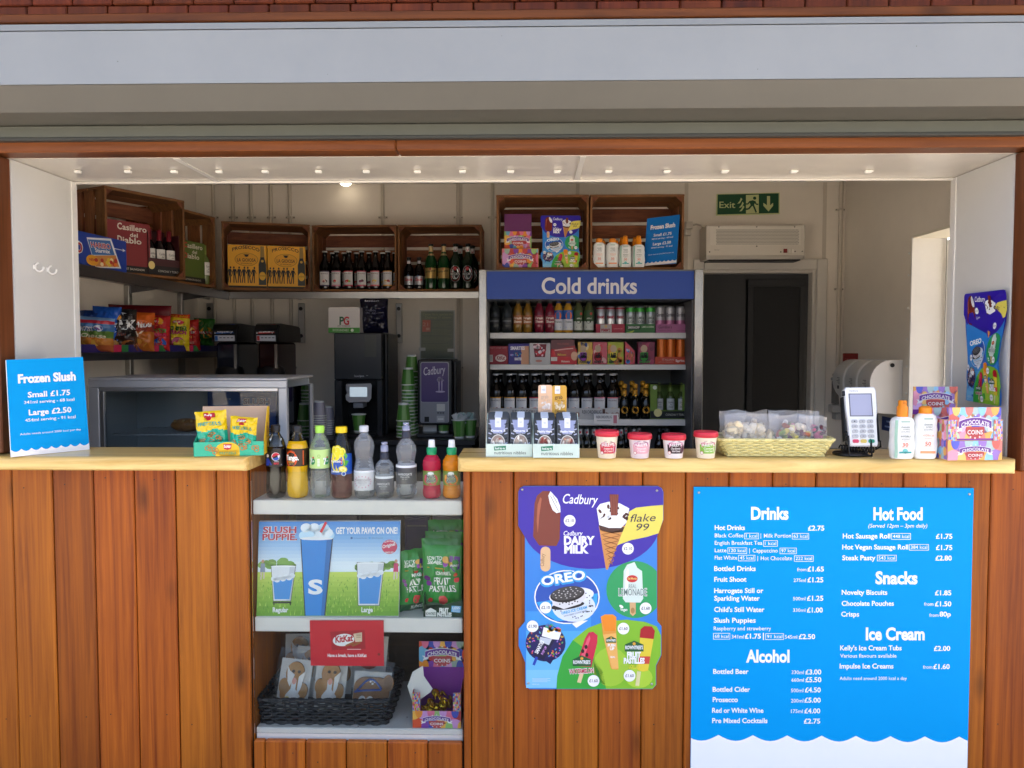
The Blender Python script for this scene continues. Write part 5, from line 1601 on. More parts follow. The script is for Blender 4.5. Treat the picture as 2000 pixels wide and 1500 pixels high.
mb.box(P(1530, 490, yh).x, P(1537, 490, yh).x, yh - .008, yh, P(1530, 494, yh).z, P(1530, 486, yh).z, M('#7a1f1c', .35), bev=.001)
for x in (1540, 1546): mb.box(P(x, 490, yh).x, P(x + 4, 490, yh).x, yh - .006, yh, P(x, 494, yh).z, P(x, 487, yh).z, M('#e0dace', .4), bev=.001)
for x, y in ((1404, 443), (1478, 443), (1552, 443), (1478, 481), (1386, 492), (1525, 492), (1553, 491), (1567, 491)): cv.disc(x, y, 1.4, M('#3a3630'), 3, n=8)
cv.t('THERMOSCREENS', 1395, 1405, 489, 1.5, M('#4a4640'), 2)
mb.build('controls', t_)
t_ = thing('wall_socket', 'white fused socket with a short cable looping to the air heater', 'socket', tuple(P(1346, 460, BW)))
mb = MB()
for x0, x1, y0, y1 in ((1338, 1352, 433, 448), (1336, 1349, 449, 461)):
    p, q = P(x0, y1, BW), P(x1, y0, BW)
    mb.box(p.x, q.x, BW - .03, BW - .001, p.z, q.z, M('#d4ccbe', .4), bev=.004)
mb.build('box', t_)
mb = MB(); mb.tube([P(1352, 440, BW - .02), P(1360, 438, BW - .03), P(1369, 440, BW - .05), P(1376, 446, BW - .06), P(1381, 450, BW - .08)], .006, M('#c8c0b2', .5), 8)
mb.build('cable', t_)

# ---------------------------------------------------------------- right hand wall: paper dispensers, red sign, bench
rb = thing('steel_bench', 'low steel bench by the wall below the paper dispensers', 'bench', (1.75, 1.6, FLOOR))
mb = MB(); mb.box(1.30, RW - .003, 1.0, 1.83, .93, .955, STEEL, bev=.003); mb.box(1.34, RW - .004, 1.06, 1.8, .90, .929, DSTEEL); mb.build('top', rb)
for x, y in ((1.36, 1.05), (1.36, 1.78), (2.03, 1.05), (2.03, 1.78)):
    mb = MB(); mb.box(x - .02, x + .02, y - .02, y + .02, FLOOR, .899, STEEL); mb.build('leg', rb)
for i, y_ in enumerate((1.96, 2.15, 2.34)):
    t_ = thing('paper_dispenser', ('white curved paper dispenser next to the side doorway', 'middle white paper dispenser of three on the wall', 'white paper dispenser nearest the back corner')[i], 'dispenser', (RW, y_, 1.15), 'paper dispensers')
    mb = MB()
    prof = [(RW - .002, 1.13), (RW - .13, 1.14)] + [(RW - .06 - .115 * math.cos(R(q)), 1.30 + .13 * math.sin(R(q)) + (-.10 if q < 0 else 0) * 0) for q in range(-50, 91, 14)] + [(RW - .002, 1.43)]
    mb.prism(prof, y_ + .004, y_ + .17, M('#d2d0cb', .35), 'y', True)
    mb.build('casing', t_)
    mb = MB()
    mb.prism([(x + (.0 if x > RW - .05 else -.006), z + (.004 if z > 1.3 else -.003)) for x, z in prof], y_ - .012, y_ + .006, M('#e0deda', .3), 'y')
    mb.build('end_cap', t_)
    mb = MB()
    cv = CV(mb, lambda u, v, h: Vector((RW - .1765 - h, y_ + u, 1.25 + v)), vs=1)
    cv.rect(.06, .0, .085, .02, INK, 2)
    for k in range(5): cv.rect(.05, .03 + k * .009, .06 + .04 * ((k * 7 % 5) / 5 + .2), .033 + k * .009, INK, 2)
    mb.build('print', t_)
    if i == 0:
        mb = MB(); mb.prism([(RW - .06 + .012 * math.cos(R(k * 30)), 1.405 + .012 * math.sin(R(k * 30))) for k in range(12)], y_ - .016, y_ - .0125, BLACK, 'y'); mb.build('lock', t_)
t_ = thing('wall_notice', 'small red notice on the wall in the back corner above the paper dispensers', 'notice', (RW - .02, 2.62, 1.4))
mb = MB()
yn = 2.55
a, b = P(1646, 740, yn), P(1677, 690, yn)
mb.box(a.x, b.x, yn, yn + .012, a.z, b.z, M('#8a231f', .45), bev=.004)
cv = CV(mb, px_plane(yn)); cv.t('CAUTION', 1650, 1672, 704, 4, M('#c86a60'), 2, .01); cv.t('VERY HOT', 1651, 1671, 714, 4, M('#c86a60'), 2, .01)
mb.build('plate', t_)
t_ = thing('soap_dispenser', 'small grey soap dispenser low on the back wall, beside the paper dispensers', 'dispenser', tuple(P(1640, 800, BW - .05)))
mb = MB()
for (x0, x1, y0, y1, hx) in ((1631, 1652, 738, 744, '#a8a8a6'), (1632, 1650, 745, 790, '#6f6c68'), (1626, 1655, 791, 806, '#b2b0ac'), (1633, 1650, 807, 820, '#a4a29e')):
    p, q = P(x0, y1, BW - .08), P(x1, y0, BW - .08)
    mb.box(p.x, q.x, BW - .08, BW - .002, p.z, q.z, M(hx, .35), bev=.004)
mb.build('casing', t_)
t_ = thing('wall_notice', 'dark blue hand wash notice on the wall under the paper dispensers', 'notice', (RW - .01, 1.9, 1.05))
mb = MB(); mb.box(RW - .008, RW - .002, 1.90, 2.18, 1.02, 1.10, M('#1a3470', .4)); cv = CV(mb, lambda u, v, h: Vector((RW - .008 - h, u, v)), vs=1)
cv.rect(1.95, 1.07, 2.12, 1.08, M('#9ab0d8'), 1); cv.rect(1.93, 1.04, 2.14, 1.05, M('#9ab0d8'), 1)
mb.build('plate', t_)

# ---------------------------------------------------------------- back bench and what stands on it
BZ = .97
bench = thing('steel_worktop', 'long worktop along the back wall carrying the coffee machine and paper cups', 'worktop', (-1.2, 2.4, FLOOR))
mb = MB(); mb.box(LW + .005, fx(934, FY) - .01 - .02, 2.02, BW - .003, BZ - .03, BZ, M('#2a2a2c', .35), bev=.003); mb.build('top', bench)
mb = MB(); mb.box(LW + .02, fx(934, FY) - .05, 2.06, BW - .01, FLOOR, BZ - .031, M('#1b1b1d', .5)); mb.build('cupboard', bench)

# tall dark coffee machine
CY = 2.22
t_ = thing('coffee_machine', 'tall black coffee machine with a grey touch screen panel', 'coffee machine', (P(707, 845, CY).x, CY, BZ))
a, b = P(654, 845, CY), P(746, 650, CY)
xs2 = P(758, 700, CY + .08).x
mb = MB()
K1 = M('#232427', .35, mott=.05); K2 = M('#0b0b0c', .3)
zr = P(700, 742, CY).z
mb.box(a.x, b.x, CY, CY + .44, zr, b.z, K1, bev=.006)
mb.box(a.x, P(668, 800, CY).x, CY, CY + .44, BZ, zr - .001, K1, bev=.004)
mb.box(P(736, 800, CY).x, b.x, CY, CY + .44, BZ, zr - .001, K1, bev=.004)
mb.box(b.x + .001, xs2, CY + .07, CY + .44, BZ, b.z - .004, M('#151517', .35), bev=.006)
mb.box(a.x + .03, b.x - .03, CY + .16, CY + .43, BZ, zr - .001, K2)
mb.build('body', t_)
mb = MB()
cv = CV(mb, px_plane(CY), .0008)
cv.rect(712, 654, 735, 697, M('#3a3b34', .4), 1)
mb.build('sticker', t_)
mb = MB(); cv = CV(mb, px_plane(CY), .0008)
cv.t('Douwe Egberts', 692, 711, 736, 3.5, M('#b8b8ba'), 1, .02); cv.rect(715, 733, 719, 734, M('#9a9a9c'), 1)
mb.build('front_print', t_)
mb = MB()
pts = [(676, 750), (724, 749), (726, 753), (725, 778), (720, 785), (682, 786), (676, 781), (675, 773), (678, 768), (676, 760)]
w3 = [P(u, v, CY - .02) for u, v in pts]; w4 = [P(u, v, CY + .15) for u, v in pts]
n = len(pts)
mb.add(w3 + w4, [list(range(n)), [n + k for k in range(n)][::-1]] + [(k, (k + 1) % n, n + (k + 1) % n, n + k) for k in range(n)], M('#a8a9ac', .35))
cv = CV(mb, px_plane(CY - .02), .001); cv.rect(683, 756, 717, 775, M('#b8c8d2', .2, emit=.12), 1)
mb.build('touch_screen', t_)
mb = MB(); p, q = P(690, 797, CY + .0), P(709, 787, CY + .0)
mb.box(p.x, q.x, CY + .0, CY + .12, p.z, q.z, M('#8d8e92', .35), bev=.003); mb.build('spout', t_)
mb = MB(); p, q = P(672, 850, CY - .05), P(734, 842, CY - .05)
mb.box(p.x, q.x, CY - .06, CY + .15, BZ + .001, BZ + .02, M('#2e2e30', .3, .6), bev=.003); mb.build('drip_tray', t_)

# paper cups
CUPG = M('#5d8f3c', .5, mott=.08, scale=30); CUPW = M('#e2e4de', .5)
def cup(label, group, H=.105, r=.042, g='#4f8a35', inverted=False, nm='paper_cup'):
    t_ = thing(nm, label, 'cup', (0, 0, 0), group)
    G_ = M(g, .45); G2 = M('#7aa25c' if g != '#9a97a4' else '#a8a5b2', .45)
    rt, rb_ = r, r * .70
    pr = [(rb_, 0), (rb_ + (rt - rb_) * .1, H * .1), (rt - .001, H - .005)]
    mb = MB()
    n = 24
    vs = []; fs = []; ms = []
    for j, (rr_, z) in enumerate(pr):
        for i in range(n):
            an = 2 * math.pi * i / n; vs.append((rr_ * math.cos(an), rr_ * math.sin(an), z))
    for j in range(2):
        for i in range(n):
            fs.append((j * n + i, j * n + (i + 1) % n, (j + 1) * n + (i + 1) % n, (j + 1) * n + i)); ms.append(CUPW if j == 0 else (G_ if (i // 3) % 2 else G2))
    mb.add(vs, fs, ms, True)
    mb.lathe([(rt - .003, H - .006), (rb_ - .002, .004), (.0001, .004)], CUPW, 20)
    mb.build('cup_body', t_)
    mb = MB(); mb.lathe([(rt - .001, H - .006), (rt + .0022, H - .005), (rt + .0022, H), (rt - .003, H), (rt - .003, H - .006)], CUPW, 24); mb.build('rim', t_)
    return t_
cg = cup('green paper cup with white rim under the coffee machine spout', 'green paper cups')
put(cg, (P(701, 845, CY + .04).x, CY + .04, BZ + .021)); cg.scale = (1.0, 1.0, 1.05)
cinv = cup('upside down green paper cup', 'x')
for ch in list(kids(cinv)):
    me = ch.data
    for v in me.vertices: v.co.z = .105 - v.co.z
    me.flip_normals()
GST = 'upturned green paper cups nested in tall stacks'
LST = 'green paper cup in a tall upturned stack by the chocolate machine'
first = True
for (px, ytop, ybot, Y) in ((796, 693, 900, 2.34), (789, 718, 905, 2.22), (780, 787, 905, 2.10)):
    s = 1.0
    rpx = .042 * 1540 / (Y + 2.5)
    ztop = P(px, ytop, Y).z
    k = 0
    z = ztop - .105
    x = P(px + 8, ytop, Y).x
    while z > BZ - .005:
        if first: put(cinv, (x, Y, z)); cinv['label'] = LST; cinv['group'] = GST; first = False
        else: dup(cinv, (x, Y, z), random.uniform(0, 3), LST, GST)
        z -= .0205 if k else .034
        k += 1
        x += random.uniform(-.0008, .0008)
# grey lids / cups stack by the cabinet
cl = cup('grey paper cup', 'x', .09, .043, '#9a97a4')
for ch in list(kids(cl)):
    for v in ch.data.vertices: v.co.z = .09 - v.co.z
    ch.data.flip_normals()
first = True
for (px, ytop, Y) in ((623, 783, 2.2), (640, 793, 2.28)):
    z = P(px, ytop, Y).z - .09
    lb = 'grey ripple paper cup in the upturned stack between the glass cabinet and the coffee machine'
    while z > BZ - .004:
        if first: put(cl, (P(px, ytop, Y).x, Y, z)); cl['label'] = lb; cl['group'] = 'upturned grey paper cups in stacks'; first = False
        else: dup(cl, (P(px, ytop, Y).x, Y, z), random.uniform(0, 3), lb, 'upturned grey paper cups in stacks')
        z -= .014
# tea box and coffee bag on top of the machine
MZ = P(700, 650, CY).z
carton('tea_box', 'white and green tea box on top of the black coffee machine', 'box', 641, 703, 600, 650.2, CY - .01, .2, '#cfcac6',
       lambda cv: (cv.rect(641.3, 640, 702.7, 650, M('#3f8a2c', .5), 1), cv.t('P', 663, 672, 634, 15, M('#1f5a34'), 2, .03, res=4), cv.t('G', 671, 682, 634, 15, M('#b8202c'), 3, .03, res=4), cv.t('tips', 674, 680, 625, 3, INK, 4), cv.t('200 TEABAGS', 659, 684, 638, 3, M('#3a3a3a'), 2), cv.t('BIODEGRADABLE', 650, 681, 647, 4.5, M('#c8d8b8'), 2, .01), cv.disc(688, 645, 3, M('#e0e8d8'), 2)))

# ---------------------------------------------------------------- soft packets
def packet(name, label, cat, W, H, T, zone, art=None, seed=0, group=None, foil=.28, nu=24, nv=32):
    """a pillow packet: zone(u, v) gives the material of each patch, art draws in u -.5..5, v 0..1 (upwards)"""
    o_ = None
    mb = MB()
    def shape(u, v):
        b = max(0.0, 1 - abs(2 * u) ** 2.4) ** .6 * max(0.0, 1 - abs(2 * v - 1) ** 3.2) ** .7
        nz = mnoise.noise(Vector((u * 5 + seed * 3.1, v * 6 + seed, seed * .7)))
        n2 = mnoise.noise(Vector((u * 13 + seed, v * 11, seed * 1.7 + 4)))
        return b, nz, n2
    def f(u, v, h, side=-1):
        b, nz, n2 = shape(u, v)
        pinch = 1 - .05 * max(0.0, 1 - abs(2 * v - 1)) ** .5
        y = side * (T / 2 * b * (1 + .42 * nz + .26 * n2)) + .006 * nz * (1 - b)
        return Vector((u * W * pinch + .010 * n2 * b, y + side * h, v * H + .006 * nz * (.2 + abs(u))))
    for side in (-1, 1):
        g = [f(-.5 + i / nu, j / nv, 0, side) for j in range(nv + 1) for i in range(nu + 1)]
        fs, ms = [], []
        for j in range(nv):
            for i in range(nu):
                q = (j * (nu + 1) + i, j * (nu + 1) + i + 1, (j + 1) * (nu + 1) + i + 1, (j + 1) * (nu + 1) + i)
                fs.append(q if side < 0 else q[::-1]); ms.append(zone(-.5 + (i + .5) / nu, (j + .5) / nv))
        mb.add(g, fs, ms, True)
    if art: art(CV(mb, lambda u, v, h: f(u, v, h + .0012), .0004, vs=1))
    t_ = mb.build(name)
    return tag(t_, label, cat, group)
F = lambda h, r=.25: M(h, r, spec=.6, name='film')
def crisp(label, px, ybase, wpx, hpx, zone, art, seed, dx=0.0, T=.06, tilt=0.0, name='crisp_packet'):
    X_ = -1.965 + dx
    Yk = 1540 * -X_ / (1034 - px) - 2.5
    T = T * 1.7; tilt = tilt + random.uniform(-.07, .07)
    k = (Yk + 2.5) / 1540
    o = packet(name, label, 'crisps', wpx * k * 1.3, hpx * k * 1.12, T, zone, art, seed, 'crisp packets on the side shelf')
    ang_ = math.atan2(-X_, Yk + 2.5)
    put(o, (X_, Yk, 1.4865), ang_ * .8)
    o.rotation_euler.y = tilt
    return o
def z1(*bands):
    def f(u, v):
        for lim, m_ in bands:
            if v < lim: return m_
        return bands[-1][1]
    return f
def walkers(cv, cu, cv_, s, txt='WALKERS'):
    cv.disc(cu, cv_, .24 * s, F('#e0a02c'), 1, .13 * s, 16); cv.rect(cu - .27 * s, cv_ - .035 * s, cu + .27 * s, cv_ + .035 * s, F('#b8202c'), 2, 6, 1)
    cv.t(txt, cu - .24 * s, cu + .24 * s, cv_ - .022 * s, .05 * s, F('#e8e4dc'), 4, .03)
crisp('dark red crisp bag lying behind the others, highest on the shelf', 268, 672, 88, 80, z1((1, F('#6a1820'))), None, 11, -.13)
crisp('plain dark blue crisp bag behind the striped one at the near end', 172, 672, 44, 72, z1((1, F('#1a3a7c'))), None, 12, -.10)
crisp('bright blue crisp bag standing behind, white lettering at its edge', 198, 672, 40, 78, z1((.25, F('#c8924a')), (1, F('#1f58b8'))), lambda cv: (cv.t('CRISPS', -.3, .45, .55, .09, F('#e8ecf0'), 2, .04), cv.t('lightly', .0, .4, .42, .04, F('#c8d8e8'), 2), cv.disc(.2, .2, .2, F('#d8a85a'), 1, .12)), 13, -.05)
crisp('blue and red striped crisp bag nearest the hatch', 176, 674, 52, 60, z1((.18, F('#a8542a')), (.42, F('#b8742c')), (.58, F('#5a7a34')), (.82, F('#3f6a9c')), (.9, F('#b02838')), (1, F('#7aa0c8'))),
      lambda cv: (cv.disc(.1, .68, .12, F('#c8ccd8'), 2, .10), cv.disc(.1, .68, .09, F('#7a4a8a'), 3, .075), cv.t('WOTSIT', -.42, -.04, .58, .12, F('#e4e0e4'), 2, .03), cv.t('Cheese', -.36, .3, .40, .11, F('#e8dcc0'), 3, .02, .2), cv.disc(-.05, .25, .3, F('#c8983c'), 1, .10)), 14, .04)
crisp('black crisp bag with big white MAX lettering', 229, 672, 46, 74, z1((.16, F('#5a2c18')), (.34, F('#3a241c')), (1, F('#25201e'))),
      lambda cv: (cv.t('MAX', -.46, .48, .52, .2, F('#e0e0de'), 2, .05), cv.disc(-.12, .80, .17, F('#d89a3c'), 1, .07), cv.rect(-.28, .785, .04, .815, F('#b8202c'), 2), cv.poly([(.05, .92), (.35, .86), (.42, .74), (.15, .80)], F('#c8c8c8'), 1), cv.t('FLAME STEAK', -.4, .2, .36, .06, F('#8a4030'), 2, .02), cv.disc(.25, .12, .25, F('#a8642c'), 1, .14)), 15, .0)
crisp('orange tortilla chip bag with dark band and white lettering', 261, 673, 48, 68, z1((.5, F('#b0601c')), (.68, F('#8a2f18')), (1, F('#c85a18'))),
      lambda cv: (cv.poly([(-.45, .55), (.47, .50), (.47, .68), (-.45, .76)], F('#2a1a14'), 1), cv.t('Doritos', -.42, .44, .58, .14, F('#eceae4'), 3, .04, rot=.06), cv.poly([(-.05, .50), (.02, .36), (.22, .53), (.13, .52), (.03, .43), (.0, .50)], F('#d8c8b0'), 3), cv.disc(.0, .2, .3, F('#c88a34'), 1, .14, 7), cv.disc(-.1, .14, .2, F('#d89a40'), 2, .10, 5)), 16, .04)
crisp('red crisp bag with a blue monster drawing, beside the orange bag', 300, 673, 36, 62, z1((1, F('#b82424'))), lambda cv: (walkers(cv, .05, .82, .9), cv.t('MONSTER', -.38, .4, .52, .10, F('#3f8a34'), 3, .05), cv.t('munch', -.3, .38, .42, .09, F('#c83a6a'), 3, .04), cv.disc(.15, .22, .24, F('#2a62b8'), 2, .15), cv.disc(.12, .27, .06, F('#e8e8e8'), 3, .04), cv.disc(-.25, .3, .15, F('#d86a2c'), 1, .2)), 17, .02)
crisp('yellow crisp bag with a pink monster drawing', 338, 673, 38, 64, z1((.9, F('#d0b41c')), (1, F('#c83a1c'))), lambda cv: (cv.t('SNACK BAG', -.42, .42, .925, .05, F('#e0b02c'), 3, .02), cv.disc(.1, .78, .22, F('#b8202c'), 1, .06), cv.t('WALKERS', -.08, .28, .765, .04, F('#e8e4dc'), 3, .03), cv.t('MONSTER', -.36, .44, .56, .10, F('#2f6a2c'), 3, .05), cv.t('MUNCH', -.3, .4, .46, .09, F('#b8306a'), 3, .05), cv.disc(.08, .24, .26, F('#a82050'), 2, .14), cv.disc(-.32, .2, .13, F('#b8742c'), 1, .08)), 18, .01)
crisp('small red crisp bag between the yellow and green bags', 367, 675, 29, 54, z1((1, F('#a8201c'))), lambda cv: (walkers(cv, .0, .58, 1.5), cv.t('READY SALTED', -.2, .25, .22, .06, F('#e8c8b0'), 3)), 19, .02)
crisp('green crisp bag at the far end of the shelf', 393, 675, 30, 56, z1((1, F('#2f6a22'))), lambda cv: (walkers(cv, .12, .55, 1.4), cv.disc(-.32, .3, .18, F('#d8a03c'), 1, .14), cv.disc(-.2, .85, .18, F('#c89a4c'), 1, .08)), 20, -.01)
# coffee bag beside the tea box
o = packet('coffee_bag', 'shiny dark blue coffee bag beside the tea box', 'bag', .175, .21, .10, z1((1, F('#14142e', .2))), lambda cv: (cv.t('RAVELLO', -.30, .2, .90, .05, F('#c8c8d4'), 2, .02), cv.t('ITALIAN', -.24, .1, .62, .05, F('#8a8a9c'), 2, .02), cv.t('GROUND', -.24, .12, .54, .05, F('#8a8a9c'), 2, .02)), 30)
put(o, (P(731, 650, CY + .1).x, CY + .1, MZ + .001))
# ---------------------------------------------------------------- age notice, chocolate machine
t_ = thing('age_notice', 'green laminated Challenge 21 notice taped on the back wall above the chocolate machine', 'notice', tuple(P(854, 702, BW - .01)))
yv = BW - .008
mb = MB(); a, b = P(820, 702, yv), P(888, 606, yv)
mb.box(a.x, b.x, yv, yv + .002, a.z, b.z, M('#a8aaa4', .25))
cv = CV(mb, px_plane(yv), .0006)
cv.rect(822, 608, 886, 700, M('#4a5232', .3), 1)
NG = M('#8a9258', .4)
cv.t('Center Parcs operate the', 826, 884, 616, 4.5, NG, 2); cv.t('Challenge 21 scheme', 830, 881, 622, 4.5, NG, 2)
cv.rect(825, 625, 841, 648, M('#b8543c', .4), 2); cv.t('21', 826, 836, 637, 7, M('#d8b8a0'), 3); cv.rect(832, 640, 839, 645, M('#d8a890'), 3)
for k in range(24):
    y = 628 + k * 2.5
    x0 = 843 if k < 9 else 826
    if k % 6 != 5: cv.rect(x0, y, 884 - (k * 17 % 13), y + .8, M('#6f774e'), 2)
for x, y in ((822, 682), (878, 684)): cv.rect(x - 4, y - 3, x + 9, y + 3, M('#b8b8b0', .15), 3)
mb.build('sheet', t_)

HY = 2.18
t_ = thing('chocolate_machine', 'slim black hot chocolate machine with a purple front panel', 'drinks machine', (P(855, 835, HY).x, HY, BZ))
a, b = P(816, 830, HY), P(884, 702, HY)
x3 = P(893, 760, HY + .1).x
mb = MB()
mb.box(a.x, b.x, HY, HY + .36, a.z, b.z, M('#1a1a1c', .35), bev=.008)
mb.box(b.x + .0005, x3, HY + .05, HY + .36, BZ, b.z - .01, M('#1d1d1f', .35), bev=.004)
mb.box(a.x + .01, b.x - .01, HY + .14, HY + .355, BZ, a.z - .001, M('#2a2a2c', .35))
mb.build('body', t_)
mb = MB(); cv = CV(mb, px_plane(HY), .001)
cv.rrect(821, 707, 877, 826, 4, M('#9a9aa0', .3), 1)
cv.rrect(822.5, 708.5, 875, 785, 3, M('#4a3570', .35), 2)
cv.rect(822.5, 786, 875, 826, M('#8a8b92', .3, .5), 2)
cv.t('Cadbury', 828, 871, 733, 15, M('#cfcad8'), 3, .008, .25, rot=R(-6), res=4)
LG = M('#b8aac8', .4)
for x in (856, 861.5): cv.poly([(x, 738), (x + 3, 738), (x + 2.2, 766), (x + .9, 766)], LG, 3)
cv.poly([(853, 741), (857, 736), (861, 737), (859, 745), (854, 745)], LG, 3); cv.poly([(860, 739), (864, 738), (867, 743), (864, 746)], LG, 3)
cv.disc(860, 765, 9.5, LG, 3, 1.8)
for x0, x1, y0, y1, h in ((853, 869, 789, 803, '#c8c6c2'), (853, 868, 812, 824, '#b0b0b2'), (829, 838, 814, 824, '#0c0c0e')): cv.rect(x0, y0, x1, y1, M(h, .35), 3)
for x in (854, 859, 864): cv.rect(x, 805.5, x + 3.4, 807.5, INK, 3)
cv.rect(855, 817, 866, 820, M('#d8d8d6'), 4)
mb.build('front_panel', t_)
mb = MB(); p = P(860, 838, HY + .08)
mb.lathe([(.006, 0), (.008, .012), (.012, .022)], STEEL, 12, (p.x, HY + .08, p.z)); mb.build('nozzle', t_)
mb = MB(); p, q = P(815, 858, HY), P(886, 851, HY)
mb.box(p.x, q.x, HY - .02, HY + .13, BZ + .001, BZ + .02, M('#232325', .4), bev=.003); mb.build('drip_tray', t_)
mb = MB(); mb.box(P(826, 850, HY + .12).x, P(852, 850, HY + .12).x, HY + .132, HY + .139, BZ + .02, a.z - .001, STEEL); mb.build('splash_plate', t_)
dup(cg, (P(867, 850, HY + .06).x, HY + .06, BZ + .021), .7, 'green paper cup with white rim under the chocolate machine nozzle', 'green paper cups')
for i, (px, Y) in enumerate(((897, 2.12), (918, 2.16))):
    dup(cg, (P(px, 860, Y).x, Y, BZ + .001), .3 + i, ('green paper cup full of white sachets, next to the chocolate machine', 'green paper cup full of white sachets, next to the steel fridge post')[i], 'green paper cups of sachets')
random.seed(21)
for i in range(9):
    for j, (px, Y) in enumerate(((897, 2.12), (918, 2.16))):
        an = random.uniform(0, 6.28); r_ = random.uniform(0, .024)
        mb = MB()
        hw, hh_ = .018, .055
        g = [(-hw + 2 * hw * u / 3, .004 * math.sin(u * 2.2 + v + i), -.03 + (hh_ + .02) * v / 3) for v in range(4) for u in range(4)]
        mb.X = Matrix.Translation((P(px, 860, Y).x + r_ * math.cos(an), Y + r_ * math.sin(an), BZ + .105)) @ Matrix.Rotation(random.uniform(-.7, .7), 4, 'Y') @ Matrix.Rotation(random.uniform(-.6, .6), 4, 'X') @ Matrix.Rotation(random.uniform(-1, 1), 4, 'Z')
        mb.add(g, [(v * 4 + u, v * 4 + u + 1, v * 4 + u + 5, v * 4 + u + 4) for v in range(3) for u in range(3)], M('#cfd2cf' if i % 3 else '#a8c4bc', .5), True)
        tag(mb.build('sugar_sachet'), 'small white paper sachet sticking out of a green cup by the fridge', 'sachet', 'sachets in the green cups')

# ---------------------------------------------------------------- slush dispensers
for i, (x0, x1, lb, word, hx) in enumerate(((413, 463, 'black slush dispenser head with a blue Raspberry label', 'Raspberry', '#2a62a8'), (495, 543, 'black slush dispenser head with a red Strawberry label', 'Strawberry', '#b8302c'))):
    SY = 1.95
    t_ = thing('slush_dispenser', lb, 'slush machine', (P((x0 + x1) / 2, 735, SY).x, SY, BZ), 'slush dispensers')
    mb = MB(); cx0, cx1 = P(x0, 650, SY).x, P(x1, 650, SY).x
    zt_, zm = P(x0, 631, SY).z, P(x0, 668, SY).z
    prof = [(SY, zm), (SY - .005, zm + .02), (SY + .005, zt_ - .035), (SY + .03, zt_ - .008), (SY + .06, zt_), (SY + .42, zt_ - .01), (SY + .44, zm)]
    mb.prism(prof, cx0 + .004, cx1 - .004, M('#0e0e10', .3), 'x')
    mb.prism([(y + .008, z - (.006 if z > zm + .03 else -.002)) for y, z in prof], cx0, cx1, M('#0e0e10', .3), 'x')
    mb.build('lid', t_)
    mb = MB()
    f_ = affine((cx0 + .02, SY - .004, zm + .115), (cx1 - .015, SY - .004, zm + .115), (cx0 + .02, SY - .008, zm + .045))
    f_ = affine((cx0 + .014, SY + .036, zt_ - .006), (cx1 - .02, SY + .036, zt_ - .006), (cx0 + .014, SY - .003, zt_ - .062))
    cv = CV(mb, f_, .0008)
    cv.poly([(.0, .1), (.95, 0), (1, .9), (.12, 1)], M(hx, .35), 2); cv.poly([(-.05, -.05), (.1, 1), (.04, 1.0)], M('#d8d8d8'), 3)
    cv.t('SLUSH', .28, .8, .34, .2, M('#e0c8c8'), 4, .05); cv.t('PUPPIE', .28, .8, .58, .2, M('#e0c8c8'), 4, .05); cv.t(word, .15, .98, .88, .24, M('#e8e8ea'), 5, .03, .2)
    f2 = affine((cx0 + .02, SY - .006, zm + .038), (cx1 - .012, SY - .006, zm + .038), (cx0 + .02, SY - .002, zm + .006))
    cv = CV(mb, f2, .0008); cv.rect(0, 0, 1, 1, M('#b9bcc4', .4), 3); cv.rect(.02, .1, .16, .9, M(hx), 4)
    for k in range(4): cv.rect(.24 + k * .19, .35, .36 + k * .19, .5, M('#4a4a55'), 4)
    mb.build('label', t_)
    mb = MB()
    cx = (cx0 + cx1) / 2; ww = (cx1 - cx0) / 2 - .016
    mb.box(cx - ww, cx + ww, SY + .02, SY + .40, P(x0, 735, SY).z - .3, zm - .001, M('#2a1512' if i else '#101422', .12, spec=.6), bev=.012)
    mb.build('tank', t_)
    mb = MB(); mb.lathe([(.085, 0), (.09, .03), (.075, .09), (.05, .11)], M('#141416', .35), 20, (cx, SY + .08, P(x0, 740, SY).z - .03)); mb.box(cx - .12, cx + .12, SY - .02, SY + .42, BZ + .001, P(x0, 735, SY).z - .302, M('#141416', .4)); mb.build('base', t_)

# ---------------------------------------------------------------- heated glass cabinet
KY = .80
a, b = P(175, 900, KY), P(560, 738, KY)
KD = .41
KZ = .96
t_ = thing('heated_cabinet', 'steel framed glass display cabinet with a wire shelf and a pasty in it', 'display cabinet', ((a.x + b.x) / 2, KY, KZ))
AL = M('#c4c5c7', .35, .35, mott=.05, scale=4, name='aluminium')
mb = MB()
zt_ = b.z
mb.box(a.x, b.x, KY, KY + KD, zt_ - .012, zt_, AL, bev=.004)
mb.build('roof', t_)
mb = MB()
mb.box(a.x + .001, b.x - .001, KY, KY + .02, zt_ - .042, zt_ - .0125, AL, bev=.002)
mb.build('frame', t_)
pw = (P(193, 800, KY).x - a.x)
for x0, x1 in ((a.x + .001, a.x + pw), (b.x - P(560, 800, KY).x + P(543, 800, KY).x, b.x - .001)):
    mb = MB(); mb.box(x0, x1, KY, KY + .03, KZ, zt_ - .0425, AL, bev=.003); mb.build('frame', t_)
mb = MB(); mb.box(b.x - .018, b.x - .001, KY + KD - .03, KY + KD, KZ, zt_ - .0425, AL); mb.build('frame', t_)
mb = MB()
mb.box(a.x + pw + .001, P(543, 800, KY).x - .001, KY + .004, KY + .028, zt_ - .058, zt_ - .0425, M('#cfcfd0', .3, .8), bev=.002)
mb.box(a.x + pw + .001, a.x + pw + .02, KY + .004, KY + .028, KZ + .02, zt_ - .0585, M('#a2a3a6', .3, .8), bev=.002)
mb.build('door_frame', t_)
mb = MB(); mb.box(a.x + pw + .021, P(543, 800, KY).x - .001, KY + .012, KY + .016, KZ + .02, zt_ - .0585, pane_mat('cabinet_pane', '#eef2f2', 1.35)); mb.build('glass_front', t_)
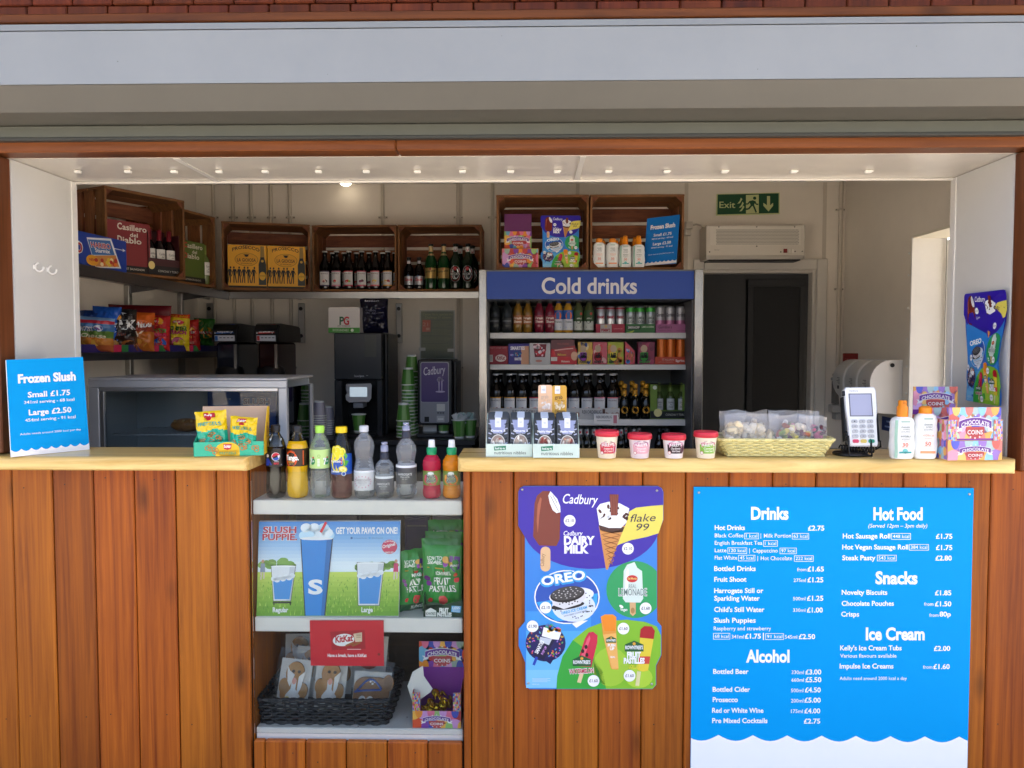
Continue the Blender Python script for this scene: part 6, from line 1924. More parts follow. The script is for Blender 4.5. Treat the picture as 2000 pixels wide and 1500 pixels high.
mb = MB(); mb.box(b.x - .012, b.x - .008, KY + .031, KY + KD - .031, KZ, zt_ - .0425, pane_mat('smoked_pane', '#5a5c66')); mb.build('glass_side', t_)
mb = MB(); mb.box(a.x + .002, b.x - .02, KY + KD - .012, KY + KD - .004, KZ, zt_ - .013, M('#c2c5c7', .3)); mb.box(a.x + .002, a.x + .008, KY + .031, KY + KD - .013, KZ, zt_ - .013, M('#c2c5c7', .3)); mb.build('back_panel', t_)
mb = MB(); mb.box(a.x + .002, b.x - .002, KY + .002, KY + KD - .002, KZ - .01, KZ, STEEL); mb.build('floor_plate', t_)
wz = P(350, 848, KY + .08).z
for zz, nm in ((wz, 0), (wz - .10, 1)):
    mb = MB()
    mb.tube([(a.x + pw + .03, KY + .05, zz), (b.x - .06, KY + .05, zz)], .004, M('#dcdcde', .3, .4), 6); mb.tube([(a.x + pw + .03, KY + .36, zz), (b.x - .06, KY + .36, zz)], .0028, M('#c8c8ca', .25, .9), 6)
    for k in range(26):
        x = a.x + pw + .04 + k * ((b.x - .06) - (a.x + pw + .04)) / 26
        mb.tube([(x, KY + .045, zz + .004), (x, KY + .365, zz + .004)], .0022, M('#dcdcde', .3, .4), 4)
    mb.build('wire_shelf', t_)
# blue slush cup box at the back of the cabinet, seen through the glass
carton('blue_carton', 'blue cup carton lettered SLUSH standing behind the cabinet glass', 'carton', 405, 540, 762, 850, KY + .33, .05, '#20509a',
       lambda cv: (cv.t('SLUSH', 474, 528, 790, 11, M('#d8c8d0'), 2, .06), cv.t('SLUSH', 475, 527, 789.4, 10, M('#5a3a6a'), 3, .03), cv.rect(530, 764, 540, 775, M('#3a6ab0'), 2), cv.t('ice', 441, 451, 781, 5, M('#c8d8e8'), 2)))
def pasty():
    mb = MB()
    n, m_ = 16, 10
    vs = []
    for j in range(m_ + 1):
        th = math.pi * j / m_
        for i in range(n):
            ph = 2 * math.pi * i / n
            k = 1 + .06 * mnoise.noise(Vector((i * .9, j * .8, 3)))
            vs.append((.065 * k * math.sin(th) * math.cos(ph), .04 * k * math.sin(th) * math.sin(ph), .03 + .03 * k * math.cos(th)))
    mb.add(vs, [(j * n + i, j * n + (i + 1) % n, (j + 1) * n + (i + 1) % n, (j + 1) * n + i) for j in range(m_) for i in range(n)], M('#9a5f24', .4, mott=.4, scale=40), True)
    for k in (-.035, 0, .035): mb.box(k - .004, k + .004, -.036, -.02, .045, .056, M('#c89a5c', .5), bev=.002)
    return mb.build('pasty')
o = tag(pasty(), 'golden brown pasty on the wire shelf in the glass cabinet', 'pasty')
put(o, (P(364, 835, KY + .12).x, KY + .12, wz + .006)); o.scale = (1.05, 1, 1.0)
kt = thing('steel_table', 'steel table under the glass cabinet behind the counter', 'table', ((a.x + b.x) / 2, 1.0, FLOOR))
mb = MB(); mb.box(a.x - .1, b.x + .08, KY - .15, KY + .6, KZ - .045, KZ - .0105, STEEL, bev=.003); mb.build('top', kt)
for x, y in ((a.x - .05, KY - .1), (b.x + .04, KY - .1), (a.x - .05, KY + .55), (b.x + .04, KY + .55)):
    mb = MB(); mb.box(x - .02, x + .02, y - .02, y + .02, FLOOR, KZ - .046, STEEL); mb.build('leg', kt)
# ---------------------------------------------------------------- soft drinks on the top display shelf
DS = ZS[0] + .0006
def pet(name, label, prof, body, cap, capm, lab, liquid=None, n=28, petal=True, rz=0.0):
    t_ = thing(name, label, 'bottle', (0, 0, 0), 'soft drink bottles on the display shelf')
    if liquid:      # filled part and clear empty part of the same bottle
        top, lm = liquid
        lo = [p for p in prof if p[1] <= top]
        mb = MB(); mb.lathe(lo + [(.0001, lo[-1][1] + .0002)], lm, n, lobes=5 if petal else 0, lob=.07); mb.build('filled_body', t_)
        mb = MB(); mb.lathe([(lo[-1][0], lo[-1][1] + .0004)] + [p for p in prof if p[1] > top], body, n); mb.build('bottle_neck', t_)
    else:       # moulded rings in the clear plastic
        fine = []
        for (r0, za), (r1, zb_) in zip(prof[:-1], prof[1:]):
            k = max(1, int((zb_ - za) / .0022))
            fine += [((r0 + (r1 - r0) * i / k) * (1 + .010 * math.sin((za + (zb_ - za) * i / k) * 520)), za + (zb_ - za) * i / k) for i in range(k)]
        prof = fine + [prof[-1]]
        mb = MB(); mb.lathe(prof, body, n, lobes=5 if petal else 0, lob=.07); mb.build('bottle_body', t_)
    mb = MB(); mb.lathe(cap, capm, 22); mb.build('cap', t_)
    mb = MB(); lab(mb); mb.build('label', t_)
    t_.rotation_euler.z = rz
    return t_
PET = pane_mat('clear_plastic', '#eef2f4', 1.45, .02)
WAT = pane_mat('water_in_plastic', '#eaf1f6', 1.7, .04, .08)
def cola_prof(H, r, nk=.0125):
    return [(r * .62, .001), (r * .84, .006), (r * .94, .022), (r * .99, .045), (r * .93, H * .30), (r * .90, H * .36), (r * .97, H * .43), (r, H * .47), (r, H * .66), (r * .97, H * .71), (r * .80, H * .79), (r * .50, H * .86), (nk + .001, H * .89), (nk, H * .91), (nk + .003, H * .915), (nk, H * .925), (nk, H * .95)]
def scap(H, nk=.0125, h=.022): return [(nk + .0025, H - h), (nk + .0028, H - .003), (nk + .001, H), (.0001, H)]
def fill(prof, top, k=.965):
    o = [(r * k, z + .0008) for r, z in prof if z <= top]
    return o + [(.0001, o[-1][1])]
YB = .075
def pos(px): return (P(px, 972, YB).x, YB, DS)
def hgt(ytop): return P(700, ytop, YB).z - DS
# dark cola
H, r = hgt(830), .0335
pr = cola_prof(H, r)
def lab(mb):
    cv = CV(mb, round_map(r + .0004), vs=1)
    z0, z1 = H * .44, H * .685
    mb.lathe([(r + .0006, z0), (r + .0006, z1)], M('#0c0c10', .3), 28)
    zc_ = (z0 + z1) / 2 + .004
    cv.disc(.010, zc_, .0135, M('#e8e8ea'), 3, n=22)
    cv.poly([(.0105 + .0122 * math.cos(R(a)), zc_ + .0122 * math.sin(R(a))) for a in range(15, 200, 12)] + [(.006, zc_ + .001), (.014, zc_ + .005)], M('#c8203a'), 4)
    cv.poly([(.0105 + .0122 * math.cos(R(a)), zc_ + .0122 * math.sin(R(a))) for a in range(205, 372, 12)] + [(.016, zc_ - .001), (.007, zc_ - .005)], M('#1f4fb0'), 4)
    cv.t('MAX', .004, .020, z0 + .008, .006, M('#c8203a'), 4, .03); cv.t('PEPSI', .006, .018, z0 + .0155, .003, M('#d8d8dc'), 4, .01)
    cv.poly([(-.026, z0 + .004), (-.012, z0 + .004), (-.010, z0 + .022), (-.016, z0 + .03), (-.024, z0 + .024)], M('#1a3aa8'), 3)
    cv.line([(-.012, z0 + .02), (-.004, z0 + .006)], .004, M('#1a3aa8'), 3); cv.disc(-.018, z0 + .036, .0055, M('#d8d0cc'), 3)
    cv.t('MAX', .026, .030, z0 + .004, .004, M('#d8d8dc'), 4, 0, rot=0)
o = pet('cola_bottle', 'dark cola bottle with black label and black cap, beside the orange drink', pr, PET, scap(H), M('#15151a', .35), lab, (H * .75, M('#150a08', .05, spec=.7)))
o.location = pos(540)
# orange drink
H2 = hgt(831)
pr2 = cola_prof(H2, .035)
def lab(mb):
    r_ = .035; cv = CV(mb, round_map(r_ + .0004), vs=1)
    z0, z1 = H2 * .45, H2 * .69
    mb.lathe([(r_ + .0006, z0), (r_ + .0006, z1)], M('#2a160c', .3), 28)
    cv.disc(-.012, z0 + .024, .0215, M('#e2541c', .35), 3, .025, 22)
    for k in range(9):
        a = R(50 + k * 10); cv.poly([(-.012 + .019 * math.cos(a), z0 + .024 + .022 * math.sin(a)), (-.012 + .0225 * math.cos(a + .05), z0 + .024 + .031 * math.sin(a + .05)), (-.012 + .019 * math.cos(a + .2), z0 + .024 + .022 * math.sin(a + .2))], M('#e2541c', .35), 3)
    cv.t('Tango.', -.031, .014, z0 + .021, .0155, M('#f0efe8'), 5, .05, res=3); cv.t('ORANGE', -.024, .0, z0 + .012, .006, M('#f0a03c'), 5, .03); cv.t('sugar free', -.02, -.002, z0 + .007, .003, M('#f0c88a'), 5)
    cv.rect(.027, z0 + .004, .031, z1 - .006, M('#c8541c'), 3)
o = pet('orange_drink_bottle', 'bright yellow orange drink bottle with brown label and black cap', pr2, PET, scap(H2), M('#17161a', .35), lab, (H2 * .80, M('#d6a60a', .08, spec=.7)))
o.location = pos(582)
# lemon lime
H3 = hgt(831)
pr3 = cola_prof(H3, .0335)
def lab(mb):
    r_ = .0335; cv = CV(mb, round_map(r_ + .0004), vs=1)
    z0, z1 = H3 * .42, H3 * .68
    mb.lathe([(r_ + .0006, z0), (r_ + .0006, z1)], M('#b8d888', .35), 28)
    for du in (-.021, .026):
        cv.disc(du + .004, z0 + .024, .0095, M('#1f8a4a', .4), 3, .012); cv.t('7', du - .007, du + .004, z0 + .014, .019, M('#e8ece4'), 4, .06); cv.t('UP', du + .003, du + .011, z0 + .021, .005, M('#e8ece4'), 5, .03); cv.disc(du + .007, z0 + .036, .003, M('#c82a34'), 4)
    cv.disc(.005, z0 + .041, .005, M('#8ab85a'), 3); cv.disc(.005, z0 + .041, .0035, M('#b8d888'), 4)
    for k in range(5): cv.rect(.0, z0 + .008 + k * .005, .008, z0 + .0115 + k * .005, M('#dfe6d4'), 3)
o = pet('lemonade_bottle', 'clear lemon lime bottle with pale green label and lime green cap', pr3, WAT, scap(H3, .0125, .024), M('#a4dc50', .35), lab)
o.location = pos(626)
# iced tea
H4 = hgt(833); r4 = .0345
pr4 = [(r4 * .8, .001), (r4 * .97, .008), (r4, .03), (r4 * .95, H4 * .26), (r4 * 1.0, H4 * .40), (r4 * .98, H4 * .55), (r4 * .90, H4 * .66), (r4 * .74, H4 * .77), (r4 * .55, H4 * .86), (.0165, H4 * .895), (.0165, H4 * .93)]
def lab(mb):
    cv = CV(mb, lambda u, v, h: Vector(((r4 * .99 * (1 - max(0, v / H4 - .55) * .55) + h + .0006) * math.sin(u / r4), -(r4 * .99 * (1 - max(0, v / H4 - .55) * .55) + h + .0006) * math.cos(u / r4), v)), vs=1)
    B_ = M('#174fae', .35)
    cv.rect(-r4 * 1.3, H4 * .345, r4 * 1.5, H4 * .63, B_, 1, 16, 4)
    cv.poly([(-.034, H4 * .34), (-.01, H4 * .32), (.03, H4 * .345), (-.034, H4 * .36)], B_, 1)
    YL, LG_ = M('#e4d41c', .35), M('#f0ea9c', .35)
    for (u, v, q, w_) in ((-.006, .66, .016, .022), (-.012, .60, .019, .020), (.010, .655, .012, .015), (-.02, .68, .012, .014)): cv.disc(u, v * H4, q, YL, 2, w_, 16); cv.disc(u, v * H4, q * .8, LG_, 3, w_ * .8, 14); cv.disc(u, v * H4, q * .72, YL, 4, w_ * .7, 14)
    cv.disc(-.006, H4 * .52, .023, YL, 5, .034, 20)
    cv.poly([(.012, H4 * .70), (.028, H4 * .60), (.02, H4 * .55)], M('#5aa83a'), 5); cv.poly([(.014, H4 * .55), (.032, H4 * .53), (.022, H4 * .46), (.012, H4 * .47)], M('#3f9a3a'), 5); cv.poly([(-.0, H4 * .70), (.008, H4 * .74), (-.018, H4 * .67)], M('#a8cc5a'), 6)
    cv.poly([(-.032, H4 * .49), (.010, H4 * .485), (.010, H4 * .565), (-.032, H4 * .57)], M('#e8e4d8'), 7); cv.poly([(-.031, H4 * .495), (.009, H4 * .49), (.009, H4 * .56), (-.031, H4 * .565)], M('#b81c34', .35), 8)
    cv.t('Lipton', -.029, .007, H4 * .515, .0075, M('#f0eee8'), 9, .02, res=3)
    cv.disc(.012, H4 * .42, .014, YL, 6, .010, 14, rot=-.3); cv.disc(.012, H4 * .42, .011, LG_, 7, .007, 12, rot=-.3)
    cv.t('Lemon', -.03, .0, H4 * .375, .0075, M('#e8ecf4'), 6, .04, .1); cv.disc(.014, H4 * .355, .007, M('#e0e8ec'), 6); cv.disc(.014, H4 * .355, .005, B_, 7)
o = pet('iced_tea_bottle', 'iced tea bottle with lemon and blue label and wide yellow cap', pr4, PET, [(.0185, H4 - .020), (.019, H4 - .003), (.017, H4), (.0001, H4)], M('#ecc80c', .35), lab, (H4 * .60, M('#7a4440', .05, trans=.6, ior=1.33)), petal=False)
o.location = pos(668)
# water bottles
def water(name, label, px, ytop, r_, lc, txt, tc, sport, band, waist=True):
    Hw = hgt(ytop)
    if sport:
        neck = Hw * (.80 if Hw > .2 else .70)
    else: neck = Hw * .90
    pw_ = [(r_ * .66, .001), (r_ * .88, .007), (r_ * .98, .022), (r_, .04), (r_, neck * .44), (r_ * .97, neck * .47), (r_ * .82 if waist else r_ * .97, neck * .60), (r_ * .90 if waist else r_, neck * .68), (r_ * 1.0, neck * .78), (r_ * .93, neck * .86), (r_ * .70, neck * .93), (.0135, neck * .985), (.0125, neck), (.0125, neck + .008)]
    def lab(mb):
        z0, z1 = neck * band[0], neck * band[1]
        mb.lathe([(r_ + .0007, z0), (r_ + .0007, z1)], M(lc, .35), 28)
        mb.lathe([(r_ + .0008, z1), (r_ * .985 + .0008, z1 + .007)], M('#e4e6e8', .35), 28)
        cv = CV(mb, round_map(r_ + .0008), vs=1)
        zc_ = (z0 + z1) / 2
        cv.t('HARROGATE', -r_ * .72, r_ * .72, zc_ + .002, .0075, M(tc), 3, .008); cv.t('SPRING WATER', -r_ * .45, r_ * .45, zc_ - .005, .004, M(tc), 3); cv.t('EST. 1571', -r_ * .25, r_ * .25, zc_ - .011, .0028, M(tc), 3)
        if lc > '#c':
            rnd = random.Random(4)
            for k in range(16):
                a = k / 16 * 6.28; cv.disc(r_ * .85 * math.cos(a), zc_ + .018 * math.sin(a), .0022, M('#c86a8a'), 3, .0016, 6, rot=a)
        # embossed diamonds on the shoulder
    if sport:
        K_ = M('#2b2c38', .3)
        cap = [(.0145, neck - .002), (.0148, neck + .016), (.0125, neck + .018), (.0125, neck + .022), (.013, neck + .024), (.012, Hw - .011), (.008, Hw - .010), (.0065, Hw - .008), (.0105, Hw - .006), (.0105, Hw - .001), (.008, Hw), (.0001, Hw)]
        cm = [K_] * 4 + [M('#a9aec8', .25, trans=.3)] * 7
    else:
        cap = scap(Hw, .0125, .020); cm = M('#c4c8cc', .35)
    o = pet(name, label, pw_, WAT, cap, cm, lab)
    o.location = pos(px)
water('water_bottle', 'tall water bottle with white label and pale grey cap', 712, 831, .0335, '#d8d6d8', '', '#8a8088', False, (.13, .40))
water('water_bottle', 'short sports cap water bottle with grey label', 751.5, 863, .0305, '#5f6066', '', '#d8d8da', True, (.16, .52), False)
water('water_bottle', 'tall sports cap water bottle with dark grey label', 794, 825, .0335, '#4a4a4e', '', '#dcdcde', True, (.25, .52))
# fruit squash with green caps
for px, ytop, hx, l1, lb, pk in ((843.5, 858, '#c02848', '#d83a5a', 'small red fruit squash bottle with green and white sports cap', '#d8486a'), (882.5, 858, '#e08a1c', '#e87a1c', 'small orange fruit squash bottle with green and white sports cap', '#f0a040')):
    Hq = hgt(ytop); rq = .0305; nk = Hq * .76
    pq = [(rq * .75, .001), (rq * .95, .007), (rq, .02), (rq * .94, nk * .24), (rq * .92, nk * .31), (rq * .94, nk * .62), (rq * 1.0, nk * .74), (rq * .95, nk * .85), (rq * .68, nk * .94), (.014, nk * .99), (.0135, nk + .004)]
    def lab(mb):
        z0, z1 = nk * .31, nk * .63
        mb.lathe([(rq * .955, z0), (rq * .965, z1)], M('#6f8a34', .35), 24)
        cv = CV(mb, round_map(rq * .965 + .0004), vs=1)
        cv.disc(.0, z0 + .020, .024, M(l1, .35), 2, .018, 20)
        for w_, q in ((.045, '#f0f0ec'), (.012, '#2a3a2a')):
            cv.t('Fruit', -.012, .013, z0 + .023, .0125, M(q), 4 if w_ > .04 else 6, .075 if w_ > .04 else .03, rot=.12, res=3); cv.t('Shoot', -.014, .016, z0 + .0095, .0115, M(q), 4 if w_ > .04 else 6, .075 if w_ > .04 else .03, rot=.12, res=3)
        cv.disc(-.016, z0 + .028, .007, M(pk), 3); cv.rect(-.006, z0 + .002, .018, z0 + .006, M('#c83a34'), 3)
        cv.disc(.0, z0 + .040, .010, M('#e8e8e4'), 3, .005)
    cap = [(.0155, nk - .004), (.0165, nk + .006), (.0165, nk + .019), (.013, nk + .0215), (.0115, nk + .023), (.0105, Hq - .004), (.009, Hq), (.0001, Hq)]
    cm = [M('#12945c', .35)] * 3 + [M('#e6e8e6', .35)] * 4
    o = pet('squash_bottle', lb, pq, M(hx, .06, trans=.25, ior=1.33), cap, cm, lab, n=24, petal=False)
    o.location = pos(px)

# ---------------------------------------------------------------- middle display shelf
MY = .034
MS = ZS[1] + .0006
t_ = thing('slush_poster', 'landscape slush drink poster with sky, grass and two drawn paper cups on the middle shelf', 'poster', (P(642, 1205, MY).x, MY, MS))
mb = MB()
q = [P(506, 1019, MY + .03), P(782, 1018, MY + .03), P(779, 1204, MY), P(501, 1204, MY)]
nrm = Vector((0, 1, .12)).normalized()
mb.add(q + [v + nrm * .012 for v in q], [(0, 1, 2, 3), (7, 6, 5, 4), (0, 4, 5, 1), (1, 5, 6, 2), (2, 6, 7, 3), (3, 7, 4, 0)], M('#d8dce4', .35))
fa = affine(q[0], q[1], q[3])
cv = CV(mb, lambda u, v, h: fa((u - 506) / 276, (v - 1019) / 186, h))
m = lambda h: M(h, .35)
for k in range(14):
    t0 = k / 14; c0, c1 = (74, 142, 214), (226, 238, 246)
    e = min(1, t0 * 1.25)
    cv.rect(506, 1019 + 100 * t0, 782, 1019 + 100 * (t0 + 1 / 14), m('#%02x%02x%02x' % tuple(int(a_ + (b_ - a_) * e) for a_, b_ in zip(c0, c1))), 1)
cv.rect(506, 1119, 782, 1150, m('#a8cc74'), 1)
rnd = random.Random(8)
for k in range(34):
    x = rnd.choice([rnd.uniform(508, 582), rnd.uniform(700, 778)]); sz = rnd.uniform(5, 11)
    cv.disc(x, 1106 + rnd.uniform(-3, 6) - (7 if x < 560 else 0) * rnd.random(), sz, m(rnd.choice(['#6f9a44', '#7aa84e', '#5f8a3a', '#8ab45c'])), 2 + k % 3, sz * .7, 9, (506, 1090, 782, 1130))
for k in range(9):
    t0 = k / 9; c0, c1 = (196, 216, 96), (88, 150, 34)
    cv.rect(506, 1118 + 86 * t0, 782, 1118 + 86 * (t0 + 1 / 9), m('#%02x%02x%02x' % tuple(int(a_ + (b_ - a_) * t0) for a_, b_ in zip(c0, c1))), 5)
for k in range(420):
    x = rnd.uniform(507, 780); y = rnd.uniform(1126, 1203); h_ = 3 + (y - 1120) * .09 * rnd.uniform(.6, 1.3); dx = rnd.uniform(-2.2, 2.2)
    cv.poly([(x - .7, y), (x + .7, y), (x + dx, max(1119, y - h_))], m(rnd.choice(['#8fc23c', '#6fae2c', '#a8d04e', '#5a9a24', '#c0dc6a', '#4f8a22'])), 6 + k % 3)
for (x, cl_) in ((516, '#8a9ab0'), (775, '#c83c6a')):
    cv.disc(x, 1097, 3, m('#c89a7c'), 6, 3.6, 8); cv.poly([(x - 4, 1101), (x + 4, 1101), (x + 5, 1118), (x - 5, 1118)], m(cl_), 6); cv.poly([(x - 4, 1118), (x - 1, 1118), (x - 2, 1133), (x - 5, 1133)], m('#cfc0b0'), 6); cv.poly([(x + 1, 1118), (x + 4, 1118), (x + 4, 1130), (x + 1, 1133)], m('#cfc0b0'), 6)
RD, WH_ = m('#b8324a'), m('#eef0f2')
for L_, bo, cc in ((9, .065, WH_), (11, .03, RD)):
    cv.t('SLUSH', 515, 580, 1041, 12, cc, L_, bo, res=3); cv.t('PUPPIE.', 514, 582, 1055, 12, cc, L_, bo, res=3)
cv.t('GET YOUR PAWS ON ONE!', 657, 777, 1043, 12, WH_, 9, .035, res=3)
cv.disc(688, 1051.5, 2.2, m('#3a5a94'), 9); cv.t('slushpuppieEurope', 692, 718, 1052.8, 2.4, m('#5a7aa8'), 9); cv.disc(723, 1051.5, 2.2, m('#5aa0dc'), 9); cv.t('@SlushPuppieUK', 727, 749, 1052.8, 2.4, m('#5a7aa8'), 9)
cv.disc(762, 1069, 15, m('#c83a5c'), 9, 14, 20); cv.t('Original', 749, 775, 1072, 6, WH_, 11, .02, .2, rot=-.25); cv.t('SLUSH PUPPIE', 752, 772, 1061.5, 2.6, WH_, 11, .02, arc=2.5); cv.t('SINCE 1970', 754, 770, 1081, 2.6, WH_, 11, .02)
for (x0, x1, x2, x3_, y0, y1, wd) in ((532, 581, 538, 573, 1105, 1175, 'Regular'), (699, 753, 703, 745, 1099, 1184, 'Large')):
    cv.poly([(x0, y0), (x1, y0), (x3_, y1), (x2, y1)], m('#3a3f48'), 10); cv.poly([(x0 + 1, y0 + 1), (x1 - 1, y0 + 1), (x3_ - 1, y1 - 1), (x2 + 1, y1 - 1)], m('#dfe3e8'), 11)
    cv.poly([(x1 - 12, y0 + 1), (x1 - 1, y0 + 1), (x3_ - 1, y1 - 1), (x3_ - 9, y1 - 1)], m('#c4cad4'), 12)
    cv.poly([(x0 + 5, y0 + 28), (x1 - 5, y0 + 20), (x3_ - 3, y1 - 4), (x2 + 3, y1 - 4)], m('#3a8ed8'), 13)
    for k in range(7): cv.disc(x0 + 7 + k * (x1 - x0 - 14) / 6, y0 + 26 - k * 1.0 + 3 * (k % 2), 6, m('#e8eef4'), 14, 5, 10)
    cv.disc((x0 + x1) / 2, y0 + 1.5, (x1 - x0) / 2, m('#f0f2f4'), 14, 1.8, 20)
    cv.t(wd, (538 if wd[0] == 'R' else 710), (568 if wd[0] == 'R' else 732), 1196, 9, WH_, 13, .03, res=3)
cv.rect(538, 1176, 574, 1179, m('#17181c'), 12); cv.rect(539, 1179, 541, 1183, m('#17181c'), 12); cv.rect(571, 1179, 573, 1183, m('#17181c'), 12)
# big plain slush cup between the two, in place of the drawing
cv.poly([(588, 1050), (652, 1050), (640, 1203), (600, 1203)], m('#1f2a3c'), 10); cv.poly([(590, 1052), (650, 1052), (638, 1203), (602, 1203)], m('#1f86d8'), 11)
cv.poly([(640, 1052), (650, 1052), (638, 1203), (632, 1203)], m('#1a6cb4'), 12)
for k in range(13):
    cv.disc(596 + (k * 29) % 50, 1046 - (k % 4) * 5, 11, m('#e8f0f6' if k % 3 else '#bfe0f4'), 12 + k % 2, 9, 12)
cv.disc(620, 1052, 32, m('#e8ecf0'), 15, 3.5, 24)
cv.line([(628, 1040), (638, 1020)], 5, m('#d8303c'), 16)
cv.t('S', 606, 634, 1160, 26, WH_, 14, .04, res=4)
mb.build('board', t_)

# fruit sweet bags
GB = F('#1f8a34', .3)
def sweet_bag(label, W, H, seed, s=1):
    def zone(u, v): return F('#14502a', .3) if v < .12 else GB
    def art(cv):
        cv.t('LOVE TO', -.36, .02, .80, .05, F('#e4ece0'), 2, .03); cv.t('SHARE', -.36, .0, .74, .05, F('#e4ece0'), 2, .03)
        cv.disc(.12, .80, .09, F('#d8a03c'), 2, .05); cv.disc(.08, .74, .06, F('#8a3a9a'), 2, .04); cv.disc(.22, .74, .06, F('#c8b03c'), 2, .035)
        cv.poly([(.2, .86), (.47, .84), (.45, .66), (.32, .62), (.24, .70)], F('#5a2f8a'), 2); cv.t('VEGAN', .26, .43, .75, .035, F('#5aa83a'), 3, .02); cv.t('FRIENDLY', .25, .44, .70, .03, F('#e4e4ec'), 3, .02)
        cv.line([(-.36, .69), (.1, .67)], .012, F('#d8a03c'), 2)
        cv.t("ROWNTREE'S", -.14, .22, .58, .05, F('#e8ece4'), 3, .03); cv.disc(.04, .65, .05, F('#c83a2c'), 2, .02)
        cv.t('FRUIT', -.2, .22, .44, .10, F('#eef0ea'), 4, .015, res=3); cv.t('PASTILLES', -.30, .36, .33, .09, F('#eef0ea'), 4, .012, rot=.05 * W, res=3)
        for u, v, hx, q in ((-.38, .52, '#6a2a7a', .06), (-.34, .45, '#7a3090', .06), (.40, .50, '#d83a3c', .06), (.05, .20, '#d8504a', .12), (-.28, .20, '#c83a30', .06), (.36, .58, '#c8402c', .05), (.22, .20, '#3a8a34', .06)): cv.disc(u, v, q, F(hx), 3, q * .6, 12)
        cv.t('FRUIT PASTILLES', -.1, .35, .04, .05, F('#e4ece0'), 3, .03)
    return packet('sweet_bag', label, 'sweets', W, H, .045, zone, art, seed, 'green fruit sweet bags on the display shelf', .3)
o = sweet_bag('green fruit sweet bag standing alone beside the slush poster', .10, .205, 41); put(o, (P(806, 1205, .11).x, .11, MS), .55)
o = sweet_bag('green fruit sweet bag at the front of the card tray', .135, .225, 42); put(o, (P(864, 1200, .085).x, .085, MS + .002), -.03)
for k, (dx, dy, dz) in enumerate(((-4, .05, .012), (3, .09, .026), (8, .14, .055))):
    o = sweet_bag(('green fruit sweet bag directly behind the front one in the tray', 'green fruit sweet bag third from the front of the tray', 'green fruit sweet bag at the very back of the tray, standing highest')[k], .135, .225, 43 + k); put(o, (P(866 + dx, 1200, .085 + dy).x, .085 + dy, MS + dz), .03 * k)
t_ = thing('sweet_tray', 'dark green low card tray in front of the green sweet bags', 'tray', (P(863, 1207, .04).x, .04, MS))
mb = MB(); ty = .04
a, b = P(827, 1208, ty), P(903, 1175, ty)
DG = M('#12402a', .45)
mb.box(a.x, min(b.x, UX1 - .004), ty, ty + .003, MS, b.z - .012, DG); mb.box(a.x, a.x + .003, ty + .003, ty + .19, MS, b.z + .02, DG)
cv = CV(mb, px_plane(ty))
cv.poly([(828, 1182), (845, 1176), (870, 1181), (903, 1172), (903, 1208), (828, 1208)], DG, 0)
cv.poly([(831, 1193), (841, 1187), (852, 1193), (852, 1204), (831, 1204)], M('#d8dcd8'), 1); cv.t("ROWNTREE'S", 832, 851, 1201, 5, DG, 2, .02)
cv.t('FRUIT', 858, 876, 1196, 8, M('#e4e8e4'), 1, .06); cv.t('PASTILLES', 854, 882, 1204, 7, M('#e4e8e4'), 1, .06)
cv.poly([(882, 1183), (901, 1184), (899, 1197), (881, 1195)], M('#5aa8d8'), 1); cv.t('LESS', 884, 898, 1190, 5, M('#eef4f8'), 2, .03); cv.t('PACKAGING', 884, 898, 1195, 3, M('#eef4f8'), 2)
mb.build('tray', t_)
# dim boxes at the back of this shelf
for (x0, x1, y0, y1, hx, lb) in ((577, 700, 1006, 1040, '#2a2d4a', 'dark blue carton at the back of the middle display shelf'), (790, 838, 1012, 1062, '#262a6e', 'violet blue carton behind the green sweet bags'), (845, 900, 1008, 1090, '#9a9aa6', 'pale grey plastic tub behind the green sweet bags')):
    Yk = .335
    zt_ = P(x0, y0, Yk).z; zt_ = min(zt_, ZS[0] - .055)
    xa, xb_ = P(x0, y0, Yk).x, P(x1, y0, Yk).x
    t_ = thing('stock_carton', lb, 'carton', ((xa + xb_) / 2, Yk, MS))
    mb = MB(); mb.box(xa, xb_, Yk, Yk + .055, MS, zt_, M(hx, .5, mott=.06), bev=.004); mb.build('box', t_)
    mb = MB(); mb.box(xa - .002, xb_ + .002, Yk - .002, Yk + .057, zt_ + .0005, zt_ + .006, M(hx, .45), bev=.002); mb.box(xa + .01, xb_ - .01, Yk - .0015, Yk - .0005, zt_ - .03, zt_ - .026, M('#7a7a88', .5)); mb.build('lid', t_)

# red chocolate sign hanging from the middle shelf edge
t_ = thing('chocolate_sign', 'bright red chocolate bar sign hanging from the middle display shelf edge', 'sign', (P(679, 1300, .02).x, .02, P(679, 1300, .02).z))
mb = MB(); yk = .0215
q = [P(605, 1212, yk), P(749, 1212, yk), P(750, 1301, yk), P(607, 1300, yk)]
RDS = M('#c81a2e', .35)
mb.add(q + [v + Vector((0, .003, 0)) for v in q], [(0, 1, 2, 3), (7, 6, 5, 4), (0, 4, 5, 1), (1, 5, 6, 2), (2, 6, 7, 3), (3, 7, 4, 0)], RDS)
cv = CV(mb, px_plane(yk))
cv.poly([(645, 1234), (712, 1230), (714, 1267), (648, 1270)], M('#a81426', .3), 1)
cv.disc(671, 1250, 21, M('#eef0ee'), 2, 12, 22, rot=-.1); cv.poly([(690, 1238), (707, 1235), (707, 1253), (694, 1254)], M('#e0c8a8'), 2)
cv.t('KitKat', 655, 690, 1255, 12, M('#b81428'), 3, .04, .1, rot=-.1, res=3)
for k in range(3): cv.rect(696, 1238 + k * 3, 705, 1239 + k * 3, M('#8a6a4a'), 3)
for dx in (0, 12): cv.poly([(674 + dx, 1260), (690 + dx, 1253), (693 + dx, 1256), (677 + dx, 1263)], M('#9a5a2c'), 4)
cv.rect(678, 1267.5, 705, 1268.8, M('#e8c0c0'), 2)
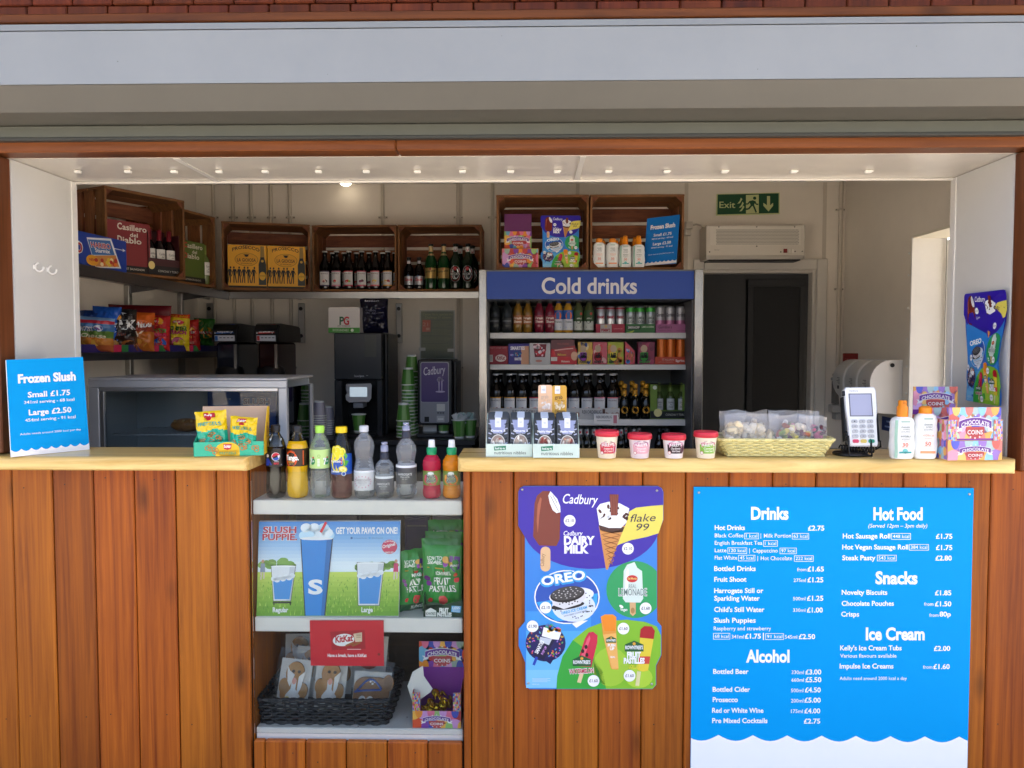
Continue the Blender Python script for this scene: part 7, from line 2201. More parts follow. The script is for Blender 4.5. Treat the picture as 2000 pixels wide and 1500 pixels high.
cv.t('Have a break, have a KitKat', 640, 716, 1283, 6, M('#f0f0ee'), 2, .03, res=3); cv.disc(740, 1278, 2.6, M('#7a2a1a'), 2)
mb.build('card', t_)

# ---------------------------------------------------------------- bottom display shelf
BS_ = ZS[2] + .0006
def weave_basket(name, label, x0, x1, y0, y1, z0, h, flare, mat, rows, n, amp, r_str, rim, rz=0.0, cx=None, gap=.5):
    """an open basket of woven strands: rows of wavy strands round upright stakes"""
    cx = (x0 + x1) / 2; cy = (y0 + y1) / 2
    t_ = thing(name, label, 'basket', (cx, cy, z0))
    W_, D_ = (x1 - x0) / 2, (y1 - y0) / 2
    def path(f, k):
        s = 1 - flare * (1 - f)
        c = .025
        w_, d_ = W_ * s, D_ * s
        pts = []
        per = 2 * (w_ + d_) * 2
        for i in range(n):
            q = (i + .001) / n * per
            if q < 2 * w_: p = (-w_ + q, -d_, 0, -1)
            elif q < 2 * w_ + 2 * d_: p = (w_, -d_ + q - 2 * w_, 1, 0)
            elif q < 4 * w_ + 2 * d_: p = (w_ - (q - 2 * w_ - 2 * d_), d_, 0, 1)
            else: p = (-w_, d_ - (q - 4 * w_ - 2 * d_), -1, 0)
            x, y, nx, ny = p
            # round the corners a little
            ex, ey = max(0, abs(x) - (w_ - c)) / c, max(0, abs(y) - (d_ - c)) / c
            if ex > 0 and ey > 0:
                l = math.hypot(ex, ey)
                if l > 1: x = math.copysign(w_ - c + ex / l * c, x); y = math.copysign(d_ - c + ey / l * c, y)
            o_ = amp * (1 if (i // 2 + k) % 2 else -1) if k is not None else 0
            pts.append((cx + x + nx * o_, cy + y + ny * o_, z0 + .004 + h * f))
        return pts
    mb = MB()
    for k in range(rows):
        mb.tube(path((k + .5) / rows, k), r_str, mat, 5, True)
    for i in range(0, n, 4):
        mb.tube([path(0, None)[i], path(.5, None)[i], path(1, None)[i]], r_str * .8, mat, 4)
    mb.build('weave', t_)
    mb = MB()
    for k in range(3):
        pp = path(1.0, k)
        mb.tube([(p[0], p[1], p[2] + (.6 * r_str if (i + k * 2) % 6 < 3 else -.6 * r_str)) for i, p in enumerate(pp)], rim, mat, 5, True)
    mb.build('rim', t_)
    mb = MB()
    mb.tube(path(0, 0), rim, mat, 5, True)
    s = 1 - flare
    mb.box(cx - W_ * s, cx + W_ * s, cy - D_ * s, cy + D_ * s, z0 + .001, z0 + .005, mat)
    mb.build('base', t_)
    return t_
BKB = M('#25262a', .38, mott=.2, scale=60, name='black_rattan')
bx0, bx1 = P(513, 1380, .11).x, P(770, 1380, .11).x
bk = weave_basket('biscuit_basket', 'black woven basket of wrapped iced biscuits on the bottom display shelf', bx0, bx1, .045, .305, BS_, .080, .06, BKB, 8, 120, .004, .0042, .0052)
# wrapped biscuits
def biscuit(label, art, W=.088, H=.148):
    t_ = thing('wrapped_biscuit', label, 'biscuit', (0, 0, 0), 'wrapped biscuits in the black basket')
    mb = MB()
    mb.box(-W / 2, W / 2, .004, .006, 0, H, M('#d6d2cc', .6)); mb.build('backing_card', t_)
    mb = MB(); art(mb); mb.build('biscuit', t_)
    mb = MB()
    nu, nv = 12, 16
    g = []
    for j in range(nv + 1):
        for i in range(nu + 1):
            u, v = i / nu - .5, j / nv
            g.append((u * (W + .014), -.014 + .005 * mnoise.noise(Vector((u * 6, v * 7, W * 90))) - .003 * (1 - abs(2 * u)) + (.010 if v > .92 else 0), -.004 + v * (H + .035)))
    mb.add(g, [(j * (nu + 1) + i, j * (nu + 1) + i + 1, (j + 1) * (nu + 1) + i + 1, (j + 1) * (nu + 1) + i) for j in range(nv) for i in range(nu)], WRAP, True)
    mb.build('wrapper', t_)
    return t_
GING = M('#b07c40', .6, mott=.12, scale=40); ICE = M('#e6e2dc', .4)
def slab(mb, pts, y0, y1, mat):
    mb.prism(pts, y0, y1, mat, 'y')
def oval(cx, cz, a, b, n=18): return [(cx + a * math.cos(2 * math.pi * i / n), cz + b * math.sin(2 * math.pi * i / n)) for i in range(n)]
def gman(waist=False):
    def art(mb):
        slab(mb, oval(0, .108, .026, .034), -.006, .0035, GING); slab(mb, oval(-.002, .055, .034, .045), -.0065, .003, GING)
        slab(mb, oval(-.028, .07, .013, .022), -.0055, .002, GING); slab(mb, oval(.028, .06, .013, .022), -.0055, .002, GING)
        for s in (-1, 1): slab(mb, oval(s * .008 + .003, .114, .0045, .0045, 10), -.008, -.0062, M('#2a1a10', .4))
        slab(mb, [(-.006, .090), (.007, .090), (.007, .064), (.022, .046), (.02, .01), (-.022, .01), (-.018, .046), (-.006, .064)], -.0085, -.0067, ICE)
        slab(mb, oval(.001, .087, .006, .010, 10), -.0092, -.0087, M('#e8a08a', .4))
        if not waist: slab(mb, oval(-.012, .035, .007, .007, 12), -.0095, -.0087, M('#e8d06a', .4)); slab(mb, [(-.024, .13), (-.015, .115), (.0, .105), (-.01, .07), (-.018, .085)], -.0085, -.0067, ICE)
        slab(mb, [(.012, .1), (.03, .12), (.022, .07), (.012, .04)], -.0085, -.0068, ICE)
    return art
def bear(mb):
    slab(mb, rr_pts(-.05, .0, .05, .10, .03, 5), -.006, .003, M('#8f6134', .6, mott=.12, scale=40))
    slab(mb, oval(.045, .085, .016, .024), -.007, .002, M('#8f6134', .6)); slab(mb, oval(.045, .085, .011, .018), -.0076, -.0071, M('#7d5228', .6))
    BLU = M('#2f4f9a', .4)
    pts = [(-.034 + .062 * k / 14, .068 + .026 * math.sin(math.pi * k / 14)) for k in range(15)]
    mb.tube([(x, -.007, z) for x, z in pts], .003, BLU, 6); mb.tube([(-.046, -.007, .057), (-.02, -.007, .062), (.028, -.007, .066)], .0032, BLU, 6); mb.tube([(-.046, -.007, .055), (-.036, -.007, .066)], .003, BLU, 6)
    for x, z in ((-.004, .088), (.002, .092), (.008, .088), (.002, .082)): slab(mb, oval(x, z, .003, .003, 8), -.009, -.0062, ICE)
    for x in (-.024, -.002): slab(mb, oval(x, .034, .010, .013, 14), -.0075, -.0062, ICE); slab(mb, oval(x + .001, .034, .0045, .006, 10), -.0085, -.0076, M('#1d140e', .4))
def place_b(o, px, py, Y, lean, tw):
    p = P(px, py, Y); o.location = (p.x, Y, BS_ + .012); o.rotation_euler = (R(-lean), R(tw), 0); o.scale = (1.22, 1, 1.14)
b1 = biscuit('gingerbread biscuit with white icing and a yellow button in the basket', gman()); place_b(b1, 566, 1380, .12, 14, 6)
b2 = biscuit('gingerbread biscuit with white icing and a pink mouth, in the middle of the basket', gman(True)); place_b(b2, 638, 1380, .12, 12, 5)
b3 = biscuit('brown biscuit iced with a blue cap and white paw dots', bear, .105, .115); place_b(b3, 722, 1390, .115, 15, 3)
def plainb(mb): slab(mb, oval(0, .1, .035, .04), -.006, .003, M('#a8442c', .5, mott=.2)); slab(mb, oval(0, .118, .028, .012), -.008, -.0062, M('#d8d4cc', .5))
b4 = biscuit('wrapped orange iced biscuit at the back of the basket below the red sign', plainb, .1, .16); place_b(b4, 716, 1380, .22, 10, 4); b4.location.z += .035
for k, (px, Y, lb) in enumerate(((600, .19, 'clear wrapped biscuit in the second row, behind the yellow button one'), (655, .19, 'clear wrapped biscuit in the second row, under the red sign'), (585, .25, 'clear wrapped biscuit at the back corner of the basket'))):
    o = dup(b1 if k != 1 else b2, (P(px, 1380, Y).x, Y, BS_ + .03 + .012 * k), 0, lb); o.rotation_euler = (R(-10), R(5 - 3 * k), 0)

def coin_box(label, cx, cy, z0, W_, D_, Hf, Hb, wash, seed, rz=0.0, opened=True, backx=0.0):
    """a cut-out counter box: printed front with a window, tall printed back card, foil coins"""
    t_ = thing('coin_box', label, 'box', (0, 0, 0), 'chocolate coin boxes')
    th = .002
    bc = M('#d9a890' if wash else '#b8707a', .5)
    IN = M('#d8d4d0', .6)
    mb = MB()
    mb.box(-W_ / 2, -W_ / 2 + th, .0025, D_, 0, Hf, bc); mb.box(W_ / 2 - th, W_ / 2, .0025, D_, 0, Hf, bc); mb.box(-W_ / 2 + th, W_ / 2 - th, .0025, D_ - .003, 0, th, IN)
    sd_ = CV(mb, lambda u, v, h: Vector((-W_ / 2 - h, D_ * (1 - u), Hf * (1 - v)))); coin_print(sd_, .02, .02, .98, .98, D_ / Hf, seed + 2, wash)
    # front wall with a rounded window cut in its top
    wl, wr, wb = -W_ * .34, W_ * .34, Hf * .48
    for x0, x1, z0_, z1_ in ((-W_ / 2, wl, 0, Hf), (wr, W_ / 2, 0, Hf), (wl, wr, 0, wb)):
        mb.box(x0, x1, 0, th, z0_, z1_, bc)
    asp = W_ / Hf
    cv = CV(mb, lambda u, v, h: Vector((-W_ / 2 + W_ * u, -h, Hf * (1 - v))))
    coin_print(cv, 0, .52, 1, 1, asp, seed, wash); coin_print(cv, 0, 0, .16, .52, asp, seed + 1, wash); coin_print(cv, .84, 0, 1, .52, asp, seed + 3, wash)
    coin_logo(cv, .5, .79, .62, .40)
    mb.build('tray', t_)
    mb = MB()
    mb.box(-W_ / 2 + backx, W_ / 2 + backx, D_ - .003, D_ - .001, 0, Hb, M('#7a2a8c', .5))
    cv = CV(mb, lambda u, v, h: Vector((-W_ / 2 + backx + W_ * u, D_ - .003 - h, Hb * (1 - v))))
    f1 = .36 if opened else .62
    coin_print(cv, 0, 0, 1, f1, W_ / Hb, seed + 5, wash); coin_logo(cv, .5, f1 * .56, .80, f1 * .86)
    mb.build('back_card', t_)
    rnd = random.Random(seed)
    G1 = M('#c9a227', .22, .85, name='gold_foil')
    for k in range(26 if opened else 0):
        mb = MB()
        mb.lathe([(.0001, -.002), (.012, -.002), (.0135, 0), (.012, .002), (.009, .0015), (.008, .0022), (.0001, .0022)], G1, 16)
        o = mb.build('foil_coin')
        tag(o, 'gold foil chocolate coin in the open printed box', 'coin', 'foil coins in the open coin boxes')
        o['_loc'] = 0
        v = Vector((rnd.uniform(-W_ * .33, W_ * .33), rnd.uniform(.02, D_ - .02), wb * .55 + rnd.uniform(0, Hf * .42)))
        v.y = max(v.y, .015)
        if v.y > D_ - .02: v.y = D_ - .022
        o.location = Matrix.Translation((cx, cy, z0)) @ (Matrix.Rotation(rz, 4, 'Z') @ v)
        o.rotation_euler = (rnd.uniform(.5, 1.9), rnd.uniform(-.5, .5), rnd.uniform(0, 3))
        del o['_loc']
    put(t_, (cx, cy, z0), rz)
    return t_
cy_ = .036
W_ = P(900, 1430, cy_).x - P(806, 1430, cy_).x
cb = coin_box('open chocolate coin box showing gold foil coins, on the bottom display shelf', P(853, 1430, cy_).x, cy_, BS_, W_, .12, .118, P(850, 1253, cy_ + .115).z - BS_, 0, 7, 0, True, .006)
mb = MB()
pts = [(P(806, 1370, cy_).x, .02, BS_ + .09), (P(798, 1340, cy_).x, .02, BS_ + .12), (P(803, 1310, cy_).x, .03, BS_ + .155), (P(826, 1292, cy_).x, .06, BS_ + .175)]
vs = []
fl_ = [(806, 1372), (796, 1340), (806, 1312), (826, 1300), (828, 1320), (845, 1345), (840, 1352), (815, 1370)]
mb.prism([(P(u, v, cy_ + .03).x, P(u, v, cy_ + .03).z) for u, v in fl_], cy_ + .028, cy_ + .030, M('#d5d2cc', .6), 'y')
mb.X = Matrix.Identity(4)
o = mb.build('torn_flap'); o.parent = cb; o.matrix_parent_inverse = Matrix.Translation(cb.location).inverted()
# foil coins are small: keep them inside the window

# ---------------------------------------------------------------- the two notices screwed to the front
def screws(parent, pts, Y):
    mb = MB()
    for px, py in pts:
        p = P(px, py, Y)
        mb.X = Matrix.Translation(p) @ Matrix.Rotation(R(90), 4, 'X')
        mb.lathe([(.0042, 0), (.0042, .0015), (.0025, .003), (.0001, .003)], M('#b8b8ba', .3, .9), 12)
        mb.X = Matrix.Identity(4)
    for i in range(1): mb.build('screw', parent)
yp = -.0085
t_ = thing('ice_cream_poster', 'large shaped ice cream poster screwed to the timber front under the counter', 'poster', tuple(P(1154, 1345, yp)))
def big_map(u, v, h): return P(990 + u / 3.4091, 930 + v / 3.4091, yp - h)
mb = MB(); pts = [big_map(u, v, 0) for u, v in POSTER_OUT]; n = len(pts)
mb.add(pts + [p + Vector((0, .005, 0)) for p in pts], [list(range(n)), [n + k for k in range(n)][::-1]] + [(k, (k + 1) % n, n + (k + 1) % n, n + k) for k in range(n)], M('#2b7fd2', .35))
ice_poster(CV(mb, big_map, .00022))
mb.build('board', t_)
for px, py in ((1020, 956), (1283, 958), (1032, 1334), (1273, 1336)):
    screws(t_, [(px, py)], yp - .0005)

ym = -.0075
t_ = thing('menu_board', 'large blue menu board with white price lists screwed to the timber front', 'menu board', tuple(P(1622, 1560, ym)))
mb = MB()
MBL = M('#0096de', .42, spec=.1)
q = [P(1355, 951, ym), P(1902, 953.5, ym), P(1888, 1560, ym), P(1348, 1560, ym)]
mb.add(q + [v + Vector((0, .005, 0)) for v in q], [(0, 1, 2, 3), (7, 6, 5, 4), (0, 4, 5, 1), (1, 5, 6, 2), (2, 6, 7, 3), (3, 7, 4, 0)], MBL)
cv = CV(mb, px_plane(ym), .0003)
WM = M('#eef0f0', .35)
wv = []
for k in range(9):
    for q_ in range(8):
        f_ = k + q_ / 8
        x = 1336 + f_ * 67.2
        if 1350 <= x <= 1889.5: wv.append((x, 1435 + (x - 1350) * .007 + 11.5 * math.sin(math.pi * q_ / 8)))
cv.poly([(1349.7, 1441)] + wv + [(1890, 1447), (1888.3, 1559.5), (1348.4, 1559.5)], WM, 1)
def mt(s, x0, x1, yb_, cap, bold): cv.t(s, x0, x1, yb_, cap, WM, 1, bold, res=3)
for s, x0, x1, y in (('Drinks', 1467, 1540, 1014), ('Hot Food', 1706, 1802, 1015), ('Snacks', 1710, 1792, 1140), ('Ice Cream', 1691, 1806, 1249.5), ('Alcohol', 1457, 1542, 1293)): mt(s, x0, x1, y, 23, .036)
Bd, Lt = .022, .0
for s, x0, x1, y, bo in (
    ('Hot Drinks', 1396, 1455, 1035, Bd), ('£2.75', 1578, 1610, 1036, Bd), ('Bottled Drinks', 1395, 1476, 1115, Bd), ('£1.65', 1577, 1609, 1116, Bd), ('Fruit Shoot', 1395, 1458, 1136, Bd), ('£1.25', 1577, 1608, 1137, Bd),
    ('Harrogate Still or', 1395, 1491, 1158, Bd), ('Sparkling Water', 1395, 1484, 1173, Bd), ('£1.25', 1576, 1608, 1173, Bd), ("Child's Still Water", 1395, 1493, 1195, Bd), ('£1.00', 1576, 1607, 1196, Bd), ('Slush Puppies', 1394, 1476, 1216, Bd),
    ('£1.75', 1455, 1486, 1247, Bd), ('£2.50', 1560, 1592, 1248, Bd), ('Bottled Beer', 1393, 1462, 1316, Bd), ('£3.00', 1573, 1604, 1317, Bd), ('£5.50', 1573, 1604, 1332, Bd), ('Bottled Cider', 1392, 1465, 1351, Bd), ('£4.50', 1572, 1603, 1352, Bd),
    ('Prosecco', 1392, 1441, 1371, Bd), ('£5.00', 1571, 1603, 1372, Bd), ('Red or White Wine', 1391, 1491, 1392, Bd), ('£4.00', 1571, 1602, 1393, Bd), ('Pre Mixed Cocktails', 1391, 1499, 1412, Bd), ('£2.75', 1570, 1602, 1413, Bd),
    ('Hot Sausage Roll', 1646, 1739, 1051.5, Bd), ('£1.75', 1828, 1860, 1052, Bd), ('Hot Vegan Sausage Roll', 1645, 1774, 1073, Bd), ('£1.75', 1828, 1860, 1074, Bd), ('Steak Pasty', 1645, 1710, 1094, Bd), ('£2.80', 1827, 1859, 1094.5, Bd),
    ('Novelty Biscuits', 1644, 1733, 1161.5, Bd), ('£1.85', 1826, 1858, 1162.5, Bd), ('Chocolate Pouches', 1644, 1746, 1183, Bd), ('£1.50', 1826, 1858, 1184, Bd), ('Crisps', 1643, 1678, 1204, Bd), ('80p', 1835, 1857, 1204, Bd),
    ("Kelly's Ice Cream Tubs", 1641, 1761, 1270, Bd), ('£2.00', 1824, 1856, 1271, Bd), ('Impulse Ice Creams', 1640, 1745, 1305.5, Bd), ('£1.60', 1823, 1855, 1306.5, Bd)):
    mt(s, x0, x1, y, 9.2, bo)
for s, x0, x1, y, cap in (
    ('Black Coffee', 1396, 1452, 1049.5, 7.6), ('Milk Portion', 1492, 1545, 1050, 7.6), ('English Breakfast Tea', 1396, 1489, 1064, 7.6), ('Latte', 1396, 1419, 1078.5, 7.6), ('Cappuccino', 1470, 1519, 1079, 7.6), ('Flat White', 1396, 1440, 1093, 7.6), ('Hot Chocolate', 1486, 1547, 1094, 7.6),
    ('from', 1557, 1575, 1115.5, 6.6), ('275ml', 1550, 1574, 1136.5, 6.6), ('500ml', 1549, 1573, 1172.5, 6.6), ('330ml', 1549, 1573, 1195, 6.6), ('Raspberry and strawberry', 1394, 1506, 1231, 7.4), ('341ml', 1429, 1453, 1247, 7), ('545ml', 1533, 1557, 1247.5, 7),
    ('330ml', 1546, 1570, 1316.5, 7), ('660ml', 1546, 1570, 1331.5, 7), ('500ml', 1545, 1569, 1352, 7), ('200ml', 1545, 1569, 1372, 7), ('175ml', 1545, 1568, 1392.5, 7),
    ('(Served 12pm – 3pm daily)', 1696, 1811, 1030.5, 7.4), ('from', 1805, 1823, 1183, 6.6), ('from', 1815, 1833, 1204.5, 6.6), ('Various flavours available', 1641, 1751, 1284.5, 7.4), ('from', 1803, 1821, 1306, 6.6), ('Adults need around 2000 kcal a day', 1640, 1771, 1328, 6.4)):
    cv.t(s, x0, x1, y, cap, WM, 1, .004, .2 if s[0] == '(' else 0)
for s, x0, y0, x1, y1 in (('1 kcal', 1454, 1041, 1482, 1053), ('63 kcal', 1547, 1041.5, 1580, 1053.5), ('1 kcal', 1491, 1055.5, 1519, 1067.5), ('120 kcal', 1421, 1069.5, 1459, 1081.5), ('97 kcal', 1523, 1070, 1556, 1082), ('45 kcal', 1442, 1084, 1475, 1096), ('222 kcal', 1551, 1085, 1589, 1097),
        ('68 kcal', 1393, 1236.5, 1426, 1249), ('91 kcal', 1495, 1237, 1531, 1249.5), ('448 kcal', 1741, 1041.5, 1779, 1054), ('384 kcal', 1776, 1063, 1814, 1075), ('543 kcal', 1713, 1084, 1751, 1096)):
    cv.frame(x0, y0, x1, y1, .9, WM, 1); cv.t(s, x0 + 3, x1 - 3, y1 - 3.2, 6.4, WM, 1, .004)
for x, y in ((1486, 1042), (1464, 1071), (1480, 1086)): cv.rect(x - .5, y, x + .5, y + 10, WM, 1)
cv.rect(1490, 1236, 1492, 1250, WM, 1)
mb.build('board', t_)
for px, py in ((1365, 962), (1893, 965)): screws(t_, [(px, py)], ym)

# ---------------------------------------------------------------- on the pale counters
CZ = CT + .0008
# blue price sign leaning on the hatch side
t_ = thing('price_sign', 'bright blue Frozen Slush price sign standing on the pale counter beside the pretzel box', 'sign', (HX0 + .13, .05, CZ))
A2 = PZ(22, 893, CZ); A3 = PZ(175, 878, CZ)
A0 = P(12, 703, A2.y + .028); A1 = P(162, 697, A3.y + .028)
f_ = affine(A0, A1, A2)
mb = MB()
n_ = (A1 - A0).cross(A2 - A0).normalized()
if n_.dot(CAM - A0) < 0: n_ = -n_
q = [A0, A1, A3, A2]
bil = lambda u, v, h: (A0 * (1 - u) * (1 - v) + A1 * u * (1 - v) + A3 * u * v + A2 * (1 - u) * v) + n_ * h
mb.add([bil(i / 12, j / 12, g) for g in (0, -.006) for j in range(13) for i in range(13)], [(s_ + j * 13 + i, s_ + j * 13 + i + 1, s_ + j * 13 + i + 14, s_ + j * 13 + i + 13) for s_ in (0, 169) for j in range(12) for i in range(12)], M('#0098de', .42, spec=.1)); mb.add(q + [v - n_ * .006 for v in q], [(0, 4, 5, 1), (1, 5, 6, 2), (2, 6, 7, 3), (3, 7, 4, 0)], M('#e0e2e2', .4))
bil = lambda u, v, h: (A0 * (1 - u) * (1 - v) + A1 * u * (1 - v) + A3 * u * v + A2 * (1 - u) * v) + n_ * h
slush_print(CV(mb, bil), 0, 0, 1, 1, None)
mb.build('board', t_)

# pretzel display box with two bags
t_ = thing('pretzel_box', 'green and yellow card display box of pretzel bags on the pale counter', 'box', tuple(PZ(450, 888, CZ)))
p0, p1 = PZ(378, 892, CZ), PZ(516, 889, CZ)
bd = Vector((p1.y - p0.y, p1.x - p0.x, 0))
dirx = (p1 - p0); dirx.z = 0; Wb = dirx.length; dirx.normalize(); diry = Vector((-dirx.y, dirx.x, 0))
Mx = Matrix((dirx, diry, Vector((0, 0, 1)))).transposed().to_4x4(); Mx.translation = p0
Dp = .105; hf = P(378, 864, p0.y).z - CZ
mb = MB(); mb.X = Mx
GT = M('#2fae8a', .4); YT = M('#e0b414', .4); KR = M('#c8a88c', .65)
mb.box(0, Wb, 0, .002, 0, hf, GT)
mb.box(.002, Wb - .002, .0025, Dp, 0, .002, KR)
cv = CV(mb, lambda u, v, h: Vector((u * Wb, -h, hf * (1 - v))))
cv.disc(.48, .55, .17, YT, 1, .52, 20, (0, .02, 1, 1)); cv.rect(.31, .6, .65, 1, YT, 1)
cv.poly([(.42, .16), (.54, .16), (.53, .5), (.48, .58), (.43, .5)], M('#b8242c'), 2); cv.t('Schär', .43, .53, .42, .2, M('#eeeee8'), 3, .03)
cv.t('PRETZELS', .37, .60, .88, .16, M('#4aa878'), 2, .01)
def pretzel(cv, cu, cw, r1, asp, L=3, rot=0):
    PB, PL = M('#9a5a24', .5), M('#c08a4a', .5)
    for q_, mt_ in ((1.0, PB), (.78, PL)):
        for dx, dy, s in ((-.42, .15, .62), (.42, .15, .62), (0, -.35, .55)):
            c, sn = math.cos(rot), math.sin(rot)
            x, y = (dx * c - dy * sn) * r1, (dx * sn + dy * c) * r1
            n2 = 14
            for k in range(n2):
                a0, a1 = 2 * math.pi * k / n2, 2 * math.pi * (k + 1) / n2
                ro, ri = r1 * s * (1 if q_ == 1 else .93), r1 * s * (.62 if q_ == 1 else .72)
                cv.poly([(cu + x + ro * math.cos(a0), cw + (y + ro * math.sin(a0)) * asp), (cu + x + ro * math.cos(a1), cw + (y + ro * math.sin(a1)) * asp), (cu + x + ri * math.cos(a1), cw + (y + ri * math.sin(a1)) * asp), (cu + x + ri * math.cos(a0), cw + (y + ri * math.sin(a0)) * asp)], mt_, L if q_ == 1 else L + 1)
for cu, cw, rt in ((.22, .42, .3), (.30, .6, 1.2), (.71, .38, 2.1), (.88, .5, .7)): pretzel(cv, cu, cw, .06, Wb / hf, 2, rt)
# right side wedge and tall back
bk_h = P(531, 792, .12).z - CZ
sdp = [(0, 0), (Dp, 0), (Dp + .03, bk_h), (Dp - .01, bk_h), (.01, hf), (0, hf)]
for x0, x1, mm in ((0, .002, GT), (Wb - .002, Wb, YT)):
    h0 = 1.0 if x0 > 0 else .35
    mb.prism([(y, z if z <= hf else hf + (z - hf) * h0) for y, z in sdp], x0, x1, mm, 'x')
mb.prism([(Dp, 0), (Dp + .002, 0), (Dp + .032, bk_h), (Dp + .03, bk_h)], .002, Wb - .0025, KR, 'x')
cv = CV(mb, lambda u, v, h: Vector((Wb + h, Dp * u, bk_h * (1 - v)))); 
for v_ in (.45, .62, .8): pretzel(cv, .72, v_, .16, Dp / bk_h, 1, v_ * 5)
mb.X = Matrix.Identity(4)
mb.build('display_box', t_)
def pz_zone(u, v): return F('#1fa888') if v < .56 + .03 * math.sin(u * 9) else F('#e2c010')
def pz_art(cv):
    cv.t('PRETZELS', -.36, .36, .66, .075, F('#2a9a8a'), 2, .02, arc=.02)
    cv.rect(-.17, .86, .17, .96, F('#b8242c'), 2); cv.t('Schär', -.14, .14, .88, .055, F('#eeeeea'), 4, .03); cv.disc(0, .83, .07, F('#b8242c'), 2, .04)
    for cu, cw, rt in ((.05, .46, .2), (.02, .28, .9), (.28, .36, 1.7), (-.26, .32, 2.6), (.14, .12, .5), (-.16, .12, 1.9)): pretzel(cv, cu, cw, .12, .62, 2, rt)
for k, (px, wpx, ytop, tl, lb) in enumerate(((418, 60, 797, -.07, 'yellow and green pretzel bag standing taller in the card box'), (474, 52, 808, .05, 'yellow and green pretzel bag beside the taller one, by the box side'))):
    o = packet('pretzel_bag', lb, 'pretzels', wpx / 1540 * 2.62, P(px, ytop, .1).z - CZ - .004, .05, pz_zone, pz_art, 50 + k, 'pretzel bags in the card box')
    put(o, (P(px, 880, p0.y + .05).x, p0.y + .05, CZ + .004), .05 - .05 * k); o.rotation_euler.y = tl
# nibble boxes
def nibble_box(label, px0, px1, ybase, words, c_inner, seed):
    p0, p1 = PZ(px0, ybase, CZ), PZ(px1, ybase + 1, CZ)
    W_ = p1.x - p0.x; D_ = .12
    t_ = thing('nut_pack_box', label, 'box', ((p0.x + p1.x) / 2, p0.y, CZ), 'card boxes of nut packs')
    hf = P(px0, 867, p0.y).z - CZ; hb = P(px0, 806, p0.y + D_).z - CZ
    mb = MB(); PG_ = M('#c4d6cc', .5)
    mb.box(p0.x, p1.x, p0.y, p0.y + .002, CZ, CZ + hf, PG_)
    for x in (p0.x, p1.x - .002): mb.prism([(p0.y + .0025, CZ), (p0.y + D_, CZ), (p0.y + D_, CZ + hb), (p0.y + D_ - .03, CZ + hb), (p0.y + .0025, CZ + hf)], x, x + .002, PG_, 'x')
    mb.box(p0.x + .002, p1.x - .002, p0.y + D_ - .002, p0.y + D_, CZ, CZ + hb * .9, PG_); mb.box(p0.x + .0025, p1.x - .0025, p0.y + .003, p0.y + D_ - .003, CZ, CZ + .002, PG_)
    cv = CV(mb, lambda u, v, h: Vector((p0.x + W_ * u, p0.y - h, CZ + hf * (1 - v))))
    cv.poly([(.17, .2), (.43, .13), (.43, .45), (.18, .52)], M('#2a7a5c', .5), 1); cv.t('food to go', .20, .41, .42, .16, M('#e4ece8'), 2, .03, rot=-.06)
    cv.t('nutritious nibbles', .18, .86, .80, .24, M('#3f4a46', .5), 1, .004, res=3)
    mb.build('tray', t_)
    for r_ in range(4):
        for c_ in range(2):
            w_ = W_ * .46; h_ = .118
            tp = thing('nut_pack', words[3].format(('front pair', 'second row', 'third row', 'back row')[r_], ('nearer the steel fridge post', 'further from the steel fridge post')[c_]), 'nut pack', (0, 0, 0), words[2])
            mb = MB(); rnd = random.Random(seed + c_ + r_ * 2)
            mb.prism(rr_pts(-w_ / 2, 0, w_ / 2, h_, .008), -.002, .010, M(c_inner if c_ == 0 else '#34363a', .25), 'y')
            if r_ == 0:
                cv = CV(mb, lambda u, v, h: Vector((u * w_, -.002 - h, v * h_)), vs=1)
                BLN = M('#8b94b8', .3)
                cv.poly([(-.40, .94), (.40, .94), (.30, .66), (.22, .58), (-.22, .58), (-.30, .66)], BLN, 1)
                for k in range(12):
                    s = -1 if k % 2 else 1; v_ = .86 - (k // 2) * .13
                    cv.poly([(s * .44, v_), (s * .30, v_ - .03), (s * .31, v_ - .055), (s * .45, v_ - .03)], M('#aab0c8' if k % 3 else '#16171a', .25), 2)
                cv.rect(-.14, .74, .14, 1.0, M('#dfe3ee', .4), 3); cv.t('H&B', -.06, .06, .85, .05, M('#9aa2b8'), 4)
                cv.t(words[0], -.34, .34, .62, .055, M('#eef0f6'), 4, .03); cv.t(words[1], -.2, .2, .565, .03, M('#c8cede'), 4)
                cv.disc(.0, .30, .34, M('#d8d8d4', .3), 3, .25, 24); cv.disc(0, .30, .31, M('#8a7a70', .4), 4, .23, 24)
                for k in range(26):
                    a = rnd.uniform(0, 6.28); q = rnd.uniform(0, .8)
                    cv.disc(.28 * q * math.cos(a), .30 + .2 * q * math.sin(a), .09, M(rnd.choice(['#d8d4cc', '#c4beb4', '#b8b0a8', '#8c4a3c', '#e4e2dc', '#a89a8c'] if words[0][0] == 'O' else ['#8c3f34', '#c8a08c', '#d8d0c4', '#7a342c', '#a87a60', '#ccc4b8']), .4), 5 + k % 3, .05, 8, rot=rnd.uniform(0, 3))
            else:
                mb.box(-.012, .012, -.0035, -.0021, h_ - .02, h_ + .001, M('#cfd4de', .4))
            mb.build('pack', tp)
            put(tp, (p0.x + W_ * (.255 + .49 * c_), p0.y + .012 + .026 * r_, CZ + .004 + .004 * r_))
            tp.rotation_euler.x = R(-8)
nibble_box('pale green card box of dark nut packs next to the steel fridge post', 949, 1040, 892, ('Omega 3', 'mixed nuts', 'dark nut packs in the first card box', 'dark nut pack in the first pale box, {}, {}'), '#3a3c40', 60)
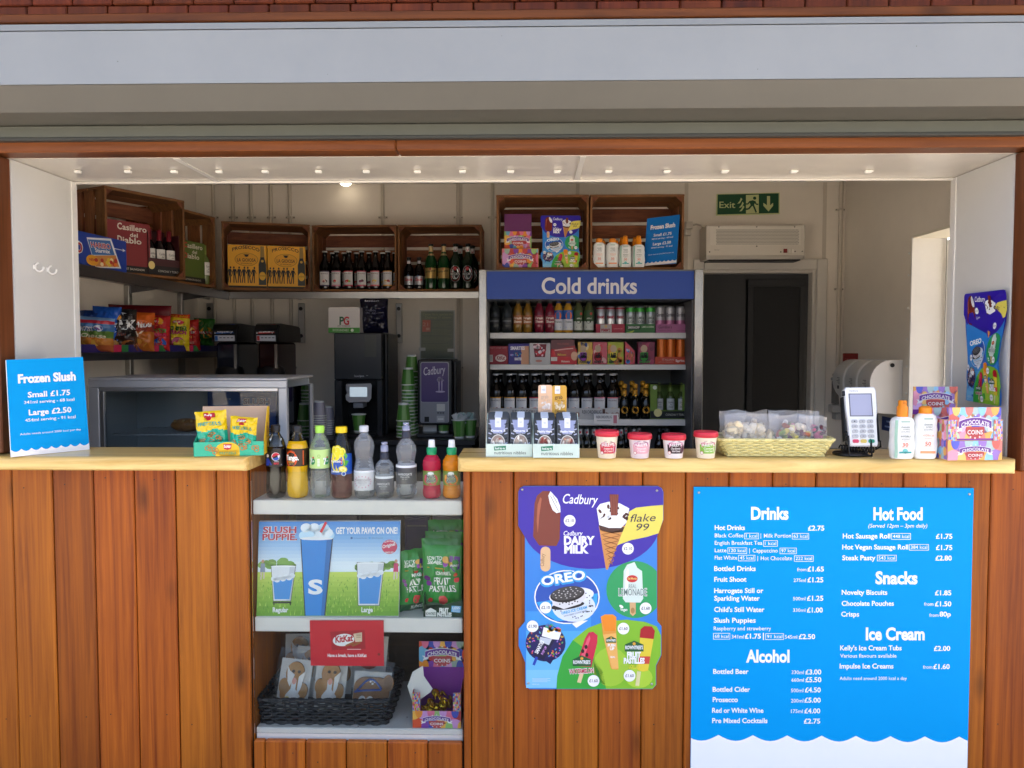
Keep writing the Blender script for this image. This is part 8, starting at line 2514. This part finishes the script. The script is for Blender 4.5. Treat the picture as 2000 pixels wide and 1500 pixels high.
nibble_box('pale green card box of dark nut packs next to the ice cream tubs', 1041, 1132, 894, ('Healthy Heart', 'mixed nuts', 'dark nut packs in the second card box', 'dark nut pack under the yellow cashew packs, {}, {}'), '#2a2b2e', 70)
# cashew packs leaning on top
for k, (x0, x1, y0, y1, hx, lb) in enumerate(((1051, 1079, 752, 816, '#d8b494', 'pale pink cashew pack standing on the nut packs'), (1078, 1107, 753, 818, '#c99a34', 'mustard yellow cashew pack standing on the nut packs'))):
    Yk = .055
    a, b = P(x0, y1, Yk), P(x1, y0, Yk)
    t_ = thing('cashew_pack', lb, 'nut pack', ((a.x + b.x) / 2, Yk, a.z), 'cashew packs')
    mb = MB(); mb.prism(rr_pts(a.x + .0005, a.z, b.x - .0005, b.z, .007), Yk, Yk + .012, M(hx, .35), 'y'); mb.build('tray', t_)
    mb = MB(); cv = CV(mb, px_plane(Yk))
    w_ = x1 - x0; TXC = M('#5a3a1c' if k else '#b8a090', .5)
    cv.rect(x0 + w_ * .2, y0 + 1, x0 + w_ * .55, y0 + 16, M('#dfe0e4', .4), 1); cv.t('H&B', x0 + w_ * .27, x0 + w_ * .48, y0 + 11, 4, M('#9aa0b0'), 2)
    cv.t('grab', x0 + w_ * .2, x0 + w_ * .72, y0 + 26, 7, TXC, 2, .012); cv.t("'n' go", x0 + w_ * .35, x0 + w_ * .85, y0 + 31, 4, TXC, 2)
    rnd = random.Random(k)
    for i in range(22): cv.disc(rnd.uniform(x0 + w_ * .22, x0 + w_ * .82), rnd.uniform(y0 + 33, y0 + 46), 2.8, M(rnd.choice(['#ddc9a4', '#e8d8ba', '#c8b088'] if k else ['#e0d8d4', '#d0c6c0', '#ece6e2']), .4), 2 + i % 3, 1.9, 8, rot=rnd.uniform(0, 3))
    cv.t('Cashews', x0 + w_ * .2, x0 + w_ * .86, y0 + 52, 4.6, TXC, 3, .015); cv.rect(x0 + w_ * .2, y0 + 56, x0 + w_ * .7, y0 + 57, TXC, 2)
    mb.build('print', t_)
# ice cream tubs
def tub(label, base, band, bandt, txt, txt2, logo, px, ytop, extra):
    p = PZ(px, 897, CZ); Yt = p.y + .038
    H_ = P(px, ytop, Yt).z - CZ; rt, rb_ = .0345, .0275
    t_ = thing('ice_cream_tub', label, 'tub', (0, 0, 0), 'ice cream tubs on the counter')
    zl = H_ - .016
    mb = MB(); mb.lathe([(rb_ - .002, 0), (rb_, .002), (rt - .001, zl)], M(base, .4), 30); mb.build('tub_body', t_)
    mb = MB(); LR = M('#c8283c', .3); mb.lathe([(rt + .001, zl - .002), (rt + .0035, zl), (rt + .003, H_ - .003), (rt + .001, H_), (rt - .003, H_ - .001), (rt - .004, H_ - .003), (.0001, H_ - .003)], LR, 30); mb.build('lid', t_)
    mb = MB()
    rr_ = lambda z: rb_ + (rt - rb_) * z / zl
    cv = CV(mb, lambda u, v, h: Vector(((rr_(v) + h + .0003) * math.sin(u / .031), -(rr_(v) + h + .0003) * math.cos(u / .031), v)), .0002, vs=1)
    cv.rect(-.026, .016, .026, .044, M(band, .4), 1, 10, 1)
    cv.disc(.024, .030, .008, M(extra, .4), 2, .012)
    for w_, hx in ((0, '#e8e0e0'), (1, logo)):
        g = .0012 * (1 - w_)
        cv.poly([(-.021 - g, .049 + g), (-.012, .051 + g), (0, .048 + g), (.012, .051 + g), (.021 + g, .049 + g), (.018 + g, .036 - g), (-.018 - g, .036 - g)], M(hx, .4), 3 + w_)
    cv.t("KELLY'S", -.0175, .0175, .0395, .0085, M('#f0ecec'), 6, .03, res=3)
    for s in (-1, 1): cv.line([(s * .012, .054), (s * .004, .055)], .0012, M('#8a7a7c'), 2)
    cv.t(txt, -.014, .014, .029, .0062, M(bandt), 4, .01, .25); cv.t(txt2, -.012, .014, .021, .0062, M(bandt), 4, .01, .25)
    cv.disc(-.020, .018, .0055, M('#b85a5a'), 4, n=14); cv.disc(-.020, .018, .0042, M('#e8dcd8'), 5, n=14)
    mb.build('label', t_)
    put(t_, (p.x, Yt, CZ), .04)
tub('cream ice cream tub with red strawberry label and red lid', '#e4d8c0', '#c02c40', '#f0e0d8', 'Strawberries', '& Cream', '#b8283c', 1187.5, 840, '#c8a8b8')
tub('pale pink ice cream tub with soft pink label and red lid', '#dccdd2', '#dba0ac', '#f4ecec', 'Honeycomb', 'Classic', '#b82a7c', 1252.5, 846, '#d8b0bc')
tub('white ice cream tub with dark brown chocolate label and red lid', '#e2dcde', '#2e1420', '#ece4e4', 'Choc Brownie', 'Salted Caramel', '#b82a7c', 1320, 847, '#6a3a50')
tub('cream ice cream tub with green label and red lid beside the yellow basket', '#e4dac4', '#7fb03c', '#f0f0e0', 'Cornish', 'Clotted Cream', '#b8283c', 1383.5, 842, '#d8d0c4')
# yellow wicker basket with sweet bags
pl, pr_ = PZ(1410, 893, CZ), PZ(1628, 894, CZ)
YW = M('#ded493', .55, mott=.18, scale=50, name='straw')
ybk = weave_basket('sweet_basket', 'shallow pale yellow straw basket of clear sweet bags on the counter', P(1404, 860, -.03).x, P(1632, 860, -.03).x, -.036, .145, CZ, .050, .16, YW, 9, 104, .0032, .0029, .0036)
def clear_bag(label, W_, H_, cols, seed, rz, loc, tilt, blob=.011, nb=40):
    t_ = thing('clear_sweet_bag', label, 'sweets', (0, 0, 0), 'clear sweet bags in the straw basket')
    rnd = random.Random(seed)
    mb = MB()
    nu, nv = 18, 14
    for side in (-1, 1):
        g = []
        for j in range(nv + 1):
            for i in range(nu + 1):
                u, v = i / nu - .5, j / nv
                bl = max(0, 1 - abs(2 * u) ** 3) ** .5 * max(0, 1 - (v * 1.15) ** 2) ** .6
                g.append((u * W_, side * (.022 * bl + .001) + .012 * mnoise.noise(Vector((u * 4 + seed, v * 4, 2))) * v + .004 * mnoise.noise(Vector((u * 14, v * 12, seed))), v * H_ + .01 * mnoise.noise(Vector((u * 3, seed, 1))) * v))
        mb.add(g, [(j * (nu + 1) + i, j * (nu + 1) + i + 1, (j + 1) * (nu + 1) + i + 1, (j + 1) * (nu + 1) + i) for j in range(nv) for i in range(nu)], FILM, True)
    mb.build('bag', t_)
    mb = MB()
    for k in range(nb):
        x, z = rnd.uniform(-W_ * .42, W_ * .42), .012 + rnd.random() ** 1.1 * H_ * .62
        mb.X = Matrix.Translation((x, rnd.uniform(-.010, .010), z)) @ Euler((rnd.uniform(0, 3), rnd.uniform(0, 3), rnd.uniform(0, 3))).to_matrix().to_4x4()
        s = blob * rnd.uniform(.7, 1.2)
        mb.box(-s, s, -s * .5, s * .5, -s * .7, s * .7, M(rnd.choice(cols), .5), bev=s * .35)
    mb.X = Matrix.Identity(4)
    o = mb.build('sweets', t_)
    o['kind'] = 'stuff'
    put(t_, loc, rz); t_.rotation_euler.x = R(tilt)
NUT = ['#ecdfc4', '#e2d2ae', '#f0e6d0', '#d8c49c']
MIX = ['#d8c45a', '#e8dcaa', '#ece4d4', '#b86a4a', '#d8a0a8', '#9aa84a', '#e0d4c0', '#7a3a3c']
def yb(px, Y): return (P(px, 880, Y).x, Y, CZ + .007)
clear_bag('clear bag of pale fudge pieces in the straw basket, nearest the ice cream tubs', .175, .126, NUT, 81, .06, yb(1470, .015), -8, .016, 54)
clear_bag('clear bag of coloured jelly sweets in the middle of the straw basket', .135, .122, MIX, 82, -.05, yb(1545, .01), -6, .013, 40)
clear_bag('clear bag of dark pink sweets in the straw basket, nearest the card terminal', .085, .118, ['#b83a5c', '#5a2a34', '#c85a7a', '#3a2428'], 83, -.1, yb(1588, .02), -4, .011, 18)
clear_bag('clear bag behind the fudge in the straw basket', .16, .130, NUT, 84, .1, yb(1452, .07), -2)
clear_bag('clear bag behind the jelly sweets in the straw basket', .165, .130, MIX, 85, 0, yb(1550, .075), -3, .01, 26)

# card terminal in its stand
cp = PZ(1681, 893, CZ)
t_ = thing('card_terminal', 'white card payment terminal with keypad in a black stand', 'card terminal', (cp.x, cp.y + .03, CZ))
tb, tt = P(1686, 872, cp.y + .02), P(1678, 757, cp.y + .065)
ux = Vector((1, -.12, 0)).normalized(); uz = (tt - tb).normalized(); uy = uz.cross(ux).normalized(); ux = uy.cross(uz).normalized()
HT = (tt - tb).length
def tf(u, v, d): return tb + ux * u + uz * v - uy * d * -1
sgn = 1 if uy.dot(CAM - tb) < 0 else -1       # uy points away from the viewer
Mx = Matrix((ux, uy * sgn, uz)).transposed().to_4x4(); Mx.translation = tb
mb = MB(); mb.X = Mx
GRY = M('#c9cacc', .35); LGT = M('#e4e6e6', .35)
secs = [(0, .039), (.006, .043), (HT * .45, .044), (HT * .62, .048), (HT * .95, .048), (HT, .043)]
out = [(w_, z) for z, w_ in secs] + [(-w_, z) for z, w_ in secs[::-1]]
mb.prism(out, -.004, .030, GRY, 'y'); mb.prism([(x * .95, .004 + z * .965) for x, z in out], -.008, -.0042, LGT, 'y')
mb.build('casing', t_)
mb = MB(); mb.X = Mx
cv = CV(mb, lambda u, v, h: Vector((u, -.008 - h, v)), .0006, vs=1)
cv.rect(-.036, HT * .50, .034, HT * .89, M('#5a5c62', .3), 1); cv.rect(-.033, HT * .515, .031, HT * .875, M('#9a9db4', .15, emit=.03), 2)
cv.t('Verifone', -.034, -.006, HT * .925, .0045, M('#7a7c80'), 1); mb.build('screen', t_)
for r_ in range(5):
    for c_ in range(3):
        mb = MB(); mb.X = Mx
        u, v = -.024 + .0235 * c_, HT * (.415 - .083 * r_)
        hx = '#b0b2b6' if r_ < 4 else ('#c83a5a', '#d0b85a', '#1f8a6a')[c_]
        mb.prism(rr_pts(u - .009, v - .0055, u + .009, v + .0055, .004), -.0115, -.0081, M(hx, .4), 'y')
        if r_ < 4:
            cv = CV(mb, lambda uu, vv, h: Vector((uu, -.0115 - h, vv)), vs=1); cv.t('123456789*0#'[r_ * 3 + c_], u - .002, u + .002, v - .002, .004, M('#3a3c40'), 1)
        mb.build('key', t_)
mb = MB(); SB = M('#121214', .35)
base = Vector((cp.x, cp.y, CZ))
fr2 = [base + Vector(v) for v in ((-.034, .004, .004), (.036, .004, .004), (.036, .012, .05), (.034, .045, .075), (-.034, .045, .075), (-.034, .012, .05))]
mb.tube(fr2, .0035, SB, 8, True)
mb.X = Matrix.Translation(base + Vector((-.01, .055, 0))); mb.lathe([(.052, 0), (.055, .003), (.05, .010), (.02, .014), (.014, .05), (.012, .09), (.0001, .09)], SB, 24); mb.X = Mx
mb.box(-.052, -.0485, .002, .034, HT * .1, HT * .85, SB, bev=.001); mb.box(.0485, .052, .002, .034, HT * .1, HT * .55, SB, bev=.001); mb.box(-.04, .04, .031, .040, HT * .1, HT * .9, SB)
for v in (.14, .9): mb.box(-.054, -.040, -.006, .004, HT * v - .008, HT * v + .008, SB, bev=.002)
mb.build('stand', t_)
mb = MB()
cl_ = [base + Vector((-.05 + .11 * k / 110 + .0 , .035 + .011 * math.cos(k * .72), .022 + .012 * math.sin(k * .72))) for k in range(110)]
mb.tube(cl_, .0024, SB, 5)
mb.tube([base + Vector(v) for v in ((.06, .035, .02), (.075, .03, .03), (.08, .045, .045), (.06, .06, .05), (.03, .06, .09))], .003, SB, 6)
mb.build('coiled_lead', t_)

# sun creams by the terminal
for px, ytop, spray, lb in ((1767, 782, True, 'green striped sun cream spray with tall orange cap beside the card terminal'), (1814, 793, False, 'white sun cream bottle with low orange cap beside the printed coin box')):
    p = PZ(px - 6 * (0 if spray else .3), 897, CZ)
    H_ = P(px, ytop, p.y + .02).z - CZ
    o = sun_cream(lb, spray, '', '30' if spray else '50', .078 if spray else .074, H_, 'sun cream bottles on the counter')
    put(o, (p.x, p.y + .022, CZ), .06 if spray else 0)
# coin boxes at the counter end
p = PZ(1905, 899, CZ)
Wc = P(1962, 890, p.y).x - P(1849, 890, p.y).x
coin_box('closed fronted chocolate coin box at the end of the long counter', p.x, p.y + .004, CZ, Wc, .095, P(1900, 820, p.y).z - CZ, P(1905, 796, p.y + .09).z - CZ, 1, 11, .10, False)
o_ = bpy.data.objects[[x.name for x in bpy.data.objects if x.name.startswith('coin_box')][-1]]
mb = MB()
wi = Wc * .70; h0, h1 = .055, P(1905, 796, p.y).z - CZ
mb.box(-Wc / 2 + .004, Wc / 2 - .004, .0035, .0055, .01, h1, M('#e0b890', .5))
cv = CV(mb, lambda u, v, h: Vector((-Wc / 2 + .004 + (Wc - .008) * u, .0035 - h, h1 * (1 - v)))); coin_print(cv, 0, 0, 1, .62, Wc / h1, 14, 1); coin_logo(cv, .5, .36, .68, .50); cv.rect(.14, .59, .86, .62, M('#8a3a9a'), 5)
b_ = mb.build('front_card'); b_.parent = o_; 
p2 = PZ(1850, 886, CZ)
Wd = P(1893, 850, p2.y + .06).x - P(1803, 850, p2.y + .06).x
coin_box('taller chocolate coin box standing behind the counter end one', P(1848, 850, p2.y + .03).x, p2.y + .02, CZ, Wd, .08, .12, P(1848, 755, p2.y + .10).z - CZ, 1, 17, .05, True)
# crumpled poster on the white hatch side
t_ = thing('ice_cream_poster', 'curling ice cream poster stuck on the white hatch side above the coin boxes', 'poster', (HX1, .2, 1.3))
def rev_map(u, v, h):
    a = (u - 76) / (1042 - 76); b = (v - 66) / (1418 - 66)
    y = .275 - .222 * a
    lift = .006 + .010 * (1 - a) * (1 - b) + .006 * (1 + math.sin(b * 8 + a * 3)) + .012 * b
    zt = P(1877, 574, .27).z; zb_ = P(1925, 785, .16).z
    return Vector((HX1 - lift - h, y - .03 * b * (1 - a) - .006 * math.sin(b * 9), zt + (zb_ - zt) * b - .008 * a * b))
mb = MB()
outl = POSTER_OUT
gu, gv = 14, 20
G_ = [rev_map(100 + 920 * i / gu, 72 + 1340 * j / gv, -.0012) for j in range(gv + 1) for i in range(gu + 1)]
mb.add(G_, [(j * (gu + 1) + i, j * (gu + 1) + i + 1, (j + 1) * (gu + 1) + i + 1, (j + 1) * (gu + 1) + i) for j in range(gv) for i in range(gu)], [M('#2f1a9e', .3) if j < 8 else M('#2b6fc8', .3) for j in range(gv) for i in range(gu)], True)
ice_poster(CV(mb, rev_map, .0004))
mb.build('sheet', t_)
